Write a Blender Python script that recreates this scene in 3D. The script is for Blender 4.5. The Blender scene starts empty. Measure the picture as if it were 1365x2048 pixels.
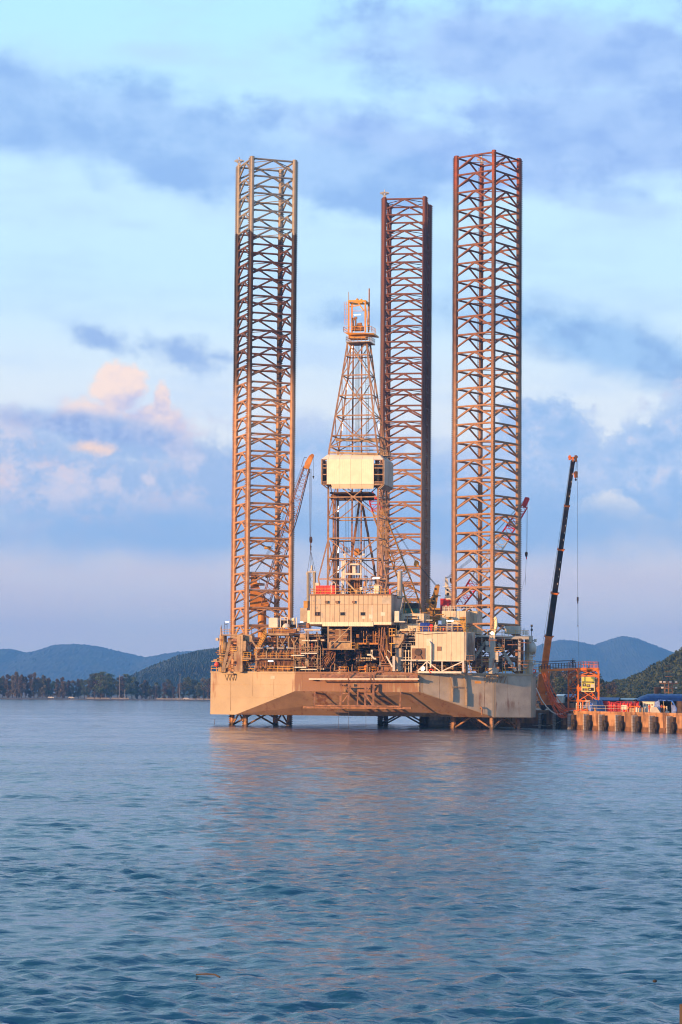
import bpy, math, random
import numpy as np
from mathutils import Vector, Matrix
V = Vector
random.seed(7)
SC = bpy.context.scene
COL = SC.collection
R = math.radians

# ------------------------------------------------------------------ camera
F = 4700.0                     # focal length in photograph pixels
CX, CY = 682.5, 1024.0
HCAM = 7.5
CAMY = -108.0                  # the camera stands here; the rig is round Y = 400
PITCH = math.atan(360.0 / F)
ROLL = R(0.5)
FW = V((0, math.cos(PITCH), math.sin(PITCH)))
RT = V((1, 0, 0))
UP = V((0, -math.sin(PITCH), math.cos(PITCH)))

def at(px, py, Y):
    """world point seen at a photograph pixel, at distance Y along the ground"""
    dx, dy = px - CX, CY - py
    x0 = dx * math.cos(ROLL) - dy * math.sin(ROLL)
    y0 = dx * math.sin(ROLL) + dy * math.cos(ROLL)
    d = FW * F + RT * x0 + UP * y0
    return V((0, CAMY, HCAM)) + d * ((Y - CAMY) / d.y)

cam = bpy.data.cameras.new('camera')
cam.sensor_fit = 'VERTICAL'; cam.sensor_height = 36.0; cam.lens = F / 2048 * 36.0
cam.clip_start = 0.5; cam.clip_end = 20000
co = bpy.data.objects.new('camera', cam); COL.objects.link(co)
r2 = RT * math.cos(ROLL) + UP * math.sin(ROLL)
u2 = UP * math.cos(ROLL) - RT * math.sin(ROLL)
m = Matrix.Identity(4)
for i in range(3):
    m[i][0] = r2[i]; m[i][1] = u2[i]; m[i][2] = -FW[i]
m[2][3] = HCAM; m[1][3] = CAMY
co.matrix_world = m
SC.camera = co

# ------------------------------------------------------------------ helpers
ORG = {}
def tag(o, label=None, cat=None, group=None, kind=None):
    if label: o['label'] = label
    if cat: o['category'] = cat
    if group: o['group'] = group
    if kind: o['kind'] = kind
    return o

def thing(name, loc, label, cat, group=None):
    o = bpy.data.objects.new(name, None); COL.objects.link(o)
    o.empty_display_size = 0.3
    o.location = loc; ORG[o.name] = V(loc)
    return tag(o, label, cat, group)

def link(o, parent):
    COL.objects.link(o)
    if parent is not None: o.parent = parent
    return o

def copy_tree(o, parent=None):
    c = o.copy(); COL.objects.link(c)
    if parent is not None: c.parent = parent
    for ch in list(o.children): copy_tree(ch, c)
    return c

def perp(d):
    d = d.normalized()
    a = V((0, 0, 1)) if abs(d.z) < 0.95 else V((1, 0, 0))
    s = d.cross(a).normalized()
    return s, s.cross(d).normalized()

class MB:
    def __init__(s): s.v = []; s.f = []
    def add(s, vs, fs):
        n = len(s.v); s.v += [tuple(p) for p in vs]; s.f += [tuple(i + n for i in q) for q in fs]
    def box8(s, p):
        s.add(p, [(3, 2, 1, 0), (4, 5, 6, 7), (0, 1, 5, 4), (1, 2, 6, 5), (2, 3, 7, 6), (3, 0, 4, 7)])
    def box(s, x0, x1, y0, y1, z0, z1):
        s.box8([(x0, y0, z0), (x1, y0, z0), (x1, y1, z0), (x0, y1, z0), (x0, y0, z1), (x1, y0, z1), (x1, y1, z1), (x0, y1, z1)])
    def obox(s, p, a, b, c):
        """box from corner p with edge vectors a, b, c"""
        p = V(p); s.box8([p, p + a, p + a + b, p + b, p + c, p + a + c, p + a + b + c, p + b + c])
    def beam(s, p, q, w, h=None):
        p, q = V(p), V(q); h = h or w
        a, b = perp(q - p); a = a * (w / 2); b = b * (h / 2)
        s.box8([p - a - b, p + a - b, p + a + b, p - a + b, q - a - b, q + a - b, q + a + b, q - a + b])
    def tube(s, p, q, r, n=6, r2=None, cap=True):
        p, q = V(p), V(q); r2 = r if r2 is None else r2
        a, b = perp(q - p); vs = []
        for c, rr in ((p, r), (q, r2)):
            for i in range(n):
                t = 2 * math.pi * i / n
                vs.append(c + a * (rr * math.cos(t)) + b * (rr * math.sin(t)))
        fs = [(i, (i + 1) % n, n + (i + 1) % n, n + i) for i in range(n)]
        if cap: fs += [tuple(reversed(range(n))), tuple(range(n, 2 * n))]
        s.add(vs, fs)
    def path(s, pts, r, n=6):
        pts = [V(p) for p in pts]; vs = []; fs = []
        for k, p in enumerate(pts):
            d = (pts[min(k + 1, len(pts) - 1)] - pts[max(k - 1, 0)])
            a, b = perp(d)
            for i in range(n):
                t = 2 * math.pi * i / n
                vs.append(p + a * (r * math.cos(t)) + b * (r * math.sin(t)))
        for k in range(len(pts) - 1):
            for i in range(n):
                fs.append((k * n + i, k * n + (i + 1) % n, (k + 1) * n + (i + 1) % n, (k + 1) * n + i))
        fs += [tuple(reversed(range(n))), tuple(range((len(pts) - 1) * n, len(pts) * n))]
        s.add(vs, fs)
    def ball(s, c, r, nu=10, nv=7, sq=(1, 1, 1), zmin=-1.0):
        c = V(c); vs = []; fs = []
        for j in range(nv + 1):
            t = -math.pi / 2 + math.pi * j / nv
            for i in range(nu):
                u = 2 * math.pi * i / nu
                z = max(math.sin(t), zmin)
                vs.append(c + V((r * sq[0] * math.cos(t) * math.cos(u), r * sq[1] * math.cos(t) * math.sin(u), r * sq[2] * z)))
        for j in range(nv):
            for i in range(nu):
                fs.append((j * nu + i, j * nu + (i + 1) % nu, (j + 1) * nu + (i + 1) % nu, (j + 1) * nu + i))
        s.add(vs, fs)
    def prism(s, poly, ext):
        n = len(poly); poly = [V(p) for p in poly]
        s.add(poly + [p + ext for p in poly],
              [tuple(reversed(range(n))), tuple(range(n, 2 * n))] + [(i, (i + 1) % n, n + (i + 1) % n, n + i) for i in range(n)])
    def rail(s, pts, h=1.1, sp=1.7, r=0.045, mid=True, n=5):
        pts = [V(p) for p in pts]
        for p, q in zip(pts[:-1], pts[1:]):
            k = max(1, round((q - p).length / sp))
            for i in range(k + 1):
                c = p.lerp(q, i / k); s.tube(c, c + V((0, 0, h)), r, n)
            s.tube(p + V((0, 0, h)), q + V((0, 0, h)), r, n)
            if mid: s.tube(p + V((0, 0, h * .53)), q + V((0, 0, h * .53)), r * .85, n)
    def build(s, name, mat, parent=None, origin=None, smooth=False):
        if parent is not None: org = ORG[parent.name]
        else: org = V(origin) if origin is not None else V((0, 0, 0))
        me = bpy.data.meshes.new(name)
        vs = np.array(s.v, dtype=np.float64) - np.array(org[:])
        me.from_pydata(vs.tolist(), [], s.f); me.update()
        me.materials.append(mat)
        o = bpy.data.objects.new(name, me); link(o, parent)
        if parent is None: o.location = org
        ORG[o.name] = V(org)
        if smooth:
            me.shade_smooth()
            try: me.set_sharp_from_angle(angle=R(45))
            except Exception: pass
        else:
            import bmesh
        bm_fix(me)
        return o

def bm_fix(me):
    import bmesh
    b = bmesh.new(); b.from_mesh(me); bmesh.ops.recalc_face_normals(b, faces=b.faces); b.to_mesh(me); b.free()

# ------------------------------------------------------------------ materials
def newmat(name):
    mt = bpy.data.materials.new(name); mt.use_nodes = True
    nt = mt.node_tree; bs = nt.nodes['Principled BSDF']
    return mt, nt, bs

def N(nt, typ, **kw):
    n = nt.nodes.new(typ)
    for k, v in kw.items():
        if k == 'inp':
            for kk, vv in v.items(): n.inputs[kk].default_value = vv
        else: setattr(n, k, v)
    return n

def mth(nt, op, a, b=None, c=None, clamp=False):
    n = nt.nodes.new('ShaderNodeMath'); n.operation = op; n.use_clamp = clamp
    for i, x in enumerate((a, b, c)):
        if x is None: continue
        if isinstance(x, (int, float)): n.inputs[i].default_value = x
        else: nt.links.new(x, n.inputs[i])
    return n.outputs[0]

def ramp(nt, x, lo, hi):
    n = nt.nodes.new('ShaderNodeMapRange'); n.interpolation_type = 'SMOOTHSTEP'
    nt.links.new(x, n.inputs[0]); n.inputs[1].default_value = lo; n.inputs[2].default_value = hi
    return n.outputs[0]

def mixc(nt, fac, a, b):
    n = nt.nodes.new('ShaderNodeMix'); n.data_type = 'RGBA'
    if isinstance(fac, (int, float)): n.inputs[0].default_value = fac
    else: nt.links.new(fac, n.inputs[0])
    for k, x in ((6, a), (7, b)):
        if isinstance(x, (tuple, list)): n.inputs[k].default_value = (*x[:3], 1)
        else: nt.links.new(x, n.inputs[k])
    return n.outputs[2]

def noise(nt, vec, scale, detail=4, rough=.55):
    n = N(nt, 'ShaderNodeTexNoise'); n.inputs['Scale'].default_value = scale
    n.inputs['Detail'].default_value = detail; n.inputs['Roughness'].default_value = rough
    nt.links.new(vec, n.inputs['Vector'])
    return n.outputs[0]

def stretch(nt, vec, s):
    n = N(nt, 'ShaderNodeMapping'); n.inputs['Scale'].default_value = s
    nt.links.new(vec, n.inputs['Vector']); return n.outputs[0]

U = V((0.970, -0.242, 0)); W = V((0.242, 0.970, 0)); Z = V((0, 0, 1))   # rig frame: along the stern, away from the camera, up

def M(name, col, rough=.6, metal=0.0, var=.18, scale=.7, rust=0.0, rcol=(.17, .065, .028), joints=None, boost=None, corr=None, bump=0.0, dirt=.0, zstripes=None):
    mt, nt, bs = newmat(name)
    oc = N(nt, 'ShaderNodeTexCoord').outputs['Object']
    n1 = noise(nt, oc, scale, 5)
    f = ramp(nt, n1, .3, .7)
    c = mixc(nt, f, tuple(x * (1 - var) for x in col), tuple(min(1, x * (1 + var)) for x in col))
    if zstripes:
        sep = N(nt, 'ShaderNodeSeparateXYZ'); nt.links.new(oc, sep.inputs[0])
        nz = noise(nt, oc, .35, 4)
        zz = mth(nt, 'ADD', sep.outputs[2], mth(nt, 'MULTIPLY', mth(nt, 'SUBTRACT', nz, .5), zstripes['fuzz']))
        nb = ramp(nt, noise(nt, oc, 1.1, 4), .35, .65)
        for z0, z1, ca, cb in zstripes['bands']:
            g = ramp(nt, zz, z0, z1)
            c = mixc(nt, g, c, mixc(nt, nb, ca, cb))
    if joints:
        sp, wd = joints[:2]
        dp = N(nt, 'ShaderNodeVectorMath', operation='DOT_PRODUCT'); dp.inputs[1].default_value = U
        nt.links.new(oc, dp.inputs[0])
        ph = mth(nt, 'FRACT', mth(nt, 'DIVIDE', dp.outputs['Value'], sp))
        ln = mth(nt, 'LESS_THAN', ph, wd / sp)
        # every panel has weathered a little differently
        cell = mth(nt, 'FLOOR', mth(nt, 'DIVIDE', dp.outputs['Value'], sp))
        wn = N(nt, 'ShaderNodeTexWhiteNoise', noise_dimensions='1D'); nt.links.new(cell, wn.inputs['W'])
        c = mixc(nt, mth(nt, 'MULTIPLY', wn.outputs[0], .16), c, tuple(x * .6 for x in col))
        c = mixc(nt, mth(nt, 'MULTIPLY', ln, .88), c, tuple(x * .3 for x in col))
    if rust > 0:
        ns = noise(nt, stretch(nt, oc, (1.0, 1.0, .10)), 1.1, 5, .6)
        nl = noise(nt, oc, .16, 3)
        s = mth(nt, 'ADD', mth(nt, 'MULTIPLY', ns, .7), mth(nt, 'MULTIPLY', nl, .6))
        if boost:                                   # the stained stretch of plating in the middle of the stern
            dpb = N(nt, 'ShaderNodeVectorMath', operation='DOT_PRODUCT'); dpb.inputs[1].default_value = U
            nt.links.new(oc, dpb.inputs[0])
            s = mth(nt, 'ADD', s, mth(nt, 'MULTIPLY', mth(nt, 'MULTIPLY', ramp(nt, dpb.outputs['Value'], boost[0], boost[0] + 3), mth(nt, 'SUBTRACT', 1.0, ramp(nt, dpb.outputs['Value'], boost[1] - 2, boost[1]))), boost[2]))
        rf = ramp(nt, s, .80 - .26 * rust, .95 - .26 * rust)
        c = mixc(nt, mth(nt, 'MULTIPLY', rf, min(1, .66 + rust * .5)), c, rcol)
    if dirt > 0:
        nd = noise(nt, oc, 3.2, 5, .7)
        c = mixc(nt, mth(nt, 'MULTIPLY', ramp(nt, nd, .52, .72), dirt), c, tuple(x * .35 for x in col))
    nt.links.new(c, bs.inputs['Base Color'])
    bs.inputs['Roughness'].default_value = rough; bs.inputs['Metallic'].default_value = metal
    if corr or bump:
        bn = N(nt, 'ShaderNodeBump')
        if corr:
            dp = N(nt, 'ShaderNodeVectorMath', operation='DOT_PRODUCT'); dp.inputs[1].default_value = U + W * .9
            nt.links.new(oc, dp.inputs[0])
            h = mth(nt, 'SINE', mth(nt, 'MULTIPLY', dp.outputs['Value'], 2 * math.pi / corr))
            bn.inputs['Distance'].default_value = .012; bn.inputs['Strength'].default_value = .5
        else:
            h = noise(nt, oc, 6, 4); bn.inputs['Distance'].default_value = bump; bn.inputs['Strength'].default_value = .8
        nt.links.new(h, bn.inputs['Height']); nt.links.new(bn.outputs[0], bs.inputs['Normal'])
    return mt

m_hull = M('hull_paint', (.34, .265, .18), .55, var=.14, scale=.14, rust=.34, rcol=(.20, .072, .028), dirt=.15, boost=(-14.0, 17.0, .22))
m_bottom = M('rusty_shade_bottom_plating', (.29, .185, .12), .65, var=.2, scale=.18, rust=.5, rcol=(.19, .075, .035), dirt=.1)  # rust stain, its brown taken darker to stand in for shade on the slope
m_hullgrey = M('grey_paint_and_shade', (.37, .315, .255), .55, var=.18, scale=.3, rust=.36, dirt=.15)  # grey paint; on faces turned from the sun it stands in for shade
m_beige = M('beige_panel', (.50, .40, .285), .5, var=.08, joints=(1.03, .13), rust=.12, dirt=.08)
m_cream = M('cream_cladding', (.76, .67, .52), .5, var=.06, corr=.42, rust=.06, joints=(2.45, .05), dirt=.05)
m_deckhouse = M('deckhouse_paint', (.58, .495, .37), .5, var=.07, joints=(1.0, .06), rust=.14, dirt=.06)
m_steel = M('derrick_steel', (.31, .185, .108), .65, var=.3, scale=1.1, rust=.45, rcol=(.15, .062, .03))
m_tan = M('tan_steel', (.34, .24, .145), .6, var=.25, scale=.9, rust=.5)
m_rust = M('rusty_steel', (.25, .12, .062), .75, var=.4, scale=1.4, rust=.3, rcol=(.10, .045, .025))
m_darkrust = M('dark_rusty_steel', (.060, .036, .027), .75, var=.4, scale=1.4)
m_dark = M('near_black', (.013, .012, .012), .8, var=.4, scale=1.2)  # near-black for dark fittings, and for sheets that stand in for deep shade
m_yellow = M('yellow_rail', (.62, .34, .05), .5, var=.2, rust=.2)
m_crown = M('crown_orange', (.70, .30, .03), .5, var=.15, rust=.1)
m_craney = M('crane_amber', (.44, .17, .02), .5, var=.15, rust=.15, dirt=.1)
m_ochre = M('crane_ochre', (.40, .21, .035), .5, var=.15, rust=.25, dirt=.1)
m_red = M('red_paint', (.62, .03, .03), .5, var=.2, rust=.1, dirt=.1)
m_white = M('white_paint', (.60, .56, .49), .45, var=.08, rust=.12, dirt=.05)
m_lightgrey = M('pale_grey_steel', (.42, .39, .34), .45, var=.15, rust=.15)
m_blue = M('blue_paint', (.02, .05, .28), .4, var=.2)
m_navy = M('navy_machinery', (.03, .04, .11), .5, var=.35, rust=.3)
m_green = M('green_cover', (.05, .15, .09), .6, var=.2)
m_orange = M('orange_steel', (.70, .17, .015), .5, var=.18, rust=.2, dirt=.08)
m_boom = M('black_boom', (.022, .020, .024), .35, var=.25)
m_glass = M('dark_window', (.012, .012, .015), .15, var=.2)
m_patch = M('grey_patch', (.40, .36, .30), .6, var=.15)
m_brown = M('brown_panel', (.19, .10, .065), .6, var=.25, rust=.2)
m_cable = M('steel_cable', (.05, .045, .045), .6, var=.1)
m_silver = M('galvanised_pipe', (.24, .22, .19), .45, 0, var=.15, rust=.1)
m_hoseo = M('orange_hose', (.70, .12, .02), .5, var=.15)
m_hosew = M('white_hose', (.70, .66, .62), .5, var=.06)
m_hoser = M('red_hose', (.38, .06, .035), .6, var=.15)
m_float = M('float_red', (.75, .08, .03), .4, var=.08)
m_rubber = M('black_rubber', (.022, .018, .017), .8, var=.3)
m_fender = M('grey_fender_board', (.32, .29, .28), .7, var=.3, scale=2, dirt=.5)
m_tarp = M('blue_tarp', (.025, .065, .20), .5, var=.25, scale=1.2, bump=.15)
m_tarpl = M('pale_blue_tarp', (.16, .25, .55), .5, var=.3, scale=1.5, bump=.2)
m_wood = M('weathered_wood', (.05, .034, .026), .8, var=.3, scale=3)
m_signy = M('sign_yellow', (.62, .56, .10), .5, var=.05)
m_bark = M('bark', (.05, .04, .032), .9, var=.3)
m_skin = M('skin', (.32, .18, .11), .6, var=.05)
m_cloth = M('dark_clothes', (.025, .028, .045), .8, var=.2)
m_clotho = M('orange_clothes', (.70, .10, .03), .8, var=.1)
m_road = M('pier_floor', (.22, .18, .15), .85, var=.25, scale=.3, dirt=.2)

def emit(name, col, s):
    mt, nt, bs = newmat(name)
    bs.inputs['Base Color'].default_value = (*col, 1)
    bs.inputs['Emission Color'].default_value = (*col, 1); bs.inputs['Emission Strength'].default_value = s
    return mt
m_lamp = emit('lit_lamp', (1, .82, .5), 6)
m_lampw = emit('lit_tube', (1, .97, .9), 1.6)

def leaf(name, a, b, scale=.25):
    mt, nt, bs = newmat(name)
    oc = N(nt, 'ShaderNodeTexCoord').outputs['Object']
    oi = N(nt, 'ShaderNodeObjectInfo').outputs['Random']
    f = ramp(nt, noise(nt, oc, scale, 3), .3, .7)
    c = mixc(nt, f, a, b)
    hs = N(nt, 'ShaderNodeHueSaturation'); nt.links.new(c, hs.inputs['Color'])
    nt.links.new(mth(nt, 'ADD', mth(nt, 'MULTIPLY', oi, .06), .47), hs.inputs['Hue'])
    nt.links.new(mth(nt, 'ADD', mth(nt, 'MULTIPLY', oi, .7), .65), hs.inputs['Value'])
    nt.links.new(hs.outputs[0], bs.inputs['Base Color'])
    bs.inputs['Roughness'].default_value = .8
    return mt
m_leaf = leaf('casuarina_leaf', (.060, .056, .030), (.14, .105, .060))
m_leafg = leaf('broadleaf', (.032, .052, .018), (.085, .105, .038))
m_forest = leaf('forest_leaf', (.018, .040, .009), (.060, .085, .024), .10)
m_hillgreen = M('hill_vegetation', (.030, .042, .018), .9, var=.5, scale=.02)
m_hillfar = M('far_vegetation', (.028, .042, .020), .9, var=.45, scale=.012)
m_wallpale = M('faded_wall', (.24, .22, .20), .8, var=.2)
m_land = M('shore_sand', (.10, .078, .058), .9, var=.3, scale=.05)

# ------------------------------------------------------------------ light
SC.view_settings.view_transform = 'Standard'; SC.view_settings.look = 'None'
SC.cycles.filter_width = 1.1; SC.view_settings.exposure = 0.72; SC.view_settings.gamma = 1.0
SUN_AZ = R(-125)       # where the sun stands, measured from +Y (view direction) towards +X: behind the camera, to the left
SUN_EL = R(9)
sd = V((math.sin(SUN_AZ) * math.cos(SUN_EL), math.cos(SUN_AZ) * math.cos(SUN_EL), math.sin(SUN_EL)))
sl = bpy.data.lights.new('sun', 'SUN'); sl.energy = 5.0; sl.angle = R(.6); sl.color = (1.0, .53, .20)
so = bpy.data.objects.new('sun', sl); COL.objects.link(so)
so.rotation_euler = sd.to_track_quat('Z', 'Y').to_euler()

wd = bpy.data.worlds.new('World'); SC.world = wd; wd.use_nodes = True
nt = wd.node_tree; nt.nodes.clear()
out = N(nt, 'ShaderNodeOutputWorld'); bg = N(nt, 'ShaderNodeBackground'); nt.links.new(bg.outputs[0], out.inputs[0])
SKY = .10
bg.inputs['Strength'].default_value = SKY
sky = N(nt, 'ShaderNodeTexSky', sky_type='NISHITA'); sky.sun_disc = False
sky.sun_elevation = SUN_EL; sky.sun_rotation = SUN_AZ
sky.air_density = 1.0; sky.dust_density = .6; sky.ozone_density = 1.6; sky.altitude = 0
gen = N(nt, 'ShaderNodeTexCoord').outputs['Generated']
sep = N(nt, 'ShaderNodeSeparateXYZ'); nt.links.new(gen, sep.inputs[0])
X, Yc, Zc = sep.outputs
az = mth(nt, 'ARCTAN2', X, Yc)
el = mth(nt, 'ARCSINE', Zc)
K = 47.0                                            # about 100 photograph pixels per unit of angle
pu = mth(nt, 'MULTIPLY', az, K); pv = mth(nt, 'MULTIPLY', el, K)
comb = N(nt, 'ShaderNodeCombineXYZ'); nt.links.new(pu, comb.inputs[0]); nt.links.new(mth(nt, 'MULTIPLY', pv, 1.9), comb.inputs[1])
nA = noise(nt, comb.outputs[0], .42, 8, .56)        # big ragged forms
comb2 = N(nt, 'ShaderNodeCombineXYZ'); nt.links.new(pu, comb2.inputs[0]); nt.links.new(mth(nt, 'MULTIPLY', pv, 1.15), comb2.inputs[1]); comb2.inputs[2].default_value = 4.3
nB = noise(nt, comb2.outputs[0], 1.25, 7, .58)      # cumulus bumps
comb3 = N(nt, 'ShaderNodeCombineXYZ'); nt.links.new(pu, comb3.inputs[0]); nt.links.new(mth(nt, 'MULTIPLY', pv, 3.2), comb3.inputs[1]); comb3.inputs[2].default_value = 9.1
nC = noise(nt, comb3.outputs[0], .30, 6, .55)       # soft streaks

def uv(px, py): return ((px - 682) / 100.0, (1385 - py) / 100.0)
def blob(px, py, rx, ry, rot=0.0, src=None, amp=1.0, soft=.5):
    """soft mask of one cloud: 1 inside, 0 outside; its edge torn by the noise"""
    u0, v0 = uv(px, py); a = R(rot); ca, sa = math.cos(a), math.sin(a)
    du = mth(nt, 'SUBTRACT', pu, u0); dv = mth(nt, 'SUBTRACT', pv, v0)
    e1 = mth(nt, 'DIVIDE', mth(nt, 'ADD', mth(nt, 'MULTIPLY', du, ca), mth(nt, 'MULTIPLY', dv, sa)), rx / 100)
    e2 = mth(nt, 'DIVIDE', mth(nt, 'SUBTRACT', mth(nt, 'MULTIPLY', dv, ca), mth(nt, 'MULTIPLY', du, sa)), ry / 100)
    d = mth(nt, 'SQRT', mth(nt, 'ADD', mth(nt, 'MULTIPLY', e1, e1), mth(nt, 'MULTIPLY', e2, e2)))
    v = mth(nt, 'ADD', mth(nt, 'SUBTRACT', 1.0, d), mth(nt, 'MULTIPLY', mth(nt, 'SUBTRACT', src, .5), amp * 3.6))
    return ramp(nt, v, 0.0, soft)
def mx(*a):
    r = a[0]
    for b in a[1:]: r = mth(nt, 'MAXIMUM', r, b)
    return r
def skc(c, k=1.0):                                   # display colour -> radiance
    return tuple((((x / 255 + .055) / 1.055) ** 2.4) / SKY * k * .735 for x in c)

# clear air: the Nishita sky pulled towards the pale turquoise of the evening
base = N(nt, 'ShaderNodeMix'); base.data_type = 'RGBA'
g1 = mixc(nt, ramp(nt, pv, 0.0, 2.6), skc((216, 207, 208)), skc((218, 213, 222)))
g1 = mixc(nt, ramp(nt, pv, 2.2, 5.6), g1, skc((228, 234, 240)))
g1 = mixc(nt, ramp(nt, pv, 5.0, 8.6), g1, skc((198, 232, 252)))
g1 = mixc(nt, ramp(nt, pv, 9.5, 14.5), g1, skc((180, 232, 252)))
g1 = mixc(nt, ramp(nt, pv, 16, 36), g1, skc((96, 158, 226)))
base.inputs[0].default_value = .93
nt.links.new(sky.outputs[0], base.inputs[6]); nt.links.new(g1, base.inputs[7])
c = base.outputs[2]
def lay(c, mask, col, k=1.0):
    return mixc(nt, mth(nt, 'MULTIPLY', mask, k), c, col)
def var(n, lo, hi, a, b): return mixc(nt, ramp(nt, n, lo, hi), a, b)
# finer noise, for torn edges and modelling inside the clouds
nD = noise(nt, comb2.outputs[0], 3.6, 6, .62)
nBD = mth(nt, 'ADD', mth(nt, 'MULTIPLY', nB, .72), mth(nt, 'MULTIPLY', nD, .28))
nAD = mth(nt, 'ADD', mth(nt, 'MULTIPLY', nA, .66), mth(nt, 'MULTIPLY', nB, .34))
# thin veils
veil = ramp(nt, nC, .44, .74)
c = lay(c, mth(nt, 'MULTIPLY', veil, ramp(nt, pv, 3.0, 6.0)), skc((176, 204, 240)), .5)
# high slate-lavender sheets
hcol = var(nAD, .40, .64, skc((166, 196, 238)), skc((140, 174, 228)))
hi = mx(blob(1100, 125, 600, 135, -5, nAD, .52, .55), blob(1250, 270, 520, 150, -6, nAD, .52, .55), blob(880, 320, 540, 90, -9, nAD, .45, .55),
        blob(1480, 80, 320, 190, 0, nAD, .7, 1.0), blob(700, 110, 170, 60, 20, nAD, .9, 1.2))
c = lay(c, hi, hcol, .95)
le = mx(blob(330, 290, 520, 125, -12, nAD, .45, .55), blob(30, 250, 410, 130, -12, nAD, .45, .55), blob(640, 350, 430, 90, -9, nAD, .45, .55))
c = lay(c, le, var(nAD, .40, .62, skc((164, 198, 238)), skc((140, 178, 228))), .95)
c = lay(c, blob(300, 125, 170, 28, -4, nAD, .9, 1.2), skc((176, 204, 238)), .5)
c = lay(c, blob(250, 462, 120, 22, -4, nAD, .9, 1.2), skc((176, 204, 238)), .5)
c = lay(c, mx(blob(1240, 695, 390, 82, -15, nAD, .4, .7), blob(1050, 640, 280, 76, -10, nAD, .55, .9), blob(700, 640, 170, 48, 0, nAD, .7, 1.2)), var(nBD, .40, .62, skc((154, 192, 232)), skc((134, 172, 220))), .92)
c = lay(c, mx(blob(200, 690, 135, 34, -20, nBD, .75, 1.0), blob(345, 712, 150, 42, -14, nBD, .75, 1.0), blob(440, 720, 90, 22, -8, nBD, .8, 1.2)), skc((146, 176, 222)), .9)
c = lay(c, blob(1220, 420, 360, 28, -3, nAD, .9, 1.3), skc((178, 206, 240)), .6)
# cumulus, low: lit from the left, blue-grey below
warm = skc((252, 224, 208)); pink = skc((238, 208, 204)); bl = skc((144, 180, 222))
hgt = mth(nt, 'ADD', pv, mth(nt, 'MULTIPLY', mth(nt, 'SUBTRACT', nBD, .5), 6.0))
tower = mx(blob(240, 785, 64, 66, 0, nBD, .42, .3), blob(180, 855, 95, 52, 0, nBD, .45, .4), blob(300, 860, 100, 60, 0, nBD, .45, .4), blob(320, 815, 24, 58, 0, nBD, .5, .4))
c = lay(c, tower, mixc(nt, ramp(nt, hgt, 4.7, 6.3), skc((196, 194, 220)), warm), .95)
bank = mx(blob(200, 985, 460, 150, -4, nBD, .5, .6), blob(40, 940, 280, 140, 0, nBD, .5, .6), blob(430, 970, 190, 120, 0, nBD, .5, .45), blob(230, 890, 220, 66, -8, nBD, .4, .5))
c = lay(c, bank, var(nBD, .42, .60, skc((158, 184, 222)), skc((208, 206, 222))), .94)
c = lay(c, mth(nt, 'MULTIPLY', bank, ramp(nt, noise(nt, comb2.outputs[0], .85, 7, .62), .50, .70)), pink, .75)
c = lay(c, blob(165, 865, 300, 40, -8, nAD, .5, .9), var(nD, .35, .65, skc((140, 166, 214)), skc((164, 184, 222))), .92)
c = lay(c, blob(185, 905, 95, 20, -4, nBD, .8, 1.1), skc((254, 216, 190)), .8)
mid = mx(blob(640, 940, 280, 130, 0, nBD, .5, .6), blob(880, 990, 300, 140, 0, nBD, .5, .6), blob(1110, 930, 130, 130, 0, nBD, .45, .3), blob(1050, 845, 70, 56, 0, nBD, .5, .35))
c = lay(c, mid, var(nBD, .40, .62, skc((154, 186, 226)), skc((186, 202, 230))), .93)
rim = mx(blob(1075, 880, 120, 90, 30, nBD, .5, .3), blob(1325, 935, 140, 115, 0, nBD, .45, .28), blob(1430, 880, 170, 120, 0, nBD, .5, .4))
c = lay(c, rim, var(nBD, .40, .62, skc((150, 184, 226)), skc((182, 202, 232))), .96)
c = lay(c, mth(nt, 'MULTIPLY', rim, ramp(nt, nBD, .53, .66)), skc((226, 216, 222)), .45)
deck = mx(blob(300, 1070, 780, 90, 0, nAD, .4, .9), blob(1130, 1055, 700, 100, 1, nAD, .4, .9), blob(700, 1055, 640, 90, 0, nAD, .35, .9))
c = lay(c, deck, bl, .88)
c = lay(c, mth(nt, 'MULTIPLY', ramp(nt, nC, .40, .62), mth(nt, 'MULTIPLY', ramp(nt, pv, .3, 1.2), mth(nt, 'SUBTRACT', 1.0, ramp(nt, pv, 2.2, 2.9)))), skc((214, 202, 210)), .6)
# clouds all round, outside the picture
far = mth(nt, 'MULTIPLY', ramp(nt, nA, .48, .62), ramp(nt, mth(nt, 'ABSOLUTE', az), .24, .34))
c = lay(c, mth(nt, 'MULTIPLY', far, ramp(nt, pv, .5, 3)), skc((165, 190, 235)), .8)
# below the horizon
c = lay(c, ramp(nt, mth(nt, 'MULTIPLY', pv, -1.0), .05, .6), skc((120, 140, 170)), 1.0)
nt.links.new(c, bg.inputs['Color'])

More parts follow.
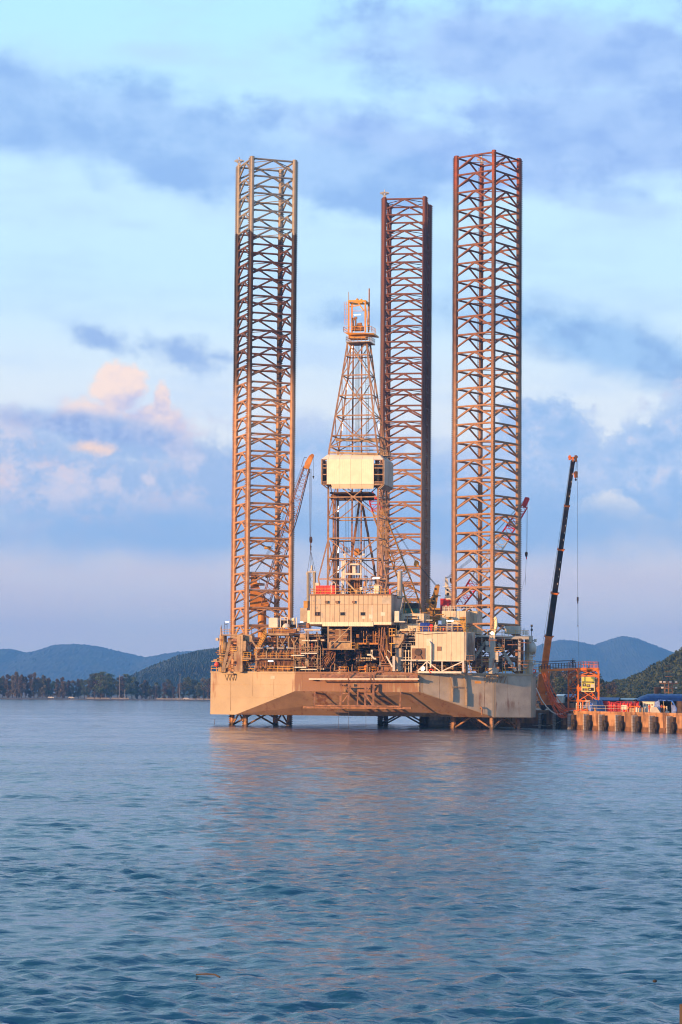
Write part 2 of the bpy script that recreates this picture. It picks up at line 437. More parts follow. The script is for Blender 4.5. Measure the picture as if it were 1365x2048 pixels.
# ------------------------------------------------------------------ water
def build_water():
    rng = np.random.default_rng(3)
    rows = [1.0]
    while rows[-1] < 330:
        y = rows[-1]; rows.append(y + max(.085 if y > 30 else .6, y * .0023))
    while rows[-1] < 900: rows.append(rows[-1] * 1.0032)
    while rows[-1] < 4000: rows.append(rows[-1] * 1.05 + 2)
    rows = np.array(rows)
    s1 = np.linspace(-.45, .45, 901)
    ext = .45 + np.cumsum(np.linspace(.004, .3, 22))
    s = np.concatenate([-ext[::-1], s1, ext])
    Yg, Sg = np.meshgrid(rows, s, indexing='ij')
    Xg = Sg * (Yg + 60)
    Zg = np.zeros_like(Xg)
    dY = np.gradient(rows)[:, None] * np.ones_like(Xg)
    dX = np.gradient(s)[None, :] * (Yg + 60)
    sp = np.maximum(dX * 1.05, dY)
    n = 130
    lam = np.concatenate([np.exp(rng.uniform(math.log(.32), math.log(3.2), n - 30)), np.exp(rng.uniform(math.log(3.2), math.log(10.0), 30))])
    th = rng.normal(R(-82), R(46), n)              # crests run across the picture, a little tilted
    ph = rng.uniform(0, 2 * math.pi, n)
    amp = .0054 * np.where(lam < 3.2, lam ** .48, 1.1 * (lam / 3.2) ** .45) * rng.uniform(.5, 1.3, n)
    gust = np.zeros_like(Xg)
    for k in range(6):
        l, t, p = rng.uniform(14, 60), rng.uniform(0, 6.3), rng.uniform(0, 6.3)
        gust += np.sin((Xg * math.cos(t) + Yg * math.sin(t)) * 2 * math.pi / l + p)
    gust = np.clip(1 + .09 * gust, .6, 1.4)
    for k in range(n):
        q = 2 * math.pi / lam[k]
        w = np.clip((lam[k] / sp - 2.2) / 2.5, 0, 1)
        a = q * (Xg * math.cos(th[k]) + Yg * math.sin(th[k])) + ph[k]
        Zg += amp[k] * w * (np.sin(a) - .30 * np.cos(2 * a))
    Zg *= gust
    nr, nc = Xg.shape
    vs = np.stack([Xg, Yg + CAMY, Zg], -1).reshape(-1, 3)
    i = np.arange(nr * nc).reshape(nr, nc)
    fs = np.stack([i[:-1, :-1], i[:-1, 1:], i[1:, 1:], i[1:, :-1]], -1).reshape(-1, 4)
    me = bpy.data.meshes.new('water')
    me.vertices.add(len(vs)); me.vertices.foreach_set('co', vs.ravel())
    me.loops.add(fs.size); me.loops.foreach_set('vertex_index', fs.ravel())
    me.polygons.add(len(fs)); me.polygons.foreach_set('loop_start', np.arange(0, fs.size, 4))
    me.polygons.foreach_set('use_smooth', np.ones(len(fs), dtype=bool))
    me.update(); me.validate()
    mt, nt, bs = newmat('sea_water')
    oc = N(nt, 'ShaderNodeTexCoord').outputs['Object']
    bs.inputs['Base Color'].default_value = (.006, .055, .105, 1)
    bs.inputs['Roughness'].default_value = .08; bs.inputs['IOR'].default_value = 1.333
    h1 = noise(nt, stretch(nt, oc, (.62, 1.0, 1)), 2.4, 5, .55)
    h2 = noise(nt, stretch(nt, oc, (.55, 1.0, 1)), .75, 3, .5)
    gz = ramp(nt, noise(nt, stretch(nt, oc, (.25, 1.0, 1)), .035, 5, .6), .32, .68)      # wind lanes
    b = N(nt, 'ShaderNodeBump'); nt.links.new(mth(nt, 'ADD', mth(nt, 'MULTIPLY', gz, .75), .45), b.inputs['Strength']); b.inputs['Distance'].default_value = .10
    nt.links.new(h1, b.inputs['Height'])
    b2 = N(nt, 'ShaderNodeBump'); nt.links.new(mth(nt, 'ADD', mth(nt, 'MULTIPLY', gz, .75), .45), b2.inputs['Strength']); b2.inputs['Distance'].default_value = .19
    nt.links.new(h2, b2.inputs['Height']); nt.links.new(b.outputs[0], b2.inputs['Normal'])
    nt.links.new(b2.outputs[0], bs.inputs['Normal'])
    me.materials.append(mt)
    o = bpy.data.objects.new('water', me); COL.objects.link(o); tag(o, 'rippled blue sea in front of the drilling rig', 'sea', kind='structure')
build_water()

# ------------------------------------------------------------------ land and hills
def hill(name, label, ridge, Yr, depth, mat, foot=0.6, rough=3.0, nx=460, ny=120, seed=0, back=1.0):
    """terrain whose skyline runs through the ridge points (photograph pixels) at distance Yr"""
    rng = np.random.default_rng(seed)
    pts = [at(px, py, Yr) for px, py in ridge]
    xs = np.linspace(pts[0].x, pts[-1].x, nx)
    zr = np.interp(xs, [p.x for p in pts], [p.z for p in pts])
    k = np.ones(5) / 5; zr = np.convolve(np.pad(zr, 2, 'edge'), k, 'valid')
    ts = np.linspace(-1, back, ny)
    def fb(x, y, s):
        r = np.zeros_like(x)
        for j in range(7):
            l = s / 1.7 ** j
            for q in range(3):
                t, p = rng.uniform(0, 6.28), rng.uniform(0, 6.28)
                r += np.sin((x * math.cos(t) + y * math.sin(t)) * 6.283 / l + p) / 1.55 ** j / 2
        return r
    Xg, Tg = np.meshgrid(xs, ts, indexing='ij'); Yg = Yr + Tg * depth
    prof = np.where(Tg < 0, (1 - np.abs(Tg)) ** 1.15, np.clip(1 - Tg ** 2 * .8, 0, 1))
    Zg = foot + (zr[:, None] - foot) * prof
    sp = rng.uniform(0, 6.28, 3)
    Zg += fb(Xg, Yg, depth * .6) * rough * np.clip(prof * 3, 0, 1) * np.where(np.abs(Tg) < .04, .35, 1) * np.clip((1 - np.abs(Tg)) * 4, 0, 1)
    Zg += rng.normal(0, rough * .45, Zg.shape) * np.clip(prof * 4, 0, 1)
    Zg[:, 0] = foot - 1.5
    mb = MB(); mb.v = np.stack([Xg, Yg, Zg], -1).reshape(-1, 3).tolist()
    mb.f = [(i * ny + j, (i + 1) * ny + j, (i + 1) * ny + j + 1, i * ny + j + 1) for i in range(nx - 1) for j in range(ny - 1)]
    o = mb.build(name, mat, None, smooth=True)
    return tag(o, label, 'hill', kind='structure'), (xs, zr)

land = MB()
edge = [(-2300, 1652)]
for i in range(46): edge.append((-420 + i * 12, 1652 + 3 * math.sin(i * .7) + 2 * math.sin(i * 1.9)))
edge += [(122, 1640), (66, 1400), (44, 1000), (46, 700), (70, 560), (102, 480), (2300, 480)]
top = [(x, y, .75) for x, y in edge] + [(2600, 11600, .75), (-2600, 11600, .75)]
n = len(top)
land.add(top, [tuple(range(n))])
land.add([(x, y, .75) for x, y in edge] + [(x - 1, y - 5, -.4) for x, y in edge], [(i, i + 1, len(edge) + i + 1, len(edge) + i) for i in range(len(edge) - 1)])
tag(land.build('shore_land', m_land), 'sandy far shore under the trees', 'shore', kind='structure')

hill('hill', 'blue hills far behind the left shore', [(-420, 1330), (-200, 1310), (-80, 1322), (0, 1299), (20, 1301), (45, 1309), (70, 1303), (105, 1292), (150, 1289), (190, 1292), (250, 1305), (290, 1313), (330, 1306), (380, 1300), (470, 1296), (560, 1312), (700, 1345), (820, 1375)],
     9400, 1800, m_hillfar, rough=5.0, seed=2)
hill('hill', 'dark green hill behind the left end of the rig', [(215, 1382), (255, 1353), (290, 1338), (320, 1327), (360, 1311), (400, 1303), (440, 1297), (520, 1292), (600, 1305), (700, 1330), (820, 1372)],
     3000, 500, m_hillfar, rough=2.4, seed=5)
hill('hill', 'blue two-humped mountain behind the pier', [(900, 1380), (1000, 1335), (1060, 1302), (1085, 1287), (1122, 1279), (1150, 1281), (1190, 1290), (1215, 1281), (1245, 1272), (1275, 1277), (1310, 1291), (1345, 1305), (1430, 1330), (1560, 1372)],
     9600, 1600, m_hillfar, rough=4.6, seed=9)
hg, (hxs, hzr) = hill('hill', 'wooded green hill rising beyond the pier on the right', [(1190, 1386), (1225, 1385), (1255, 1380), (1275, 1373), (1292, 1362), (1310, 1351), (1330, 1344), (1350, 1328), (1375, 1314), (1420, 1285), (1500, 1253), (1620, 1233), (1760, 1265)],
     1250, 260, m_hillgreen, rough=1.2, nx=120, ny=50, seed=11)

# forest cover of the near hill: leaf clumps standing on the slope, one mass
def leaf_cloud(rng, pts, rad, per, size, sq=.8):
    """many small leaf faces spread through ellipsoids"""
    n = len(pts) * per
    c = np.repeat(pts, per, 0); rr = np.repeat(rad, per)[:, None]
    d = rng.normal(size=(n, 3)); d /= np.linalg.norm(d, axis=1)[:, None]
    r = rng.uniform(.35, 1.0, (n, 1)) ** .5
    p = c + d * r * rr * np.array([1, 1, sq])
    a = rng.normal(size=(n, 3)); a /= np.linalg.norm(a, axis=1)[:, None]
    b = np.cross(a, rng.normal(size=(n, 3))); b /= np.linalg.norm(b, axis=1)[:, None]
    sz = size * rng.uniform(.6, 1.4, (n, 1))
    v = np.stack([p - a * sz - b * sz * .6, p + a * sz - b * sz * .6, p + a * sz * .8 + b * sz * .6, p - a * sz * .8 + b * sz * .6], 1).reshape(-1, 3)
    return v

def quads_mesh(name, v, mat, parent=None, origin=(0, 0, 0)):
    me = bpy.data.meshes.new(name); nq = len(v) // 4
    me.vertices.add(len(v)); me.vertices.foreach_set('co', (v - np.array(origin)).ravel())
    me.loops.add(nq * 4); me.loops.foreach_set('vertex_index', np.arange(nq * 4))
    me.polygons.add(nq); me.polygons.foreach_set('loop_start', np.arange(0, nq * 4, 4))
    me.update(); me.materials.append(mat)
    o = bpy.data.objects.new(name, me); link(o, parent)
    if parent is None: o.location = origin
    ORG[o.name] = V(origin)
    return o

rng = np.random.default_rng(21)
P = []; RD = []
for k in range(1900):
    x = rng.uniform(at(1195, 1384, 1250).x, at(1440, 1384, 1250).x); t = rng.uniform(-1, .12)
    z = .6 + (np.interp(x, hxs, hzr) - .6) * (1 - abs(t)) ** 1.15
    if z < 2.0 and rng.uniform() < .5: continue
    P.append((x, 1250 + t * 260, z + rng.uniform(.0, 3.4))); RD.append(rng.uniform(2.4, 5.6))
fv = leaf_cloud(rng, np.array(P), np.array(RD), 150, .62)
tag(quads_mesh('hillside_forest', fv, m_forest), 'dense green forest covering the hillside on the right', 'forest', kind='stuff')

# ------------------------------------------------------------------ trees
def tree_proto(kind, seed):
    rng = np.random.default_rng(seed)
    root = thing('casuarina_tree' if kind < 2 else ('broadleaf_tree' if kind == 2 else 'palm_tree'), (0, 0, 0), None, None)
    t = MB(); H = 20.0
    if kind == 3:
        t.tube((0, 0, -.5), (.5, 0, 9), .28, 6, .2); t.tube((.5, 0, 9), (.8, .1, 15), .2, 6, .15)
        vs = []
        for k in range(34):
            a = rng.uniform(0, 6.28); e = rng.uniform(-.5, 1.0); L = rng.uniform(2.2, 3.4)
            prev = np.array([.8, .1, 15.0]); d = np.array([math.cos(a) * math.cos(e), math.sin(a) * math.cos(e), math.sin(e)])
            sd_ = np.array([-math.sin(a), math.cos(a), 0]) * .38
            for j in range(4):
                nx_ = prev + d * L / 4; vs += [prev - sd_, prev + sd_, nx_ + sd_ * .8, nx_ - sd_ * .8]; prev = nx_; d = d + np.array([0, 0, -.3])
        t.build('trunk', m_bark, root); quads_mesh('crown', np.array(vs), m_leafg, root)
        return root
    t.tube((0, 0, -.5), (.25, .1, H * .45), .38, 7, .26); t.tube((.25, .1, H * .45), (.1, .2, H * .93), .26, 6, .05)
    pts = []; rd = []
    nl = 34 if kind < 2 else 30
    for k in range(nl):
        z = H * (rng.uniform(.06, .97) if kind < 2 else rng.uniform(.18, .95)); a = rng.uniform(0, 6.28)
        w = (1 - z / H) ** .65 * 4.4 + .5 if kind == 0 else ((math.sin(math.pi * min(1, (z / H - .05) / .95)) ** .6) * (3.8 if kind == 1 else 6.0) + .3)
        q = rng.uniform(.35, 1.0) * w
        e = V((q * math.cos(a), q * math.sin(a), z + q * .35))
        t.tube((.2, .1, z - .6), e, .10, 4, .03)
        for u in (.55, .8, 1.0):
            c_ = V((.2, .1, z)).lerp(e, u); pts.append(c_[:]); rd.append(rng.uniform(.7, 1.5) if kind < 2 else rng.uniform(1.1, 2.1))
    pts.append((.1, .2, H * .95)); rd.append(.9)
    t.build('trunk', m_bark, root)
    v = leaf_cloud(rng, np.array(pts), np.array(rd), 34 if kind < 2 else 36, .30, 1.25 if kind < 2 else .8)
    quads_mesh('crown', v, m_leaf if kind < 2 else m_leafg, root)
    return root
PR = {}
NAMES = ['feathery cone-shaped casuarina', 'feathery rounded casuarina', 'broad dark green leafy tree', 'slim fan palm']
def place_tree(kind, px, Y, h, label, grp):
    key = (kind, random.randint(0, 1) if kind < 3 else 0)
    if key not in PR:
        PR[key] = tree_proto(kind, 40 + kind * 7 + key[1]); o = PR[key]
    else: o = copy_tree(PR[key])
    g = at(px, 1390, Y); s = h / (20.0 if kind < 3 else 17.0)
    o.location = (g.x, Y, .7); o.rotation_euler = (0, 0, random.uniform(0, 6.28)); o.scale = (s * random.uniform(.85, 1.2), s * random.uniform(.85, 1.2), s)
    return tag(o, label, 'tree', grp)
shore_tops = [(0, 1352), (30, 1346), (60, 1350), (78, 1347), (95, 1352), (110, 1356), (140, 1356), (155, 1350), (175, 1358), (200, 1342), (230, 1354), (250, 1347), (262, 1356), (290, 1362), (312, 1365), (340, 1360), (350, 1370), (385, 1354), (405, 1360), (420, 1358)]
def topz(px): return np.interp(px, [a for a, b in shore_tops], [b for a, b in shore_tops])
spots = []
px = -30.0
while px < 430:
    spots.append(px); px += random.uniform(7.5, 12.5)
for i, p in enumerate(spots):
    Y = random.uniform(1675, 1740)
    hp = topz(p) + random.uniform(-3, 8)
    h = at(p, hp, Y).z - .7
    k = 0 if p < 185 and random.random() < .75 else (1 if random.random() < .55 else 2)
    lab = {0: 'tall feathery casuarina in the front row across the bay', 1: 'rounded brownish casuarina in the front row across the bay', 2: 'broad dark leafy tree in the front row across the bay'}[k]
    place_tree(k, p, Y, h, lab, 'trees along the far shore')
for i in range(34):                                   # second row, behind
    p = random.uniform(-40, 430); Y = random.uniform(1780, 1900)
    h = (at(p, topz(p) + random.uniform(4, 14), Y).z - .7)
    place_tree(random.choice((0, 2, 2, 1)), p, Y, h, 'dark tree half hidden in the second row across the bay', 'trees behind the shoreline row')
place_tree(2, 201, 1665, 20.5, 'tallest tree across the bay, with a domed dark crown', None)
for p, hh, lb in ((311, 14, 'slim palm beside the pale pole nearest the rig'), (190, 10, 'short palm under the tallest domed tree across the bay'), (408, 13, 'slim palm on the far shore nearest the rig')):
    place_tree(3, p, 1662, hh, lb, 'palms on the far shore')
for i in range(40):                                   # behind the pier, right
    p = random.uniform(1072, 1232); Y = random.uniform(900, 1020)
    tp = np.interp(p, [1072, 1095, 1110, 1130, 1160, 1200, 1215, 1235, 1260], [1352, 1345, 1338, 1342, 1346, 1348, 1360, 1366, 1372]) + random.uniform(-2, 14)
    h = at(p, tp, Y).z - .7
    if h < 3: continue
    place_tree(random.choice((0, 1, 2)), p, Y, h, 'brownish green tree standing behind the orange gangway tower', 'trees behind the pier')
for p, Y in ((1222, 820), (1236, 800), (1250, 830), (1262, 810), (1228, 860), (1245, 870), (1290, 840), (1205, 850)):
    place_tree(2, p, Y, random.uniform(5.5, 9), 'small bright green tree at the foot of the wooded hill', 'trees at the foot of the hill')

rng = np.random.default_rng(33); P = []; RD = []
for k in range(420):                                  # the wood goes on along the bay on both sides of the row
    p = rng.uniform(436, 800) if k < 220 else rng.uniform(-520, -40); Y = rng.uniform(1690, 1840)
    P.append((at(p, 1390, Y).x, Y, rng.uniform(2.5, 15))); RD.append(rng.uniform(2.5, 4.5))
tag(quads_mesh('shore_wood', leaf_cloud(rng, np.array(P), np.array(RD), 60, .6), m_leafg), 'dark wood continuing along the far shore behind the rig', 'wood', kind='stuff')
# poles, low white wall and parked cars on the far shore
def pole(px, ptop, Y, lab):
    b = at(px, 1397, Y); t = at(px, ptop, Y); mb = MB()
    mb.tube((b.x, Y, .7), (b.x, Y, t.z), .22, 6, .14); mb.box(b.x - .55, b.x + .55, Y - .06, Y + .06, t.z - 1.0, t.z - .8)
    tag(mb.build('utility_pole', m_wallpale, None, (b.x, Y, .7)), lab, 'utility pole', 'utility poles on the far shore')
pole(239, 1350, 1662, 'tall pale pole in front of the trees, beside a much shorter pole')
pole(250, 1378, 1660, 'short pale pole close beside the tall pole on the far shore')
pole(360, 1347, 1662, 'pale pole between the dark trees nearest the rig on the left shore')
for x0, x1, lab in ((172, 258, 'long low white wall under the trees beside the two close poles'), (312, 424, 'low white wall on the shore nearest the rig')):
    a, b = at(x0, 1394, 1670), at(x1, 1395, 1670); mb = MB()
    mb.box(a.x, b.x, 1670, 1670.3, .7, 1.6); mb.box(a.x, b.x, 1669.9, 1670.4, 1.6, 1.7)
    k = a.x
    while k < b.x: mb.box(k, k + .4, 1669.8, 1670.0, .7, 1.8); k += 6
    tag(mb.build('wall', m_wallpale, None, (a.x, 1670, .7)), lab, 'wall', 'low walls on the far shore')
def car(px, lab):
    g = at(px, 1397, 1658); r = thing('parked_car', (g.x, 1658, .75), lab, 'car', 'cars parked on the far shore')
    b = MB(); x, y, z = g.x, 1658, .75
    b.prism([(x - 2.2, y, z + .35), (x + 2.2, y, z + .35), (x + 2.2, y, z + .95), (x + 1.3, y, z + 1.05), (x + .7, y, z + 1.6), (x - 1.3, y, z + 1.6), (x - 2.1, y, z + 1.05)], V((0, 1.7, 0)))
    b.build('body', m_white, r)
    w = MB(); w.prism([(x - 1.7, y - .03, z + 1.05), (x + 1.1, y - .03, z + 1.05), (x + .6, y - .03, z + 1.5), (x - 1.2, y - .03, z + 1.5)], V((0, 1.76, 0))); w.build('window', m_glass, r)
    for s in (-1.35, 1.35):
        w = MB(); w.tube((x + s, y - .02, z + .33), (x + s, y + 1.72, z + .33), .34, 10); w.build('wheel', m_rubber, r)
car(102, 'small white car parked on the shore below the casuarinas'); car(373, 'white car parked on the shore nearest the rig'); car(143, 'pale car half hidden on the shore between the trees')

# ================================================================== THE RIG
def Yf(px): return 390.0 - .026 * (px - 590)
def S(px, py, d=0.0): return at(px, py, Yf(px) + d)       # on a plane parallel to the stern, d metres behind it
ZD, ZB, ZM = 11.6, 2.46, 7.6

RIG = thing('drilling_rig', (5, 400, 0), 'rusty jack-up drilling rig on three tall lattice legs beside the pier', 'drilling rig')
def part(mb, name, mat, parent=RIG, label=None, smooth=False):
    o = mb.build(name, mat, parent, smooth=smooth)
    if label: o['label'] = label
    return o

# ------------------------------------------------------------------ hull
def px2(px, Y):  # plan position under a pixel column
    p = at(px, 1385, Y); return V((p.x, p.y, 0))
A, B, C, D, E_, F_ = px2(421.5, 402), px2(590, 390), px2(840, 383.5), px2(989, 387), px2(1063.5, 391), px2(1072, 400)
G = A.lerp(B, (472 - 421.5) / (590 - 421.5)); G = px2(472, G.y)
bow = [V((33, 428, 0)), V((22, 458, 0)), V((6, 468, 0)), V((-10, 446, 0)), V((-28, 424, 0))]
def zz(p, z): return (p.x, p.y, z)
hb = MB()
ring = [A, B, C, D, E_, F_] + bow
top = [zz(p, ZD) for p in ring]
hb.add(top, [tuple(range(len(top)))])
bot = [A, G, D, E_, F_] + bow
hb.add([zz(p, ZB) for p in bot], [tuple(range(len(bot)))])
def face(*ps): hb.add(ps, [tuple(range(len(ps)))])
face(zz(A, ZB), zz(G, ZB), zz(B, ZM), zz(B, ZD), zz(A, ZD))
face(zz(B, ZM), zz(C, ZM), zz(C, ZD), zz(B, ZD))
face(zz(C, ZM), zz(D, ZB), zz(D, ZD), zz(C, ZD))
lst = [D, E_, F_] + bow + [A]
for p, q in zip(lst[:-1], lst[1:]): face(zz(p, ZB), zz(q, ZB), zz(q, ZD), zz(p, ZD))
hull = part(hb, 'hull', m_hull)
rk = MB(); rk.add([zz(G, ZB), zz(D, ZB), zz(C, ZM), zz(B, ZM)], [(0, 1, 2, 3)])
part(rk, 'bottom_plating', m_bottom, label='rust brown sloping bottom plating, colour darkened for shade')
import bmesh as _bm
b_ = _bm.new(); b_.from_mesh(hull.data); _bm.ops.remove_doubles(b_, verts=b_.verts, dist=.002); _bm.ops.recalc_face_normals(b_, faces=b_.faces); b_.to_mesh(hull.data); b_.free()

def onface(p, q, t, z, o=0.0):
    """point on the hull face p-q, o metres out from it"""
    c = p.lerp(q, t); d = (q - p).normalized(); nrm = V((d.y, -d.x, 0))
    return V((c.x, c.y, z)) + nrm * o
def fpatch(mb, p, q, px0, px1, z0, z1, th=.05):
    """thin plate welded on a hull face between two pixel columns"""
    f = lambda px: (px - 679.4) / F
    def tt(px):
        k = f(px); d = q - p
        return (k * (p.y - CAMY) - p.x) / (d.x - k * d.y)
    t0, t1 = tt(px0), tt(px1)
    a, b = onface(p, q, t0, z0, .003), onface(p, q, t1, z0, .003)
    n = (onface(p, q, t0, z0, 1) - onface(p, q, t0, z0, 0))
    mb.obox(a, b - a, n * th, Z * (z1 - z0))
def zof(px, py, Y): return at(px, py, Y).z

mb = MB()                                                          # deck edge strip
for p, q in zip([A, B, C, D, E_], [B, C, D, E_, F_]):
    d = (q - p).normalized(); nrm = V((d.y, -d.x, 0))
    mb.obox(V(zz(p, ZD - .22)) - nrm * .35, q - p, nrm * .47, Z * .34)
part(mb, 'deck_edge', m_hull)
mb = MB(); fpatch(mb, A, B, 542, 550.5, zof(545, 1358, 393), zof(545, 1351.5, 393)); part(mb, 'patch_plate', m_patch)
mb = MB(); fpatch(mb, C, D, 949, 962, zof(955, 1367, 386), zof(955, 1362.5, 386)); part(mb, 'patch_plate', m_crown, label='orange patch on the grey hull side')
mb = MB(); fpatch(mb, C, D, 845.5, 988.5, ZD - 9.1, ZD - .9, .03)
# grey paint, also standing in for weaker sun here, follows the rake: cut as a prism
def tface(p, q, px):
    k = (px - 679.4) / F; d = q - p; return (k * (p.y - CAMY) - p.x) / (d.x - k * d.y)
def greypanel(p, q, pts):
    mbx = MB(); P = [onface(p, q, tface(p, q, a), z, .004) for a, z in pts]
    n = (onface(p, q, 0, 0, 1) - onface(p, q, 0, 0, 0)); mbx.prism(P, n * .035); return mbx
part(greypanel(C, D, [(846, ZM - .02), (985, ZB + .25), (985, ZD - .5), (852, ZD - .5), (846, ZD - 1.2)]), 'shade_grey_plating', m_hullgrey)
part(greypanel(D, E_, [(991, ZB + .12), (1061, ZB + .12), (1061, ZD - .4), (991, ZD - .4)]), 'shade_grey_plating', m_hullgrey)
# weld seams and rubbing strakes
def seam(p, q, x0, x1, z0, z1, th):
    mb = MB(); fpatch(mb, p, q, x0, x1, z0, z1, th); part(mb, 'weld_seam', m_tan)
for p, q, px0, px1, z in ((A, B, 424, 588, 8.9), (A, B, 424, 560, 6.2), (D, E_, 992, 1060, 6.4)): seam(p, q, px0, px1, z, z + .05, .03)
for px_ in (462, 506, 548): seam(A, B, px_, px_ + .5, 6.5 if px_ > 500 else 3.2, ZD - .3, .03)
for px_ in (604, 640, 720, 800): seam(B, C, px_, px_ + .6, ZM + .1, ZD - .3, .03)
seam(B, C, 836, 839, ZM + .1, ZD - .1, .12)
for px_ in (878, 934, 968): seam(C, D, px_, px_ + .7, ZM - .3 - (px_ - 845) * .032, ZD - .3, .07)
# small landing brackets under the deck edge
def bracket(p, q, pxs, w):
    mb = MB()
    a, b = onface(p, q, tface(p, q, pxs[0]), ZD - .55, 0), onface(p, q, tface(p, q, pxs[-1]), ZD - .55, 0)
    n = onface(p, q, 0, 0, 1) - onface(p, q, 0, 0, 0)
    mb.obox(a - n * .1, b - a, n * (w + .1), Z * .22)
    for px_ in pxs:
        c = onface(p, q, tface(p, q, px_), ZD - .5, 0)
        mb.beam(c + n * (w - .15), c - Z * 1.35 + n * .02, .12)
    return mb
part(bracket(A, B, (455, 461, 467, 472), 1.0), 'landing_bracket', m_tan)
part(bracket(C, D, (970, 977, 983), 1.3), 'landing_bracket', m_tan)
part(bracket(D, E_, (993, 1000, 1008), 1.1), 'landing_bracket', m_tan)
# anchor racks / fender posts hanging on the right face
mb = MB()
for px0, px1, py0, py1 in ((899, 903, 1354, 1403), (926, 931, 1354, 1411)):
    a, b = onface(C, D, tface(C, D, px0), zof(px0, py0, 385), .5), onface(C, D, tface(C, D, px1), zof(px1, py1 - 26, 385), .45)
    mb.beam(a, b, .28); c = V(b); c.z = zof(px1, py1, 385); mb.beam(b, c, .42)
    mb.beam(b + V((0, 0, .2)), onface(C, D, tface(C, D, px1), b.z + .2, -.05), .2)
    mb.beam(c + V((0, 0, .3)), onface(C, D, tface(C, D, px1), c.z + .3, -.05), .2)
a, b = onface(C, D, tface(C, D, 903), zof(903, 1374, 385), .45), onface(C, D, tface(C, D, 928), zof(928, 1374, 385), .45); mb.beam(a, b, .2)
part(mb, 'anchor_rack', m_tan)
mb = MB(); mb.path([onface(C, D, tface(C, D, 961), 4.4, -.1), onface(C, D, tface(C, D, 961), 4.6, .6), onface(C, D, tface(C, D, 962), 4.2, .8), onface(C, D, tface(C, D, 962), 3.0, .8)], .17, 8)
part(mb, 'discharge_pipe', m_rust)

# ------------------------------------------------------------------ stern ledge and hanging frame
mb = MB()
a, b = S(618, 1361.5, -1.6), S(838, 1361.5, -1.6)
mb.obox(a + Z * .2, b - a, W * 1.5, Z * .3)
part(mb, 'stern_walkway', m_white)
mb = MB()                                            # sloping plating above the walkway
a, b, c_, d_ = S(640, 1360, -1.5), S(836, 1360, -1.5), S(836, 1348, -.15), S(640, 1348, -.15)
mb.add([a, b, c_, d_, a + W * .1 - Z * .3, b + W * .1 - Z * .3, c_ - Z * .3, d_ - Z * .3], [(0, 1, 2, 3), (7, 6, 5, 4), (0, 4, 5, 1), (1, 5, 6, 2), (2, 6, 7, 3), (3, 7, 4, 0)])
part(mb, 'stern_plating', m_rust)
mb = MB()
for py, x0, x1, r in ((1351, 745, 812, .07), (1354, 742, 815, .09), (1356.5, 745, 820, .06), (1353.5, 706, 742, .05), (1358, 640, 690, .05)):
    mb.tube(S(x0, py, -1.3), S(x1, py, -1.3), r)
for x in (750, 768, 795, 812): mb.tube(S(x, 1349, -1.3), S(x, 1361, -1.3), .06)
part(mb, 'stern_pipe', m_tan)
mb = MB()
for x in (699, 744, 750): mb.beam(S(x, 1343, -1.3), S(x - 2, 1361, -1.55), .28)
for x, y0, y1, w in ((630, 1383, 1411, .24), (681.5, 1366, 1415, .45), (697.5, 1366, 1415, .4), (731, 1366, 1415, .42), (747, 1366, 1415, .45), (715.7, 1384, 1412, .28), (801, 1384, 1412, .3)):
    mb.beam(S(x + .6, y0, -1.4), S(x - .6, y1, -1.4), w)
mb.beam(S(607, 1414.6, -1.3), S(823, 1416.4, -1.3), .5, .42)
mb.beam(S(630, 1410.8, -1.75), S(802, 1412.8, -1.75), .4, .3)
mb.beam(S(690, 1374, -1.4), S(740, 1375, -1.4), .22)
for x0, y0, x1, y1 in ((685, 1368, 697, 1382), (743, 1368, 733, 1384), (696, 1390, 686, 1404), (733, 1393, 745, 1409)):
    mb.beam(S(x0, y0, -1.4), S(x1, y1, -1.4), .22)
for x0, x1, y in ((686, 698, 1387), (732, 746, 1388)): mb.beam(S(x0, y, -1.4), S(x1, y, -1.4), .25)
for x, y in ((681.5, 1370), (747, 1370), (630, 1385), (801, 1385), (715, 1385)): mb.beam(S(x, y, -1.4), S(x, y, .4), .25)
part(mb, 'stern_frame', m_rust)
mb = MB()
for x in (678, 698, 732.6): mb.tube(S(x, 1416, -1.0), V((S(x, 1416, -1.0).x, S(x, 1416, -1.0).y, -.6)), .035, 5)
part(mb, 'dangling_line', m_cable)

# ------------------------------------------------------------------ legs
BAY0 = 3.855
def leg_mat(name, bands, base, fuzz=2.0, dirt=.15):
    return M(name, (.055, .038, .028), .75, var=.3, scale=1.5, zstripes=dict(fuzz=fuzz, bands=[(-.2, .7, base, tuple(x * .75 for x in base))] + bands), bump=.03, dirt=dirt)
tanA, tanB = (.52, .29, .16), (.28, .155, .095)
m_legL_c = leg_mat('leg_chord_paint', [(70, 80, (.030, .022, .020), (.075, .040, .030)), (108.7, 109.0, (.36, .31, .25), (.30, .26, .21))], tanA, 6)
m_legL_b = leg_mat('leg_brace_paint', [(71, 82, (.075, .045, .035), (.17, .065, .042)), (108.0, 109.0, (.27, .245, .21), (.22, .20, .18))], (.47, .26, .145), 7)
m_legR_c = leg_mat('leg_chord_red_paint', [(68, 86, (.15, .075, .055), (.085, .045, .036)), (112, 119, (.30, .07, .042), (.18, .058, .04))], (.35, .20, .12), 8)
m_legR_b = leg_mat('leg_brace_red_paint', [(68, 88, (.17, .085, .06), (.24, .10, .065)), (108, 120, (.22, .075, .05), (.15, .06, .045))], (.37, .205, .12), 8)
m_legM_c = leg_mat('leg_chord_brown_paint', [(58, 76, (.10, .048, .040), (.15, .065, .05)), (96, 112, (.17, .055, .045), (.13, .05, .042))], (.38, .21, .14), 8)
m_legM_b = leg_mat('leg_brace_brown_paint', [(58, 78, (.14, .06, .048), (.20, .085, .06))], (.38, .215, .145), 8)
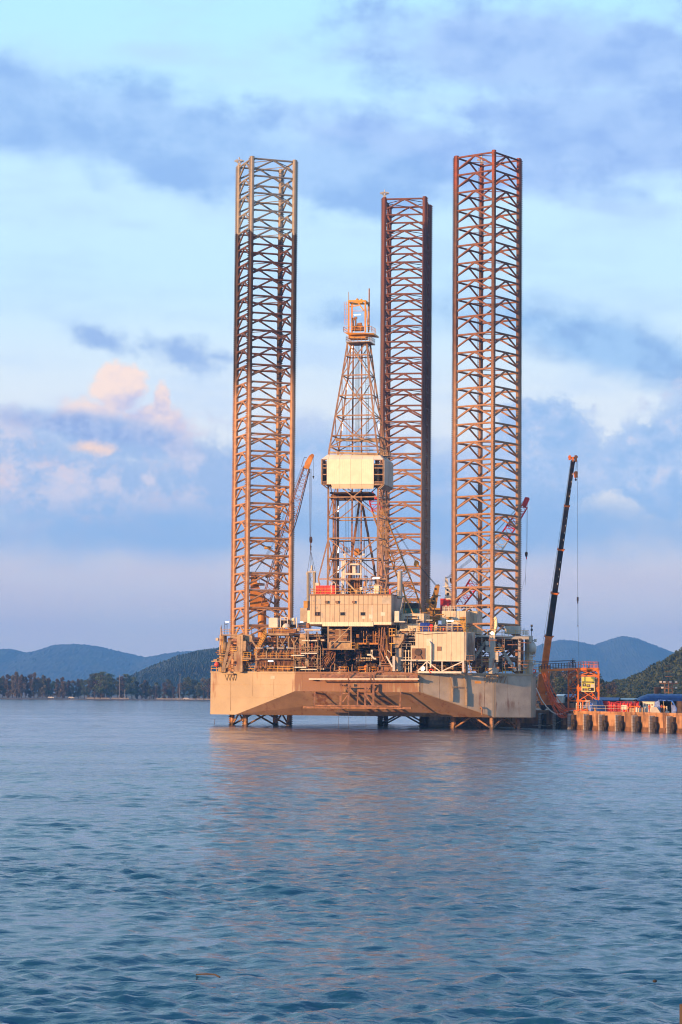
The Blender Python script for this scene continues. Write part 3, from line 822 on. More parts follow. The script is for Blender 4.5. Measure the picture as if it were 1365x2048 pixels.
m_rack = leg_mat('rack_teeth_paint', [(45, 55, (.09, .06, .05), (.06, .045, .04))], (.24, .15, .10), 6)

def build_leg(name_label, c, offs, ztop, mc, mbm, ladder_side, lamp_at, teeth_dirs):
    ch = [V((c[0] + o[0], c[1] + o[1], 0)) for o in offs]           # FL.. order round the square
    ctr = V((c[0], c[1], 0))
    nb_ = round((ztop - .45 - 2.75) / BAY0); BAY = (ztop - .45 - 2.75) / nb_
    levels = [ztop - .45 - i * BAY for i in range(nb_ + 2)]
    mb = MB()
    for i in range(4):
        p, q = ch[i], ch[(i + 1) % 4]; d = (q - p).normalized()
        for z in levels:
            a, b = V((p.x, p.y, z)), V((q.x, q.y, z)); mid = a.lerp(b, .5)
            mb.tube(a, b, .215, 8, cap=False)
            lo = z - BAY * .70
            mb.tube(mid - Z * .05, V((p.x, p.y, lo)), .205, 7, cap=False); mb.tube(mid - Z * .05, V((q.x, q.y, lo)), .205, 7, cap=False)
            # gusset plates: haunches at the apex and at the chords
            n = V((d.y, -d.x, 0)) * .06
            for s_ in (-1, 1):
                dd = d * s_
                mb.prism([mid + dd * .1 - n, mid + dd * 1.15 - n, mid + dd * .75 - Z * .5 - n, mid + dd * .1 - Z * .45 - n], n * 2)
                e = V((p.x, p.y, z)) if s_ > 0 else V((q.x, q.y, z))
                mb.prism([e + dd * .3 - n, e + dd * .95 - n, e + dd * .3 - Z * .6 - n], n * 2)
                e2 = V((e.x, e.y, lo))
                mb.prism([e2 + dd * .3 - n + Z * .55, e2 + dd * .78 + Z * .48 - n, e2 + dd * .3 - Z * .25 - n], n * 2)
        # inner horizontal bracing joining the middles of the faces
    for z in levels[::2]:
        for i in range(4):
            a = ch[i].lerp(ch[(i + 1) % 4], .5); b = ch[(i + 1) % 4].lerp(ch[(i + 2) % 4], .5)
            mb.tube((a.x, a.y, z - .05), (b.x, b.y, z - .05), .09, 6, cap=False)
    leg = part(mb, 'leg', mbm, label=name_label)
    for i in range(4):
        p = ch[i]; m1 = MB()
        out = (p - ctr).normalized(); sd_ = V((-out.y, out.x, 0))
        # chord: a box tube with its edge plates, corners set to the outside
        e1 = (ch[(i + 1) % 4] - p).normalized(); e0 = (ch[i - 1] - p).normalized()
        n = 8
        m1.tube((p.x, p.y, -2.5), (p.x, p.y, ztop), .47, 8)
        for dvec in teeth_dirs(i, e0, e1, out):
            t = V((-dvec.y, dvec.x, 0))
            pr = p + dvec * .44
            m1.obox(V((pr.x, pr.y, -2.5)) - t * .09, t * .20, dvec * .20, Z * (ztop + 2.4))
        part(m1, 'chord', mc, leg)
        m2 = MB()
        for dvec in teeth_dirs(i, e0, e1, out):               # toothed bar in one piece
            t = V((-dvec.y, dvec.x, 0)) * .08; pr = p + dvec * .62
            prof = []; z = -1.0
            while z < ztop - .4:
                prof += [(z, 0), (z + .08, .26), (z + .22, .26), (z + .30, 0)]; z += .46
            vs = []
            for zz_, h in prof:
                q = V((pr.x, pr.y, zz_)); vs += [q - t + dvec * h, q + t + dvec * h, q + t - dvec * .08, q - t - dvec * .08]
            fs = []
            for k in range(len(prof) - 1):
                for a_ in range(4): fs.append((k * 4 + a_, k * 4 + (a_ + 1) % 4, k * 4 + 4 + (a_ + 1) % 4, k * 4 + 4 + a_))
            m2.add(vs, fs)
        part(m2, 'gear_rack', m_rack if mc is not m_legL_c else mc, leg)
    # ladder inside one face
    i = ladder_side; p = ch[i].lerp(ch[(i + 1) % 4], .09); d = (ch[(i + 1) % 4] - ch[i]).normalized()
    m3 = MB()
    for s_ in (0, .45): m3.tube((p.x + d.x * s_, p.y + d.y * s_, 12), (p.x + d.x * s_, p.y + d.y * s_, ztop - 1), .035, 4)
    z = 12.5
    while z < ztop - 1:
        m3.tube((p.x, p.y, z), (p.x + d.x * .45, p.y + d.y * .45, z), .028, 4); z += .5
    part(m3, 'ladder', m_cable, leg)
    if lamp_at is not None:
        q = ch[lamp_at]; z = ztop
        m4 = MB(); m4.box(q.x - .35, q.x + .35, q.y - .35, q.y + .35, z, z + .55); m4.tube((q.x, q.y, z + .5), (q.x, q.y, z + 1.5), .09)
        for a in range(6):
            t = a * math.pi / 3; e = V((q.x + .85 * math.cos(t), q.y + .85 * math.sin(t), z + 1.05))
            m4.beam((q.x, q.y, z + 1.25), e, .08); m4.obox(e - V((.22, .1, .25)), V((.44, 0, 0)), V((0, .2, 0)), V((0, 0, .4)))
        m4.tube((q.x, q.y, z + 1.5), (q.x, q.y, z + 1.85), .16)
        part(m4, 'beacon_lights', m_lightgrey, leg)
    return ch, levels
cl = at(523.8, 1240, 410); LL = (cl.x, 410)
offL = [(-6.29, 2.99), (-2.99, -6.29), (6.29, -2.99), (2.99, 6.29)]
zL = at(506, 312.5, 410 - 6.29).z
build_leg('left leg, dark in the middle with a pale grey top', LL, offL, zL, m_legL_c, m_legL_b, 2, 0, lambda i, e0, e1, out: (-e0 if i in (0, 2) else -e1,))
cr = at(972.6, 1200, 395); offR = [(-6.79, -.91), (.91, -6.79), (6.79, .91), (-.91, 6.79)]
zR = at(982, 300, 395 - 6.79).z
RR = (cr.x, 395)
build_leg('right leg, nearest and widest, red towards its top', RR, offR, zR, m_legR_c, m_legR_b, 3, 3, lambda i, e0, e1, out: (out,))
cm = at(809.3, 1200, 449); offM = [(-5.47, -4.01), (4.01, -5.47), (5.47, 4.01), (-4.01, 5.47)]
zM = at(847.5, 393, 449 - 5.47).z
MM = (cm.x, 449)
build_leg('middle leg, farthest and reddish brown', MM, offM, zM, m_legM_c, m_legM_b, 2, 0, lambda i, e0, e1, out: (-e1 if i in (0, 2) else -e0,))

# ------------------------------------------------------------------ jacking towers round the legs
def jack_tower(px, pyt, pyb, Y, lit=m_tan, flip=1):
    a = at(px, pyb, Y); zt = at(px, pyt, Y).z; H = zt - ZD
    mb = MB(); o = V((a.x, Y, ZD))
    mb.obox(o - U * .65 - W * .6, U * 1.3, W * 1.4, Z * H)
    mb.obox(o - U * .1 - W * .66, U * .2, W * .05, Z * H * .97)
    for k, (z0, z1, s_) in enumerate(((.30, .55, -1), (.56, .84, 1), (.02, .16, -1))):
        mb.obox(o + U * (.65 if s_ * flip > 0 else -1.35) - W * .5 + Z * H * z0, U * .7, W * 1.1, Z * H * (z1 - z0))
    tw = part(mb, 'jacking_tower', lit)
    m2 = MB()
    for z0, s_ in ((.57, -1), (.3, 1)):
        s_ *= flip; q = o + U * (.65 * s_) - W * .7 + Z * H * z0
        m2.obox(q if s_ > 0 else q - U * 1.5, U * 1.5, W * 1.2, Z * .12)
        m2.rail([q, q + U * 1.5 * s_, q + U * 1.5 * s_ + W * 1.2], .9, 1.5, .045)
    part(m2, 'service_platform', m_yellow, tw)
    return tw
jack_tower(481, 1270, 1342, 396.5, m_tan)
jack_tower(985, 1270, 1342, 386.5, m_lightgrey, -1)
# corner columns with round end tanks
def corner_column(px, pyt, Y, mat, w):
    o = at(px, 1342, Y); H = at(px, pyt, Y).z - ZD; o.z = ZD
    mb = MB(); mb.obox(o - U * w / 2 - W * .8, U * w, W * 1.6, Z * H * .30)
    mb.tube(o + Z * H * .28, o + Z * H * .98, w * .48, 14)
    mb.ball(o + Z * H * .66 + U * .55 * (1 if px > 682 else .4), w * .62, 12, 8, (1, 1, 1.35))
    mb.obox(o - U * (w / 2 + .2) - W * .9 + Z * H * .45, U * (w + .7), W * 1.8, Z * .14)
    mb.obox(o - U * (w / 2 + .3) - W * .9 + Z * H * .24, U * (w + .9), W * 1.8, Z * .14)
    c = part(mb, 'corner_column', mat, smooth=True)
    m2 = MB()
    for z0 in (.24, .45):
        q = o - U * (w / 2 + .2) - W * .9 + Z * (H * z0 + .14); m2.rail([q + W * 1.5, q, q + U * (w + .7), q + U * (w + .7) + W * 1.5], .8, 1.2, .04)
    for s_ in (-.2, .2): m2.tube(o + U * s_ - W * (w * .5 + .15), o + U * s_ - W * (w * .5 + .15) + Z * H * 1.05, .04, 4)
    k = 0
    while k < H: m2.tube(o - U * .2 - W * (w * .5 + .15) + Z * k, o + U * .2 - W * (w * .5 + .15) + Z * k, .03, 4); k += .5
    part(m2, 'handrail', m_yellow, c)
    m3 = MB(); e = o + Z * H * .86 + U * (w * .6 * (1 if px > 682 else -1)); s_ = 1 if px > 682 else -1
    m3.beam(o + Z * H * .86, e + U * .4 * s_, .15); m3.obox(e + U * (.3 * s_) - U * .28 - W * .3 - Z * .3, U * .56, W * .6, Z * .6)
    part(m3, 'floodlight', m_lightgrey, c)
    return c
corner_column(446, 1268, 400, m_tan, 1.7)
corner_column(1058, 1270, 393, m_lightgrey, 1.8)
mb = MB()
for (x0, y0, x1, y1, w) in ((461, 1277, 446, 1342, .62), (470, 1298, 453, 1336, .42), (462, 1275, 478, 1275, .5)):
    mb.beam(at(x0, y0, 397.5), at(x1, y1, 397.5), w)
part(mb, 'diagonal_brace', m_tan)
mb = MB()
for (x0, y0, x1, y1, w) in ((997, 1287, 1032, 1342, .6), (976, 1278, 942, 1326, .6), (1039, 1278, 1039, 1342, .5), (990, 1275, 1058, 1276, .6)):
    mb.beam(at(x0, y0, 388.2), at(x1, y1, 388.2), w)
part(mb, 'diagonal_brace', m_lightgrey)
mb = MB()
for (x0, y0, x1, y1) in ((1010, 1286, 1030, 1312), (1003, 1320, 992, 1338), (1006, 1318, 1024, 1338), (950, 1290, 968, 1310), (955, 1330, 972, 1312)):
    mb.tube(at(x0, y0, 392), at(x1, y1, 392), .3, 7)
mb.tube(at(985, 1321, 391), at(1032, 1321, 391), .3, 7)
part(mb, 'inner_brace', m_rust)
# platforms round the leg wells
def platform(pts, z, th=.25, hh=1.1, mat=m_tan, rmat=m_yellow, close=False, inner=None):
    mb = MB(); mb.prism([V((p[0], p[1], z - th)) for p in pts], Z * th)
    o = part(mb, 'platform', mat)
    m2 = MB(); pp = [V((p[0], p[1], z)) for p in pts]
    m2.rail(pp[:-1] if not close else pp + pp[:1], hh, 1.6, .045); part(m2, 'handrail', rmat, o)
    return o
def PL(px, Y): p = at(px, 1385, Y); return (p.x, Y)
zp = at(490, 1269, 397).z
platform([PL(443, 397.5), PL(502, 396.5), PL(502, 399.5), PL(443, 400.5)], zp)
zp2 = at(1000, 1271, 387).z
platform([PL(945, 387), PL(990, 385.6), PL(1058, 390), PL(1058, 394), PL(945, 391)], zp2, .35, 1.2, m_lightgrey)
# big boxes behind (dark jackhouse interior of each leg well)
for (c, o) in ((LL, offL), (RR, offR)):
    mb = MB()
    for i in range(4):
        p, q = V((c[0] + o[i][0] * 1.12, c[1] + o[i][1] * 1.12, ZD)), V((c[0] + o[(i + 1) % 4][0] * 1.12, c[1] + o[(i + 1) % 4][1] * 1.12, ZD))
        mb.beam(p + Z * 7.2, q + Z * 7.2, .9, .8); mb.beam(p, p + Z * 7.4, 1.0); mb.beam(p + Z * 3.4, q + Z * 3.4, .45)
        mb.beam(p + Z * 6.8, p.lerp(q, .5) + Z * 3.6, .4); mb.beam(q + Z * 6.8, p.lerp(q, .5) + Z * 3.6, .4)
    part(mb, 'jacking_frame', m_rust)
mb = MB()
c, o = MM, offM
for i in range(4):
    p, q = V((c[0] + o[i][0] * 1.12, c[1] + o[i][1] * 1.12, ZD)), V((c[0] + o[(i + 1) % 4][0] * 1.12, c[1] + o[(i + 1) % 4][1] * 1.12, ZD))
    mb.beam(p + Z * 7.2, q + Z * 7.2, .9, .8); mb.beam(p, p + Z * 7.4, 1.1)
part(mb, 'jacking_frame', m_rust)

# ------------------------------------------------------------------ deck rails
def dk(p, q, px): return onface(p, q, tface(p, q, px), ZD + .12, -.1)
mb = MB(); mb.rail([dk(A, B, 422.5), dk(A, B, 455), dk(A, B, 500), dk(A, B, 545), dk(A, B, 586)], 1.15, 1.25, .06)
part(mb, 'deck_railing', m_yellow)
mb = MB(); mb.rail([dk(C, D, 930), dk(C, D, 957)], 1.15, 1.6, .05); mb.rail([dk(C, D, 971), dk(C, D, 976)], 1.2, .5, .07)
mb.rail([dk(D, E_, 1005), dk(D, E_, 1011)], 1.2, .5, .08); mb.rail([dk(D, E_, 1011), dk(D, E_, 1052)], 1.15, 1.5, .06)
part(mb, 'deck_railing', m_yellow)
mb = MB(); mb.rail([dk(C, D, 842), dk(C, D, 926)], 1.15, 1.6, .045); part(mb, 'deck_railing', m_yellow)
# landing platform at the gangway end
mb = MB(); q = at(1066, 1347.5, 394); mb.obox(q, U * 1.45, W * 2.2, Z * .3); mb.prism([q + U * .1, q + U * 1.2, q + U * .1 - Z * .9], W * .3)
pf = part(mb, 'gangway_landing', m_lightgrey)
m2 = MB(); q = q + Z * .3; m2.rail([q, q + U * 1.4, q + U * 1.4 + W * 2], 1.1, .7, .06); part(m2, 'handrail', m_yellow, pf)

# ================================================================== DERRICK
DER = V((0, 0, 0))
def dq(px, py, d): return S(px, py, d)
# levels down the front face: (py, left px, right px, front depth, side depth)
tap = [(684.6, 695.6, 733.5, 4.3, 3.4), (710, 691.5, 736, 4.0, 4.0), (750, 685, 739, 3.6, 4.9), (790, 678, 743.5, 3.1, 5.7), (830.6, 671, 747.5, 2.6, 6.6), (870.6, 664, 752, 2.2, 7.4), (893, 660, 755, 2.0, 8.0),
       (912, 657.5, 757, 2.0, 8.0), (953, 657.4, 756.8, 2.0, 8.0), (994, 657.2, 756.6, 2.0, 8.0), (1035, 657, 756.4, 2.0, 8.0), (1076, 656.7, 756.2, 2.0, 8.0), (1117, 656.4, 756, 2.0, 8.0), (1158, 656, 755.8, 2.0, 8.0), (1188, 655.8, 755.6, 2.0, 8.0)]
lev = []
for py, xl, xr, d, s in tap:
    fl, fr = dq(xl, py, d), dq(xr, py, d); z = (fl.z + fr.z) / 2; fl.z = fr.z = z
    lev.append((fl, fr, fr + W * s, fl + W * s))
mb = MB()
for k in range(len(lev)):
    for i in range(4):
        if k < len(lev) - 1: mb.beam(lev[k][i], lev[k + 1][i], .42 if k > 5 else .36)
        a, b = lev[k][i], lev[k][(i + 1) % 4]; mb.beam(a, b, .22 if i else .26)
# cross bracing: each X spans two bays, its centre on the horizontal between
cen = (1, 3, 5, 9, 12)
for kc in cen:
    for i in range(4):
        m_ = lev[kc][i].lerp(lev[kc][(i + 1) % 4], .5)
        for kk in (kc - 1, kc + 1):
            if kc == 12 and kk == 13: pass
            for j in (i, (i + 1) % 4): mb.beam(m_, lev[kk][j], .17 if i else .2)
        n = (lev[kc][(i + 1) % 4] - lev[kc][i]).normalized()
        mb.obox(m_ - n * .4 - Z * .25 - V((n.y, -n.x, 0)) * -.02, n * .8, V((n.y, -n.x, 0)) * .05, Z * .5)
for i in range(4):                                   # bracing hidden behind the wind wall
    a, b = lev[6][i], lev[8][(i + 1) % 4]; mb.beam(a, b, .15)
    mb.beam(lev[13][i], lev[14][i].lerp(lev[14][(i + 1) % 4], .5), .16)
derrick = part(mb, 'derrick', m_steel)
# splayed shoes
mb = MB()
fl, fr, br, bl = lev[11]; fl2, fr2, br2, bl2 = lev[13]
for top_, knee, foot in ((fl + Z * -.4, S(637, 1158, 2), S(640, 1170, 2)), (fr + Z * -.4, S(774, 1158, 2), S(771, 1176, 2))):
    mb.beam(top_, knee, .3); mb.beam(knee, foot, .3)
    mb.beam(knee, V((fl2.x if knee.x < fl2.x else fr2.x, fl2.y if knee.x < fl2.x else fr2.y, knee.z)), .26)
for p, s_ in ((bl, -1), (br, 1)):
    mb.beam(p - Z * .4, p - Z * 4.6 + U * 1.9 * s_, .3); mb.beam(p - Z * 4.6 + U * 1.9 * s_, p - Z * 4.6, .24); mb.beam(p - Z * 4.6 + U * 1.9 * s_, p - Z * 6.4 + U * 1.6 * s_, .3)
part(mb, 'splay_brace', m_steel, derrick)
# V-door bracing of the back face
mb = MB()
for x0, y0, x1, y1 in ((722, 985, 703, 1120), (725, 1008, 748, 1130), (703, 1120, 700, 1160), (748, 1130, 754, 1180)): mb.beam(S(x0, y0, 9.5), S(x1, y1, 9.5), .5)
part(mb, 'door_brace', m_rust, derrick)
# guide rails, stand pipes, lines
mb = MB()
for x0, x1 in ((707, 703.5), (724, 722.5)): mb.beam(S(x0, 686, 6.2), S(x1, 1188, 6.0), .34)
for x in (668, 671, 677): mb.tube(S(x, 985, 4), S(x + 1, 1188, 4), .16, 6)
mb.beam(S(667, 985, 4.2), S(667, 1188, 4.2), .6, .3); mb.beam(S(675, 985, 4.2), S(676, 1188, 4.2), .5, .3)
part(mb, 'guide_rail', m_rust, derrick)
mb = MB()
for x, y1 in ((712, 1100), (714, 1100), (716, 1100), (717.5, 1100), (719, 1100)): mb.tube(S(x, 690, 5.8), S(x, y1, 5.8), .035, 4)
for x in (694, 697, 733, 737, 700): mb.tube(S(x, 800, 6.5), S(x - 4, 1180, 6.5), .022, 4)
part(mb, 'drilling_line', m_cable, derrick)
mb = MB()
for s_ in (0, .55): mb.tube(S(731 + s_ * 9, 705, 7), S(735 + s_ * 9, 980, 8), .04, 4)
y = 706
while y < 980:
    k = (y - 705) / 275; a = S(731 + 4 * k, y, 7 + k); mb.tube(a, a + U * .55, .03, 4); y += 3.6
for x0, y0, y1 in ((762, 880, 1120), (768, 960, 1110)):
    for s_ in (0, .5): mb.tube(S(x0 + s_ * 9, y0, 8.5), S(x0 + s_ * 9, y1, 8.5), .04, 4)
    y = y0
    while y < y1: a = S(x0, y, 8.5); mb.tube(a, a + U * .5, .03, 4); y += 4
part(mb, 'ladder', m_tan, derrick)
# light tubes on the lattice
for x, y0, y1, d in ((705, 692, 703, 4.4), (696, 767, 779, 4.2), (686, 845, 861, 4.0), (759, 848, 860, 5.5), (677.5, 1012, 1024, 3.8), (677.5, 1095, 1106, 3.8), (677.5, 1133, 1145, 3.8)):
    mb = MB(); mb.tube(S(x, y0, d), S(x - 1.2, y1, d), .10, 6); part(mb, 'light_tube', m_lampw, derrick)
# travelling block, top drive and pipe stands
mb = MB(); a = S(708.5, 1110.5, 5.4); mb.obox(a, U * 1.15, W * .9, Z * 1.2); mb.tube(a + U * .1 + W * .45 + Z * 1.0, a + U * 1.05 + W * .45 + Z * 1.0, .5, 12)
part(mb, 'travelling_block', m_craney, derrick)
mb = MB()
for x in (690, 722): mb.beam(S(x, 1109, 2.6), S(x, 1158, 2.6), .32)
for y in (1128.6, 1148): mb.beam(S(690, y, 2.6), S(724, y, 2.6), .34)
mb.obox(S(687, 1111, 2.4), U * .5, W * .5, Z * .4); mb.obox(S(725, 1111, 2.4), U * .5, W * .5, Z * .4)
for x in (685, 687.5): mb.tube(S(x, 1122, 2.7), S(x, 1188, 2.7), .17, 6)
mb.obox(S(705, 1146, 3), U * .6, W * .6, Z * 1.4); mb.tube(S(711, 1130, 3), S(711, 1148, 3), .07)
part(mb, 'service_frame', m_white, derrick)
mb = MB()
for i in range(9): mb.tube(S(694 + i * 3.2, 1118 + (i % 3) * 2, 4.6), S(694 + i * 3.2, 1188, 4.6), .13, 6)
mb.obox(S(697, 1188, 5), U * 2.6, W * 2, Z * 3.4)
for x in (688, 728.5): mb.tube(S(x, 1080, 7), S(x, 1112, 7), .12, 6)
for i in range(6): mb.tube(S(684 + i * 3, 1094, 6.6), S(684 + i * 3, 1106, 6.6), .05, 4)
mb.beam(S(680, 1104, 6.6), S(700, 1104, 6.6), .15); mb.beam(S(678, 1083, 7), S(703, 1083, 7), .14)
part(mb, 'pipe_stand', m_rust, derrick)
mb = MB(); mb.tube(S(730, 1188, 1.4), S(730, 1172, 1.4), .05); mb.tube(S(730, 1172, 1.4), S(730, 1163, 1.4), .23, 8); mb.tube(S(728, 1188, 1.4), S(728, 1176, 1.4), .05)
part(mb, 'capstan', m_craney, derrick)
# girts across at the top of the wide part
mb = MB()
mb.beam(S(672, 879, 5), S(760, 882, 5), .55, .6); mb.beam(S(660, 905, 1.6), S(757, 908, 1.6), .5, .4)
part(mb, 'platform_beam', m_tan, derrick)

# ---- racking board with its wind wall
WZ = lambda py: S(700, py, 0).z
mb = MB(); d0 = .5
p = [S(654, 918.5, d0), S(748, 918.5, d0), S(748, 968, d0), S(654, 968, d0)]
mb.prism([p[3], p[2], p[1], p[0]], W * .12)
mb.prism([S(643.5, 918.3, d0), S(767.5, 919.3, d0), S(759, 909.5, 1.8), S(656, 909, 1.8)], W * .1)          # sloped hood
mb.prism([S(663, 968.2, d0), S(748, 968.6, d0), S(747.5, 977.5, 1.0), S(664.5, 977.2, 1.0)], W * .1)       # skirt
ww = part(mb, 'wind_wall', m_cream, derrick)
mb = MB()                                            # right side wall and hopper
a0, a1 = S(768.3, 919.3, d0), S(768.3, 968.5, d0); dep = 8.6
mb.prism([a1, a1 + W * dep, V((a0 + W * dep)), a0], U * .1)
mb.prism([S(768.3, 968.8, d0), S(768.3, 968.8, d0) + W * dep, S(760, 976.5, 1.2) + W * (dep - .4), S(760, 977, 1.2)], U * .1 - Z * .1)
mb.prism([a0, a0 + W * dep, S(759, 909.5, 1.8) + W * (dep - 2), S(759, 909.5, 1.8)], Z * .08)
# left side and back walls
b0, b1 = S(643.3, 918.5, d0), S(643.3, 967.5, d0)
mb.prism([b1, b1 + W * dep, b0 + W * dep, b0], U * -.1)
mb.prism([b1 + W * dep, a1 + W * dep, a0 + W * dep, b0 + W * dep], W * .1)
part(mb, 'side_wall', m_hullgrey, derrick, label='right and back walls of the racking board, shade put into their grey')  # grey paints in the shade on the cream cladding's unlit sides
mb = MB()
for x0, x1 in ((643.5, 653.5), (748.5, 768)):
    for y in (919.5, 929, 936, 949, 964, 968): mb.beam(S(x0, y, d0 + .25), S(x1, y, d0 + .25), .2)
    mb.beam(S(x1 - 1.2 if x0 > 700 else x0 + .8, 918.5, d0 + .1), S(x1 - 1.2 if x0 > 700 else x0 + .8, 968.5, d0 + .1), .22)
    mb.beam(S((x0 + x1) / 2, 920, d0 + 1.5), S((x0 + x1) / 2, 968, d0 + 1.5), .14)
    mb.tube(S(x0 + 5, 920, d0 + 2.4), S(x0 + 5, 968, d0 + 2.4), .3, 7)
mb.beam(S(643.5, 967, d0 + .2), S(656, 977, 1.4), .22); mb.beam(S(767.5, 968, d0 + .2), S(757, 977.5, 1.4), .22)
mb.beam(S(645, 968.3, d0 + .3), S(767, 969.3, d0 + .3), .26)
part(mb, 'racking_frame', m_steel, derrick)
mb = MB(); a = S(645, 962, 1.2); mb.obox(a, U * 12.4, W * 7.6, Z * .15); a = S(645, 940, 4.0); mb.obox(a, U * 12.4, W * 4.8, Z * .15)
mb.obox(S(660, 987, 2.6), U * 8.6, W * 6, Z * .3)
for x in range(682, 716, 3): mb.tube(S(x, 993, 3), S(x, 997, 3), .1, 5)
mb.obox(S(662, 1001, 9), U * 9.6, W * .3, Z * 1.2)
part(mb, 'racking_board', m_darkrust, derrick)
mb = MB(); a = S(776, 957, 9.4); mb.obox(a, U * .9, W * 1.2, Z * .12)
mb.rail([a, a + U * .9, a + U * .9 + W * 1.2], 1.1, .5, .04)
for s_ in (0, .6): mb.tube(a + U * s_ + Z * 1, a + U * s_ + Z * 5.6, .04, 4)
for k in range(10): mb.tube(a + Z * (1 + k * .5), a + U * .6 + Z * (1 + k * .5), .03, 4)
a = S(757, 912, 4.6); mb.obox(a, U * 2.2, W * 2, Z * .12); mb.rail([a, a + U * 2.2, a + U * 2.2 + W * 2], 1.1, .7, .05)
for k in range(4): mb.tube(a + U * (.3 + k * .4) + W * .6, a + U * (.3 + k * .35) + W * .6 + Z * (1.2 + (k % 2)), .1, 6)
part(mb, 'side_platform', m_tan, derrick)

# ---- crown
mb = MB()
a = S(692.5, 685, 3.0); mb.obox(a, U * 5.2, W * 5.2, Z * .18)
part(mb, 'crown_walkway', m_tan, derrick)
mb = MB(); a = a + Z * .18; mb.rail([a + W * 5, a, a + U * 5.15, a + U * 5.15 + W * 5], 1.05, .9, .055); part(mb, 'handrail', m_tan, derrick)
mb = MB(); a = S(697.5, 676.5, 4.0); mb.obox(a, U * 3.6, W * 3.3, Z * 1.15)
a = S(688.5, 664.6, 2.4)
mb.prism([S(688.5, 664.6, 2.2), S(748, 666, 3.4), S(748.5, 669.5, 3.4) + Z * 0, S(733, 668, 2.4), S(697, 669.5, 2.6)], W * 4.6)
for k in range(4): mb.beam(S(698 + k * 11.3, 666, 3.96), S(698 + k * 11.3, 676.5, 3.96), .12)
part(mb, 'crown_block_beam', m_crown, derrick)
mb = MB()
for x, y1, d in ((698, 602, 2.8), (731, 602, 2.8), (704.5, 608, 6.0), (737.5, 607, 6.0)): mb.beam(S(x, 664.5, d), S(x, y1, d), .34)
mb.beam(S(697, 602, 2.8), S(732, 602, 2.8), .36); mb.beam(S(704, 608, 6), S(738, 607.5, 6), .3)
mb.beam(S(698, 602, 2.8), S(704.5, 608, 6.0), .3); mb.beam(S(731, 602, 2.8), S(737.5, 607, 6.0), .3)
mb.beam(S(715, 603, 2.85), S(728, 621, 2.85), .26); mb.beam(S(700, 613, 3), S(718, 611, 3), .22); mb.beam(S(705, 607, 5), S(727, 606, 5), .5)
mb.beam(S(706, 622, 5.9), S(730, 622, 5.9), .1); mb.tube(S(731, 604, 2.9), S(737, 660, 5.9), .08)
mb.tube(S(714, 602, 3.2), S(714, 600, 3.2), .35, 10); mb.tube(S(722, 602, 3.2), S(722, 600, 3.2), .32, 10)
mb.ball(S(715, 599.5, 3.2), .32); mb.ball(S(723, 600, 3.2), .26)
part(mb, 'crown_frame', m_crown, derrick)
mb = MB(); a = S(708, 661, 3.6); mb.obox(a, U * 1.9, W * 1.4, Z * 1.0); mb.prism([S(714, 651, 3.6), S(724, 651, 3.6), S(723, 645, 3.6), S(715, 646, 3.6)], W * .8)
mb.tube(S(707, 662, 3.4), S(706, 640, 3.4), .22, 8); mb.tube(S(712, 655, 3.5), S(711.5, 636, 3.5), .2, 8); mb.obox(S(704, 640, 3.3), U * .6, W * .5, Z * .5); mb.obox(S(709.5, 637.5, 3.3), U * .5, W * .5, Z * .45)
part(mb, 'crown_sheave', m_rust, derrick)
mb = MB(); mb.tube(S(698, 603, 3.0), S(697.8, 584, 3.0), .10, 6, .07); part(mb, 'mast_pipe', m_tan, derrick)
mb = MB(); mb.tube(S(738.5, 660, 5.8), S(739, 577, 5.8), .16, 7); part(mb, 'mast_pipe', m_steel, derrick)
mb = MB(); mb.tube(S(708.5, 629.5, 2.9), S(722, 629, 2.9), .11, 6); part(mb, 'light_tube', m_lampw, derrick)
mb = MB()
for s_ in (0, .5):
    mb.tube(S(690, 648, 3) + U * s_, S(689, 604, 3) + U * s_, .035, 4)
for y in range(604, 650, 5): mb.tube(S(689.4, y, 3), S(697.5, y, 3), .03, 4)
a = S(687.5, 664, 2.2); mb.rail([a + W * 3.5, a, a + U * 6.0 + W * .6, a + U * 6.1 + W * 4], 1.1, 1.2, .05)
part(mb, 'crown_handrail', m_crown, derrick)

# ================================================================== DRILL FLOOR HOUSE
def fbox(mb, x0, x1, y0, y1, d, depth):
    a, b = S(x0, y1, d), S(x1, y1, d); z0 = (a.z + b.z) / 2; z1 = (S(x0, y0, d).z + S(x1, y0, d).z) / 2
    a.z = b.z = z0; w = (b - a).length
    mb.obox(a, U * w, W * depth, Z * (z1 - z0)); return a, w, z1 - z0
mb = MB(); fbox(mb, 620, 782, 1190.5, 1246, 0, 10.5)
house = part(mb, 'drill_floor_house', m_beige)
mb = MB(); fbox(mb, 619.5, 645, 1244.2, 1248.5, -.14, 9); fbox(mb, 645.3, 747, 1244.4, 1252.5, -.22, .5); fbox(mb, 747.4, 783, 1244.2, 1249.3, -.14, 9)
part(mb, 'skirt', m_cream, house)
mb = MB(); fbox(mb, 619.5, 783, 1188.2, 1190.6, -.18, 10.9); part(mb, 'roof_edge', m_rust, house)
mb = MB(); a = S(782.3, 1246, -.02); mb.obox(a + U * .02, U * .06, W * 10.4, Z * (S(782, 1190.5, 0).z - a.z)); part(mb, 'side_wall', m_hullgrey, house)  # thin grey sheet, puts the shade of this side into the colour
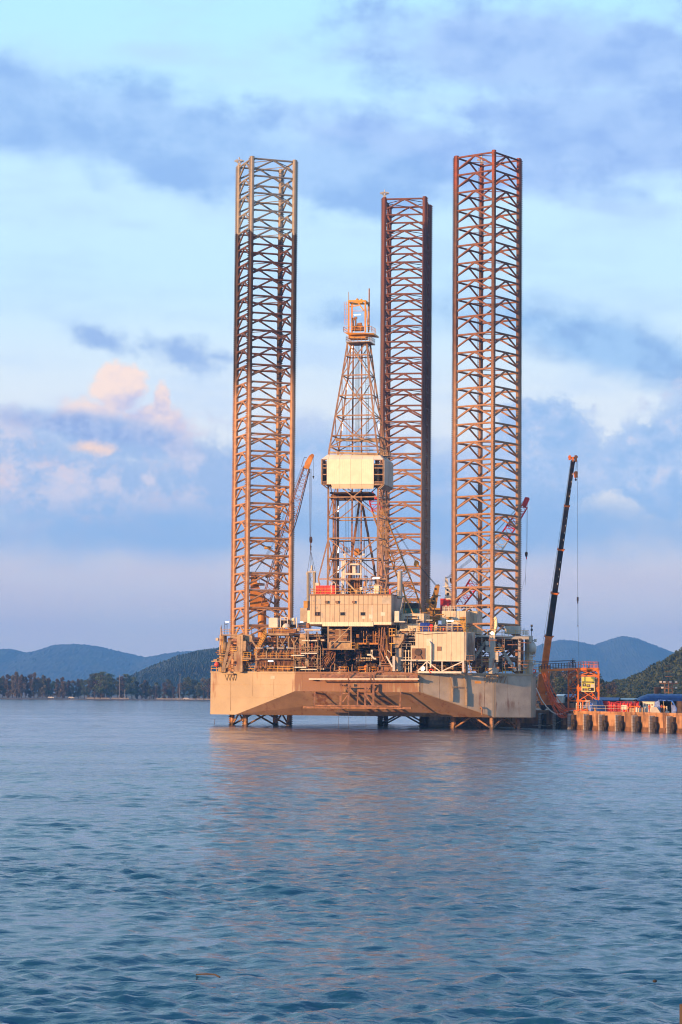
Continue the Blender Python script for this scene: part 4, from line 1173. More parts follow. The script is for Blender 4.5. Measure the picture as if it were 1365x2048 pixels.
for x0, x1 in ((630.5, 640), (681, 690.5), (721.5, 731)):
    mb = MB(); fbox(mb, x0, x1, 1224.5, 1231, -.05, .06); w = part(mb, 'window', m_glass, house)
    mb = MB(); fbox(mb, x0 - .8, x1 + .8, 1231, 1231.9, -.12, .2); fbox(mb, x0 - .8, x1 + .8, 1223.6, 1224.5, -.09, .15); fbox(mb, x0 - .8, x0, 1224.5, 1231, -.09, .15); fbox(mb, x1, x1 + .8, 1224.5, 1231, -.09, .15)
    if x0 < 640: fbox(mb, x0 + 3.5, x0 + 5, 1225, 1230.8, -.06, .05)
    part(mb, 'window_frame', m_brown if x0 < 640 else m_beige, house)
for x in (653, 674, 707.5):
    mb = MB(); fbox(mb, x - 2.7, x + 2.8, 1202.3, 1206.5, -.42, .4); fbox(mb, x - 3, x + 3.1, 1201.6, 1202.4, -.48, .48); part(mb, 'vent_box', m_brown, house)
for x0, x1, y0, y1, m_ in ((636.5, 642.5, 1198, 1208, m_patch), (642, 646, 1226, 1236, m_patch), (764.5, 781, 1194.5, 1207.5, m_patch), (631, 635, 1213, 1217.5, m_patch), (743.5, 745.6, 1210, 1242, m_white), (738.5, 746, 1229, 1237, m_white),
                           (760.5, 763.5, 1209, 1242, m_white), (762, 771, 1224.5, 1231.5, m_white), (724.5, 730, 1232.5, 1237.5, m_white), (626, 628, 1200, 1203, m_patch), (665, 669, 1197, 1201, m_patch)):
    mb = MB(); fbox(mb, x0, x1, y0, y1, -.035, .03); part(mb, 'patch_panel', m_, house)
mb = MB(); fbox(mb, 678.5, 694, 1217.5, 1218, -.05, .04); fbox(mb, 678.5, 679, 1218, 1242, -.05, .04); fbox(mb, 693.6, 694.1, 1218, 1242, -.05, .04); part(mb, 'door_frame', m_patch, house)
mb = MB(); mb.tube(S(630.3, 1190, -.15), S(630.3, 1224, -.15), .05); fbox(mb, 620, 782, 1208.6, 1208.9, -.03, .03); part(mb, 'cable_conduit', m_rust, house)
mb = MB(); a, b = S(621, 1188.3, -.05), S(782, 1188.3, -.05); mb.rail([a + W * 9, a, b, b + W * 9], 1.1, 1.1, .045)
part(mb, 'roof_railing', m_yellow, house)
mb = MB(); fbox(mb, 778.5, 781.5, 1178, 1188.2, -.1, .2); part(mb, 'gate', m_red, house)
# things standing on the roof
for q_ in ((684, 690, 1183, 1188, .8, .6), (631, 638.5, 1165.5, 1188, 4, 1), (734, 752, 1186, 1187.5, .6, .4)):
    mb = MB(); fbox(mb, *q_); part(mb, 'roof_locker', m_white, house)
mb = MB(); fbox(mb, 748, 758, 1171, 1188, 1.5, 1.2); mb.obox(S(744, 1171, 1.2), U * 1.9, W * 1.8, Z * .15); part(mb, 'roof_hut', m_cream, house)
mb = MB(); fbox(mb, 720, 722.5, 1174, 1188, 1.2, .3); fbox(mb, 722.6, 725, 1174, 1180, 1.2, .3); part(mb, 'roof_post', m_white, house)
mb = MB(); mb.beam(S(693, 1162, 1.4), S(714, 1185, 1.0), .3); mb.ball(S(715, 1184, 1.0), .5, 8, 6, (1, 1, 1.2)); part(mb, 'roof_strut', m_tan, house)
mb = MB(); mb.path([S(664, 1188, 1), S(664, 1166, 1), S(668, 1163, 1), S(672, 1168, 1), S(672, 1188, 1)], .09); mb.path([S(661, 1188, 1), S(661, 1168, 1), S(667, 1166, 1)], .08)
part(mb, 'roof_pipe', m_white, house)
for x, y in ((731, 1151), (745, 1152)):
    mb = MB(); mb.tube(S(x, y, 1.6), S(x, y + 3, 1.6), .25, 8, .4); mb.tube(S(x, y, 1.6), S(x, 1188, 1.6), .04, 4); part(mb, 'roof_lamp', m_brown, house)
mb = MB(); mb.tube(S(746, 1156.6, 1.4), S(759, 1156, 1.4), .16, 6); part(mb, 'light_tube', m_lampw, house)

# cavern under the drill floor
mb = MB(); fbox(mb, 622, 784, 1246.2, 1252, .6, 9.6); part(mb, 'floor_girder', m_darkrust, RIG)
mb = MB(); fbox(mb, 703, 766, 1253, 1290, 7.5, .3); part(mb, 'back_wall', m_brown, RIG)
mb = MB(); fbox(mb, 642, 802, 1250, 1346, 11, .4); part(mb, 'shade_backdrop', m_dark, RIG)  # near-black sheet added as the cavern's deep shade
mb = MB(); fbox(mb, 715, 757, 1285.5, 1289, 3.5, .5)
for x in (728, 734, 747, 752): mb.tube(S(x, 1262, 4), S(x, 1286, 4), .08)
part(mb, 'yellow_beam', m_craney, RIG)
mb = MB()
for y in (1258, 1263, 1267, 1276, 1294): mb.beam(S(704, y, 6.8), S(762, y, 6.8), .2)
for x in (738.5, 712): mb.beam(S(x, 1254, 6.6), S(x, 1292, 6.6), .25)
part(mb, 'wall_stiffener', m_darkrust, RIG)
# framed box hanging left of centre
mb = MB()
for x in (657, 702.5): mb.beam(S(x, 1252.6, .1), S(x, 1297.5, .1), .36)
mb.beam(S(659.5, 1296, .0), S(700, 1254.5, .0), .2)
mb.beam(S(657, 1283, .3), S(702, 1283, .3), .2); mb.beam(S(680, 1258, 1.2), S(680, 1282, 1.2), .4)
for y in (1270.5, 1259): mb.beam(S(659, y, 1.3), S(702, y, 1.3), .14)
wf = part(mb, 'work_basket', m_tan, RIG)
mb = MB(); fbox(mb, 657, 703, 1283.5, 1297, 1.0, .15); part(mb, 'panel', m_tan, wf)
mb = MB(); fbox(mb, 658, 702, 1256, 1283, 4.2, .15); part(mb, 'rear_panel', m_brown, wf)
mb = MB(); fbox(mb, 646.5, 710.5, 1297.2, 1299.2, -.5, 5); part(mb, 'basket_floor', m_tan, wf)
mb = MB(); a = S(703.5, 1297.2, -.4); mb.rail([a, a + U * .8, a + U * .8 + W * 3], 1.2, .8, .05); part(mb, 'handrail', m_yellow, wf)
# hoses hanging
mb = MB()
for k in range(16):
    x = 650 + k * 1.1; b_ = random.uniform(1318, 1334); s_ = random.uniform(-6, 4)
    mb.path([S(x + 4, 1299, 2 + k * .1), S(x + 5 + s_ * .3, 1308, 2), S(x + 2 + s_, b_ - 8, 2), S(x - 4 + s_, b_, 2.2), S(x - 6 + s_, b_ + 6, 2.6)], .07, 5)
part(mb, 'hanging_hoses', m_rust, RIG)
# interior machinery in the dark
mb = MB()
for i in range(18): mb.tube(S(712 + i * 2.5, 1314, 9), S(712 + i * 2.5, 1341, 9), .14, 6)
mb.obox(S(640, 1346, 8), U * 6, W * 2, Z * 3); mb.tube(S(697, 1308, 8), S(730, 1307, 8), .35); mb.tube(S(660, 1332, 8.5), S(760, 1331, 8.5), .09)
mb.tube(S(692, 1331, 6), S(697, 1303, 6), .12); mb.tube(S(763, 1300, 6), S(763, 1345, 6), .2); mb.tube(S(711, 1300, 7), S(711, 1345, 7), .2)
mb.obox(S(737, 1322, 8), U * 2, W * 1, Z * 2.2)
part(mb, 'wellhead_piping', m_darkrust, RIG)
mb = MB()
for i in range(10): mb.tube(S(714 + i * 3.3, 1314 + (i % 2), 7), S(714 + i * 3.3, 1322, 7), .17, 7)
part(mb, 'cylinder_rack', m_lightgrey, RIG)
mb = MB(); Pth = [(735, 1309.5), (743, 1309.5), (748, 1317), (753, 1317.5)]
for (x0, y0), (x1, y1) in zip(Pth[:-1], Pth[1:]): mb.beam(S(x0, y0, 2), S(x1, y1, 2), .34)
mb.beam(S(742.5, 1310, 2), S(742.5, 1302, 2), .12); mb.beam(S(745.2, 1310, 2), S(745.2, 1302, 2), .12); mb.obox(S(742, 1303, 1.9), U * .42, W * .4, Z * .35)
part(mb, 'white_duct', m_white, RIG)
for x0, x1 in ((675, 694), (715, 733), (743, 752)):
    mb = MB(); a, b = S(x0, 1345.5, .6), S(x1, 1345.5, .6); mb.rail([a + W * 1.5, a, b, b + W * 1.5], 1.2, 1.6, .07); part(mb, 'guard_rail', m_crown, RIG)
mb = MB(); mb.ball(S(732, 1336, 1.4), .42, 8, 6, (1, 1, 1.5)); mb.tube(S(732, 1345, 1.4), S(732, 1333, 1.4), .22); part(mb, 'orange_valve', m_orange, RIG)
mb = MB(); mb.tube(S(681, 1345, 1.4), S(681, 1336, 1.4), .2); mb.ball(S(681, 1335, 1.4), .3); part(mb, 'grey_valve', m_lightgrey, RIG)
# tangle of pipes right of the cavern
mb = MB()
for k in range(14):
    x = 758 + k * 1.9; d = random.uniform(.6, 4)
    mb.path([S(x + random.uniform(-2, 2), 1252 + random.uniform(0, 6), d), S(x + random.uniform(-2, 2), 1285, d), S(x + random.uniform(-1, 3), random.uniform(1305, 1342), d)], random.uniform(.06, .15), 5)
for x0, y0, x1, y1 in ((764, 1290, 784, 1336), (770, 1255, 766, 1300), (760, 1300, 772, 1326)): mb.beam(S(x0, y0, .4), S(x1, y1, .4), .2)
for y in (1321, 1327, 1331, 1334): mb.beam(S(762, y, .8), S(786, y, .8), .16)
mb.obox(S(762, 1346, .8), U * 2.6, W * 1.5, Z * 1.2)
part(mb, 'pipe_tangle', m_rust, RIG)
mb = MB(); mb.beam(S(788, 1312, .2), S(788, 1342.5, .2), .52); mb.beam(S(773, 1312, .1), S(785.5, 1334, .1), .28); mb.beam(S(760.5, 1297, 1), S(760.5, 1333, 1), .16); mb.beam(S(775.5, 1300, .3), S(784, 1308, .3), .14)
part(mb, 'support_post', m_white, RIG)
mb = MB(); a, b = S(779, 1271, -.4), S(790.5, 1271, -.4); mb.obox(a - Z * .15, U * 1.3, W * 1.5, Z * .15); mb.rail([a, b, b + W * 1.4], 1.5, .6, .06)
mb.rail([a - U * .5 - Z * 4, a - U * .5 + Z * 0], .01, 9, .05); mb.beam(S(783, 1288, .2), S(783, 1312, .2), .26); mb.beam(S(779, 1287, .1), S(790, 1287, .1), .16)
part(mb, 'side_landing', m_yellow, RIG)
# grey hopper and pillars
mb = MB(); fbox(mb, 786, 792, 1268, 1296, .8, 3); mb.prism([S(793, 1268, .8), S(809, 1268, .8), S(807, 1280, .8), S(797, 1295, .8), S(793, 1295, .8)], W * 3); part(mb, 'hopper', m_tan, RIG)
mb = MB(); fbox(mb, 791.5, 803, 1296.5, 1342, 1.5, 3); part(mb, 'grey_tank', m_hullgrey, RIG)
mb = MB(); fbox(mb, 803, 836, 1266, 1344, 5, 1); part(mb, 'shade_backing', m_dark, RIG)  # dark block, its near-black colour stands in for shade
mb = MB()
for x in (806, 812, 818, 824): mb.tube(S(x, 1300, 2), S(x, 1345, 2), .12, 6)
for y, x0, x1 in ((1276, 808, 822), (1283, 806, 832), (1302, 803, 822), (1315, 803, 826)): mb.tube(S(x0, y, 2), S(x1, y, 2), .07)
for x in (809, 819): mb.rail([S(x - 6, 1298, 1), S(x + 5, 1298, 1)], 1.1, .8, .04)
part(mb, 'shaded_piping', m_lightgrey, RIG)
mb = MB(); fbox(mb, 802, 833, 1319.3, 1321.3, -.3, 2.5); part(mb, 'catwalk', m_white, RIG)

# stairs and electric box beside the drill floor house
mb = MB(); fbox(mb, 789.5, 798, 1222, 1242, .5, 1); fbox(mb, 788.5, 810, 1242.3, 1244.6, .2, 2.5); mb.obox(S(791, 1231, .48), U * .5, W * .03, Z * .6)
part(mb, 'electric_cabinet', m_white, RIG)
mb = MB()
for s_ in (0, 1.0): mb.beam(S(797, 1240, 2) + W * s_, S(807, 1194, 2) + W * s_, .3, .12)
for k in range(16):
    a = S(797 + k * .62, 1240 - k * 2.9, 2); mb.obox(a, U * .25, W * 1.0, Z * .06)
part(mb, 'stairway', m_lightgrey, RIG)
mb = MB(); mb.tube(S(800, 1196, 3.2), S(800.5, 1146, 3.2), .62, 10, .55); mb.ball(S(800.5, 1145, 3.2), .56, 10, 6, (1, 1, .8)); part(mb, 'exhaust_stack', m_hullgrey, RIG, smooth=True)
mb = MB()
for x0, y0, x1, y1 in ((806, 1240, 811, 1196), (811, 1196, 806, 1168), (811, 1196, 833, 1240)): mb.beam(S(x0, y0, 4), S(x1, y1, 4), .26)
mb.beam(S(796, 1195, 4), S(812, 1194, 4), .5)
part(mb, 'yellow_support', m_ochre, RIG)
# white block and green cover behind
mb = MB(); fbox(mb, 800, 848, 1227, 1262, 3.2, 6); mb2 = part(mb, 'rear_deckhouse', m_deckhouse, RIG)
mb = MB(); fbox(mb, 809, 838, 1238, 1247, 3.1, .2); part(mb, 'rear_opening', m_glass, mb2)
mb = MB(); fbox(mb, 805, 834, 1217, 1226, 11, 3); part(mb, 'green_cover', m_green, RIG)
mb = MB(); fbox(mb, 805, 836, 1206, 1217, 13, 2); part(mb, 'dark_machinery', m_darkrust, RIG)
mb = MB(); fbox(mb, 884, 932, 1222, 1268, 9, 9); fbox(mb, 925, 955, 1222, 1268, 14, 6); q = part(mb, 'rear_deckhouse', m_deckhouse, RIG)
mb = MB(); fbox(mb, 893, 903, 1234, 1236, 8.9, .2); fbox(mb, 893, 904, 1236, 1262, 8.85, .2); fbox(mb, 920, 932, 1234, 1268, 8.85, .2); part(mb, 'door', m_ochre, q)
mb = MB()
for k in range(5): mb.tube(S(889 + k * 4, 1222, 10), S(889 + k * 4, 1214 - (k % 2) * 3, 10), .14, 6)
a = S(886, 1222, 9.2); mb.rail([a, a + U * 6.5], 1.0, 1.2, .04)
part(mb, 'vent_pipe', m_white, q)
mb = MB(); fbox(mb, 1010, 1037, 1252, 1268, 12, 4); part(mb, 'rear_deckhouse', m_lightgrey, RIG)

# ------------------------------------------------------------------ left side modules
platform([PL(531, 395.0), PL(577, 394.0), PL(600, 396.5), PL(600, 402), PL(531, 402)], at(560, 1266.5, 394.5).z, .45, 1.25, m_tan)
mb = MB()
for x in (555.5, 577.5): mb.beam(at(x, 1270, 395.2), at(x, 1343, 395.2), .32)
for x0, y0, x1, y1 in ((556.5, 1272, 569, 1294), (581, 1275, 587, 1285), (596, 1275, 588, 1288), (574, 1274, 562, 1293)): mb.beam(at(x0, y0, 395.4), at(x1, y1, 395.4), .2)
mb.beam(at(580, 1275.5, 395.6), at(596, 1275.5, 395.6), .14)
part(mb, 'platform_post', m_tan, RIG)
mb = MB(); a = at(534, 1266, 396); 
mb.obox(at(536, 1266, 396.2), U * 6.2, W * 2.5, Z * .9)
part(mb, 'platform_stores', m_rust, RIG)
# diagonal yellow stairs
mb = MB()
for s_ in (0, 1.1):
    mb.beam(at(531, 1269, 394.5) + W * s_, at(509, 1310, 394.5) + W * s_, .34, .14)
    mb.rail([at(509, 1309, 394.5) + W * s_, at(531, 1268, 394.5) + W * s_], 1.0, 1.2, .05)
for k in range(17): mb.obox(at(509.5 + k * 1.32, 1309 - k * 2.45, 394.5), U * .3, W * 1.1, Z * .06)
part(mb, 'stairway', m_yellow, RIG)
mb = MB()
for s_ in (0, 5): mb.beam(at(530 + s_, 1270, 396), at(517 + s_, 1296, 396), .2)
mb.beam(at(500, 1275, 396), at(519, 1303, 396), .34); mb.obox(at(490, 1285, 397), U * 1.6, W * 2, Z * 1.6)
part(mb, 'diagonal_brace', m_tan, RIG)
mb = MB(); mb.tube(at(494, 1301, 398), at(494, 1284, 398), .9, 12); mb.ball(at(494, 1284, 398), .9, 12, 6); part(mb, 'pressure_tank', m_lightgrey, RIG, smooth=True)
# pump module
mb = MB()
a, b = at(511, 1319.5, 394.2), at(588, 1319.5, 392.8); mb.obox(a, b - a, W * 4, Z * .3)
a, b = at(486, 1319, 394.6), at(502, 1319, 394.4); mb.obox(a, b - a, W * 3, Z * .4)
mod = part(mb, 'pump_platform', m_tan, RIG)
mb = MB(); a, b = at(511, 1316.5, 394.1), at(588, 1316.5, 392.7); mb.rail([a, b], 1.1, 1.6, .045)
mb.rail([at(488, 1315, 394.5), at(502, 1315, 394.3)], 1.1, .8, .06); part(mb, 'handrail', m_yellow, mod)
mb = MB()
for i, x in enumerate((513.5, 533.5, 553.5, 573.5)):
    q = [at(x, 1316, 393.6), at(x, 1303, 393.6), at(x + 2.3, 1299.5, 393.6), at(x + 2.3, 1296.5, 393.6)]
    mb.path(q, .16, 6)
mb.path([at(514, 1317, 393.6), at(583, 1317.2, 392.6)], .13, 6)
part(mb, 'vent_duct', m_tan, mod)
for x0 in (511.5, 533.5, 554, 573.5):
    mb = MB(); a, b = at(x0, 1296.8, 393.3), at(x0 + 14.5, 1296.8, 393.1); mb.obox(a, b - a, W * .5, Z * .16); part(mb, 'light_bar', m_white, mod)
mb = MB()
for x0 in (528.5, 548.5, 569): a = at(x0, 1306, 394.2); mb.obox(a, U * .6, W * .6, Z * 1.1)
part(mb, 'black_panel', m_dark, mod)
mb = MB()
for y in (1299, 1302, 1304.5, 1307, 1309.5, 1311.5, 1313.5, 1324, 1328.5, 1331, 1333.5): mb.tube(at(512, y, 395.6), at(590, y + .3, 394), random.uniform(.09, .2), 6)
for k in range(40): x = 512 + k * 1.95; mb.tube(at(x, 1321, 394.9 - k * .03), at(x, 1343, 394.9 - k * .03), random.uniform(.05, .1), 5)
for k in range(12): mb.tube(at(514 + k * 6, 1297, 396), at(514 + k * 6, 1318, 396), .1, 5)
part(mb, 'pipe_rack', m_rust, RIG)
mb = MB(); a, b = at(511, 1342.5, 396.5), at(590, 1342.5, 395); mb.obox(a, b - a, W * 5, Z * 4.8); a, b = at(513, 1320, 397.5), at(590, 1320, 396); mb.obox(a, b - a, W * 4, Z * 1.5); part(mb, 'pump_unit', m_tan, RIG)
mb = MB(); a, b = at(513, 1334, 394.1), at(570, 1334.5, 393); 
for k in range(8): q = at(514 + k * 9, 1334.5, 394); mb.ball(q, .35, 7, 5); mb.tube(q, q + Z * 1.2, .12)
mb.obox(at(545, 1341, 394.2), U * 4, W * 1, Z * .9)
part(mb, 'valve_row', m_rust, RIG)
mb = MB(); mb.tube(at(536.5, 1322.3, 394), at(547, 1322.3, 393.8), .13, 6); part(mb, 'light_tube', m_lampw, RIG)
# small stairs and braces under the module
mb = MB()
for s_ in (0, .8): mb.beam(at(493, 1321, 396.5) + W * s_, at(506, 1342, 396.5) + W * s_, .25, .1)
for k in range(9): mb.obox(at(494 + k * 1.4, 1323.5 + k * 2.2, 396.5), U * .3, W * .8, Z * .05)
mb.beam(at(514, 1322, 394.5), at(508, 1342, 394.5), .2)
part(mb, 'stairway', m_tan, RIG)
# scaffold stair tower
ST = 391.5
mb = MB()
for x, y0 in ((589, 1283), (612, 1258), (636.5, 1276), (641.5, 1292), (599, 1296)): mb.tube(at(x, y0, ST - (x - 589) * .026), at(x - .3, 1352 if x < 620 else 1350, ST - (x - 589) * .026), .085, 6)
for x, y0 in ((592, 1290), (618, 1260), (630, 1290)): mb.tube(at(x, y0, ST + 1.8), at(x, 1343, ST + 1.8), .07, 6)
for x0, y0, x1, y1, w in ((614, 1262, 619, 1300, .28), (617, 1300, 620, 1308, .28), (634, 1262, 645, 1290, .16), (600, 1305, 609, 1290, .1), (637, 1297, 630, 1312, .22), (632, 1306, 622, 1322, .14), (613, 1317, 616, 1332, .55)):
    mb.beam(at(x0, y0, ST - .5), at(x1, y1, ST - .5), w)
for y in (1268, 1272, 1295, 1299, 1324, 1328, 1333): mb.tube(at(604, y, ST - .4), at(640, y, ST - 1.2), .04, 5)
for x0, x1, y in ((588, 612, 1303), (588, 612, 1297), (589, 612, 1330), (613, 640, 1317)): mb.tube(at(x0, y, ST - .3), at(x1, y, ST - .9), .05, 5)
tower = part(mb, 'stair_tower', m_tan, RIG)
for x0, x1, y in ((608.5, 641, 1260), (604, 635, 1281.3), (602, 634.5, 1306.7), (583, 609, 1311), (588, 612.5, 1334.7), (601.5, 634, 1339), (640.5, 648, 1338.2), (643, 649, 1280.3)):
    mb = MB(); a, b = at(x0, y + 1, ST - .9), at(x1, y + 1, ST - 1.6); mb.obox(a, b - a, W * 1.4, Z * .24); part(mb, 'landing', m_white, tower)
mb = MB()
for k in range(3):
    y0 = (1283, 1309, 1313)[k]; x0, x1 = ((612, 632), (610, 634), (592, 608))[k]
    for j in range(8): u_ = j / 7; mb.obox(at(x0 + (x1 - x0) * u_, y0 + 22 * u_, ST + .6), U * .35, W * 1, Z * .05)
part(mb, 'stair_flight', m_yellow, tower)
mb = MB()
mb.path([at(625, 1286, ST + .8), at(626, 1300, ST + .6), at(624.5, 1318, ST + .4), at(621, 1330, ST + .2), at(615, 1335.5, ST + .2)], .22, 6)
mb.path([at(601, 1288, ST + .6), at(602, 1310, ST + .4), at(605, 1327, ST + .2), at(609, 1333, ST + .2)], .15, 6)
mb.path([at(627.5, 1288, ST + 1), at(628, 1312, ST + .6), at(624, 1328, ST + .6)], .13, 6)
part(mb, 'mud_hose', m_hoser, tower)
mb = MB(); a = at(601, 1283, 393); mb.obox(at(599, 1291, 393.2), U * 1.5, W * 2, Z * 1.6); mb.prism([at(599, 1280, 393.2), at(617, 1280, 393), at(617, 1291, 393), at(609, 1291, 393)], W * 2); mb.obox(at(600, 1279, 393.6), U * 1.2, W * 2, Z * 1.3)
part(mb, 'chute', m_tan, RIG)
mb = MB()
for k in range(26):
    x, y = random.uniform(592, 648), random.uniform(1264, 1338); d = random.uniform(2.2, 5)
    mb.path([at(x, y, ST + d), at(x + random.uniform(-2, 2), y + random.uniform(10, 26), ST + d)], random.uniform(.06, .2), 5)
for k in range(10):
    x, y = random.uniform(592, 636), random.uniform(1268, 1338); mb.tube(at(x, y, ST + 3), at(x + random.uniform(8, 18), y, ST + 3), random.uniform(.06, .15), 5)
part(mb, 'pipe_tangle', m_rust, RIG)
mb = MB(); a = at(588, 1343, ST + 5); mb.obox(a, U * 6, W * 2, Z * 8); part(mb, 'shade_backing', m_darkrust, RIG)  # dark backing behind the stair tower, shade put into its colour
# mid pieces left of the drill house
mb = MB(); fbox(mb, 600.5, 614, 1216, 1256, 9, 4); part(mb, 'silo', m_hullgrey, RIG)
mb = MB(); fbox(mb, 607.5, 615.5, 1201.5, 1216, 10, 2); part(mb, 'container_frame', m_ochre, RIG)
mb = MB(); fbox(mb, 614.5, 620.5, 1221, 1246, 3, 2); part(mb, 'cable_box', m_cream, RIG)
mb = MB(); a = at(600, 1246, 397); mb.tube(at(600.5, 1244.3, 396), at(607, 1244.3, 396), .12, 6); part(mb, 'light_tube', m_lampw, RIG)
mb = MB()
for y in (1256, 1259, 1262): mb.tube(at(596, y, 394), at(626, y, 393), .07)
mb.rail([at(598, 1261, 393.6), at(618, 1261, 393)], 1.1, 1, .04); mb.obox(at(612.5, 1255, 393), U * .7, W * .6, Z * 1)
part(mb, 'walkway_rail', m_rust, RIG)
# lamp brackets on the left deck
mb = MB()
for s_ in (0, 4.6): mb.tube(at(450 + s_, 1268, 398), at(450 + s_, 1245, 398), .06, 5)
mb.tube(at(450, 1249, 398), at(454.6, 1249, 398), .05, 5)
lp = part(mb, 'lamp_bracket', m_cable, RIG)
mb = MB(); mb.obox(at(451.5, 1244.5, 397.8), U * .65, W * .5, Z * .2); part(mb, 'lamp', m_lampw, lp)
mb = MB(); mb.tube(at(442.5, 1272, 398.5), at(442.5, 1258, 398.5), .16); mb.tube(at(442.5, 1258, 398.5), at(443, 1249, 398.5), .2, 6, .02); part(mb, 'mast_light', m_tan, RIG)
mb = MB()
mb.tube(at(1063.5, 1272, 393), at(1063.5, 1252, 393), .07); 
for y in (1250, 1258): mb.obox(at(1061.7, y + 4, 392.8), U * .4, W * .4, Z * .5)
mb.tube(at(1050, 1268, 393), at(1050, 1256, 393), .04); mb.tube(at(1047, 1268, 393), at(1047, 1257, 393), .04)
part(mb, 'aerial_mast', m_cable, RIG)
mb = MB()
for x in (1046, 1049.5, 1053): mb.obox(at(x, 1270, 390.5), U * .25, W * .25, Z * .9)
part(mb, 'bollard_lights', m_white, RIG)
mb = MB()
for px_, d in ((963, 386.3), (1006, 387)):
    for s_ in (0, 3.2): mb.tube(at(px_ + s_, 1262, d), at(px_ + s_, 1335, d), .04, 4)
    y = 1263
    while y < 1335: mb.tube(at(px_, y, d), at(px_ + 3.2, y, d), .03, 4); y += 4.5
part(mb, 'ladder', m_lightgrey, RIG)
mb = MB(); mb.obox(at(944, 1342, 389), U * 4.5, W * 2, Z * 2.2); mb.prism([at(968, 1325, 386.8), at(990, 1326, 386.6), at(1002, 1344, 386.3), at(978, 1344, 386.6)], W * 2); part(mb, 'deck_machinery', m_rust, RIG)
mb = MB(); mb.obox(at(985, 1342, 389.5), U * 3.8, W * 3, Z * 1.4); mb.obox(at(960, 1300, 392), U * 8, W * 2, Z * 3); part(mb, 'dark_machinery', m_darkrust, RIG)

# ------------------------------------------------------------------ deck house on its truss
mb = MB(); fbox(mb, 831, 928.5, 1263.5, 1321, .2, 7.2); fbox(mb, 822, 830.9, 1291, 1321, .2, 5)
dh = part(mb, 'deck_house', m_deckhouse, RIG)
mb = MB(); a = S(934, 1321, 3.6); zt = S(934, 1264.5, 3.6).z; mb.tube((a.x, a.y, a.z), (a.x, a.y, zt), 1.75, 18); mb.obox(S(928.7, 1321, .3), U * .45, W * 6.8, Z * (zt - a.z)); part(mb, 'rounded_end', m_hullgrey, dh, smooth=True)
mb = MB(); fbox(mb, 824, 850.5, 1296.5, 1318.5, .06, .14); part(mb, 'fan_panel', m_brown, dh)
mb = MB(); c1 = S(836.5, 1304, -.04); mb.tube(c1, c1 - W * .12, .72, 20); mb.beam(S(831, 1312, -.02), S(829, 1317, -.02), .12); mb.beam(S(841, 1310, -.02), S(845, 1317, -.02), .14); part(mb, 'fan', m_darkrust, dh)
mb = MB(); fbox(mb, 874.5, 882.8, 1293, 1301.5, .1, .1); part(mb, 'hatch', m_brown, dh)
mb = MB(); fbox(mb, 853.5, 865, 1277.5, 1291.5, .16, .05); part(mb, 'patch_panel', m_white, dh)
mb = MB(); mb.path([S(859, 1283, .2), S(860, 1285, -.15), S(862, 1288, -.3), S(862, 1335, -.3)], .2, 8); part(mb, 'vent_pipe', m_white, dh)
mb = MB(); mb.path([S(832, 1266, .1), S(850, 1268.5, .1), S(860, 1268, .1), S(880, 1266.5, .1), S(893, 1266, .1)], .05, 5); part(mb, 'loose_cable', m_cable, dh)
mb = MB(); fbox(mb, 822, 929, 1320.8, 1322.6, 0, .25); fbox(mb, 836, 923, 1342.5, 1346.5, -1.0, 1.2)
part(mb, 'floor_beam', m_white, dh)
mb = MB()
for x0, y0, x1, y1 in ((836, 1342, 854, 1323), (855, 1323, 880, 1342), (885, 1342, 926, 1323)): mb.beam(S(x0, y0, -.4), S(x1, y1, -.4), .2)
part(mb, 'truss_brace', m_white, dh)
mb = MB()
for x in (854, 884.5, 927, 822.5): mb = MB(); mb.beam(S(x, 1323, -.4), S(x, 1345, -.4), .24 if x < 920 else .4); part(mb, 'support_post', m_white, dh)
mb = MB()
for x in (931.5, 935, 938): mb.beam(S(x, 1322, .5), S(x + (1 if x < 936 else 4), 1345, .5), .18)
a = S(933, 1321.5, .2); mb.obox(a, U * 1.5, W * 2, Z * .2); mb.rail([a + W * 2, a, a + U * 1.5, a + U * 1.5 + W * 2], 1.1, .8, .05)
part(mb, 'end_landing', m_tan, dh)
mb = MB(); a, b = S(834, 1263, .25), S(928, 1263, .25); mb.rail([a + W * 5, a, b, b + W * 5], 1.0, 1.3, .05); mb.rail([S(905, 1263, .25), b], 2.1, 1.3, .055, True)
part(mb, 'roof_railing', m_yellow, dh)
mb = MB()
for x in (894.5, 904.5): mb.beam(S(x, 1263, 0), S(x, 1237, 0), .14)
for y in (1247, 1254, 1258): mb.beam(S(894.5, y, 0), S(904.5, y, 0), .1)
mb.path([S(834.5, 1263, 0), S(834.5, 1241, 0), S(847, 1240.3, 0)], .11, 6); mb.obox(S(853, 1241, .4), U * 1.3, W * .3, Z * .16)
part(mb, 'lamp_gantry', m_white, dh)
mb = MB(); mb.obox(S(893.5, 1242.5, -.2), U * 1.4, W * .5, Z * .2); part(mb, 'lamp', m_lampw, dh)
# machinery under the deck house
mb = MB()
for k in range(22):
    x = random.uniform(832, 926); d = random.uniform(1.5, 4.5); y = random.uniform(1324, 1338)
    if k % 2: mb.tube(S(x, y, d), S(x + random.uniform(8, 22), y + random.uniform(-3, 3), d), random.uniform(.07, .2), 6)
    else: mb.obox(S(x, 1345, d), U * random.uniform(.4, 1.3), W * 1, Z * random.uniform(.6, 1.8))
part(mb, 'deck_machinery', m_rust, RIG)
mb = MB(); fbox(mb, 808, 935, 1322, 1346, 6.8, .3); part(mb, 'shade_backing', m_dark, RIG)  # near-black sheet paints the shade under the deck house
mb = MB(); mb.tube(S(846, 1337, 1.0), S(845.6, 1336.6, .9), .52, 14, .46); part(mb, 'floodlight', m_lampw, RIG)
mb = MB(); mb.tube(at(985, 1270, 386), at(985, 1267.8, 386), .2); lpb = part(mb, 'lamp_base', m_lightgrey, RIG)
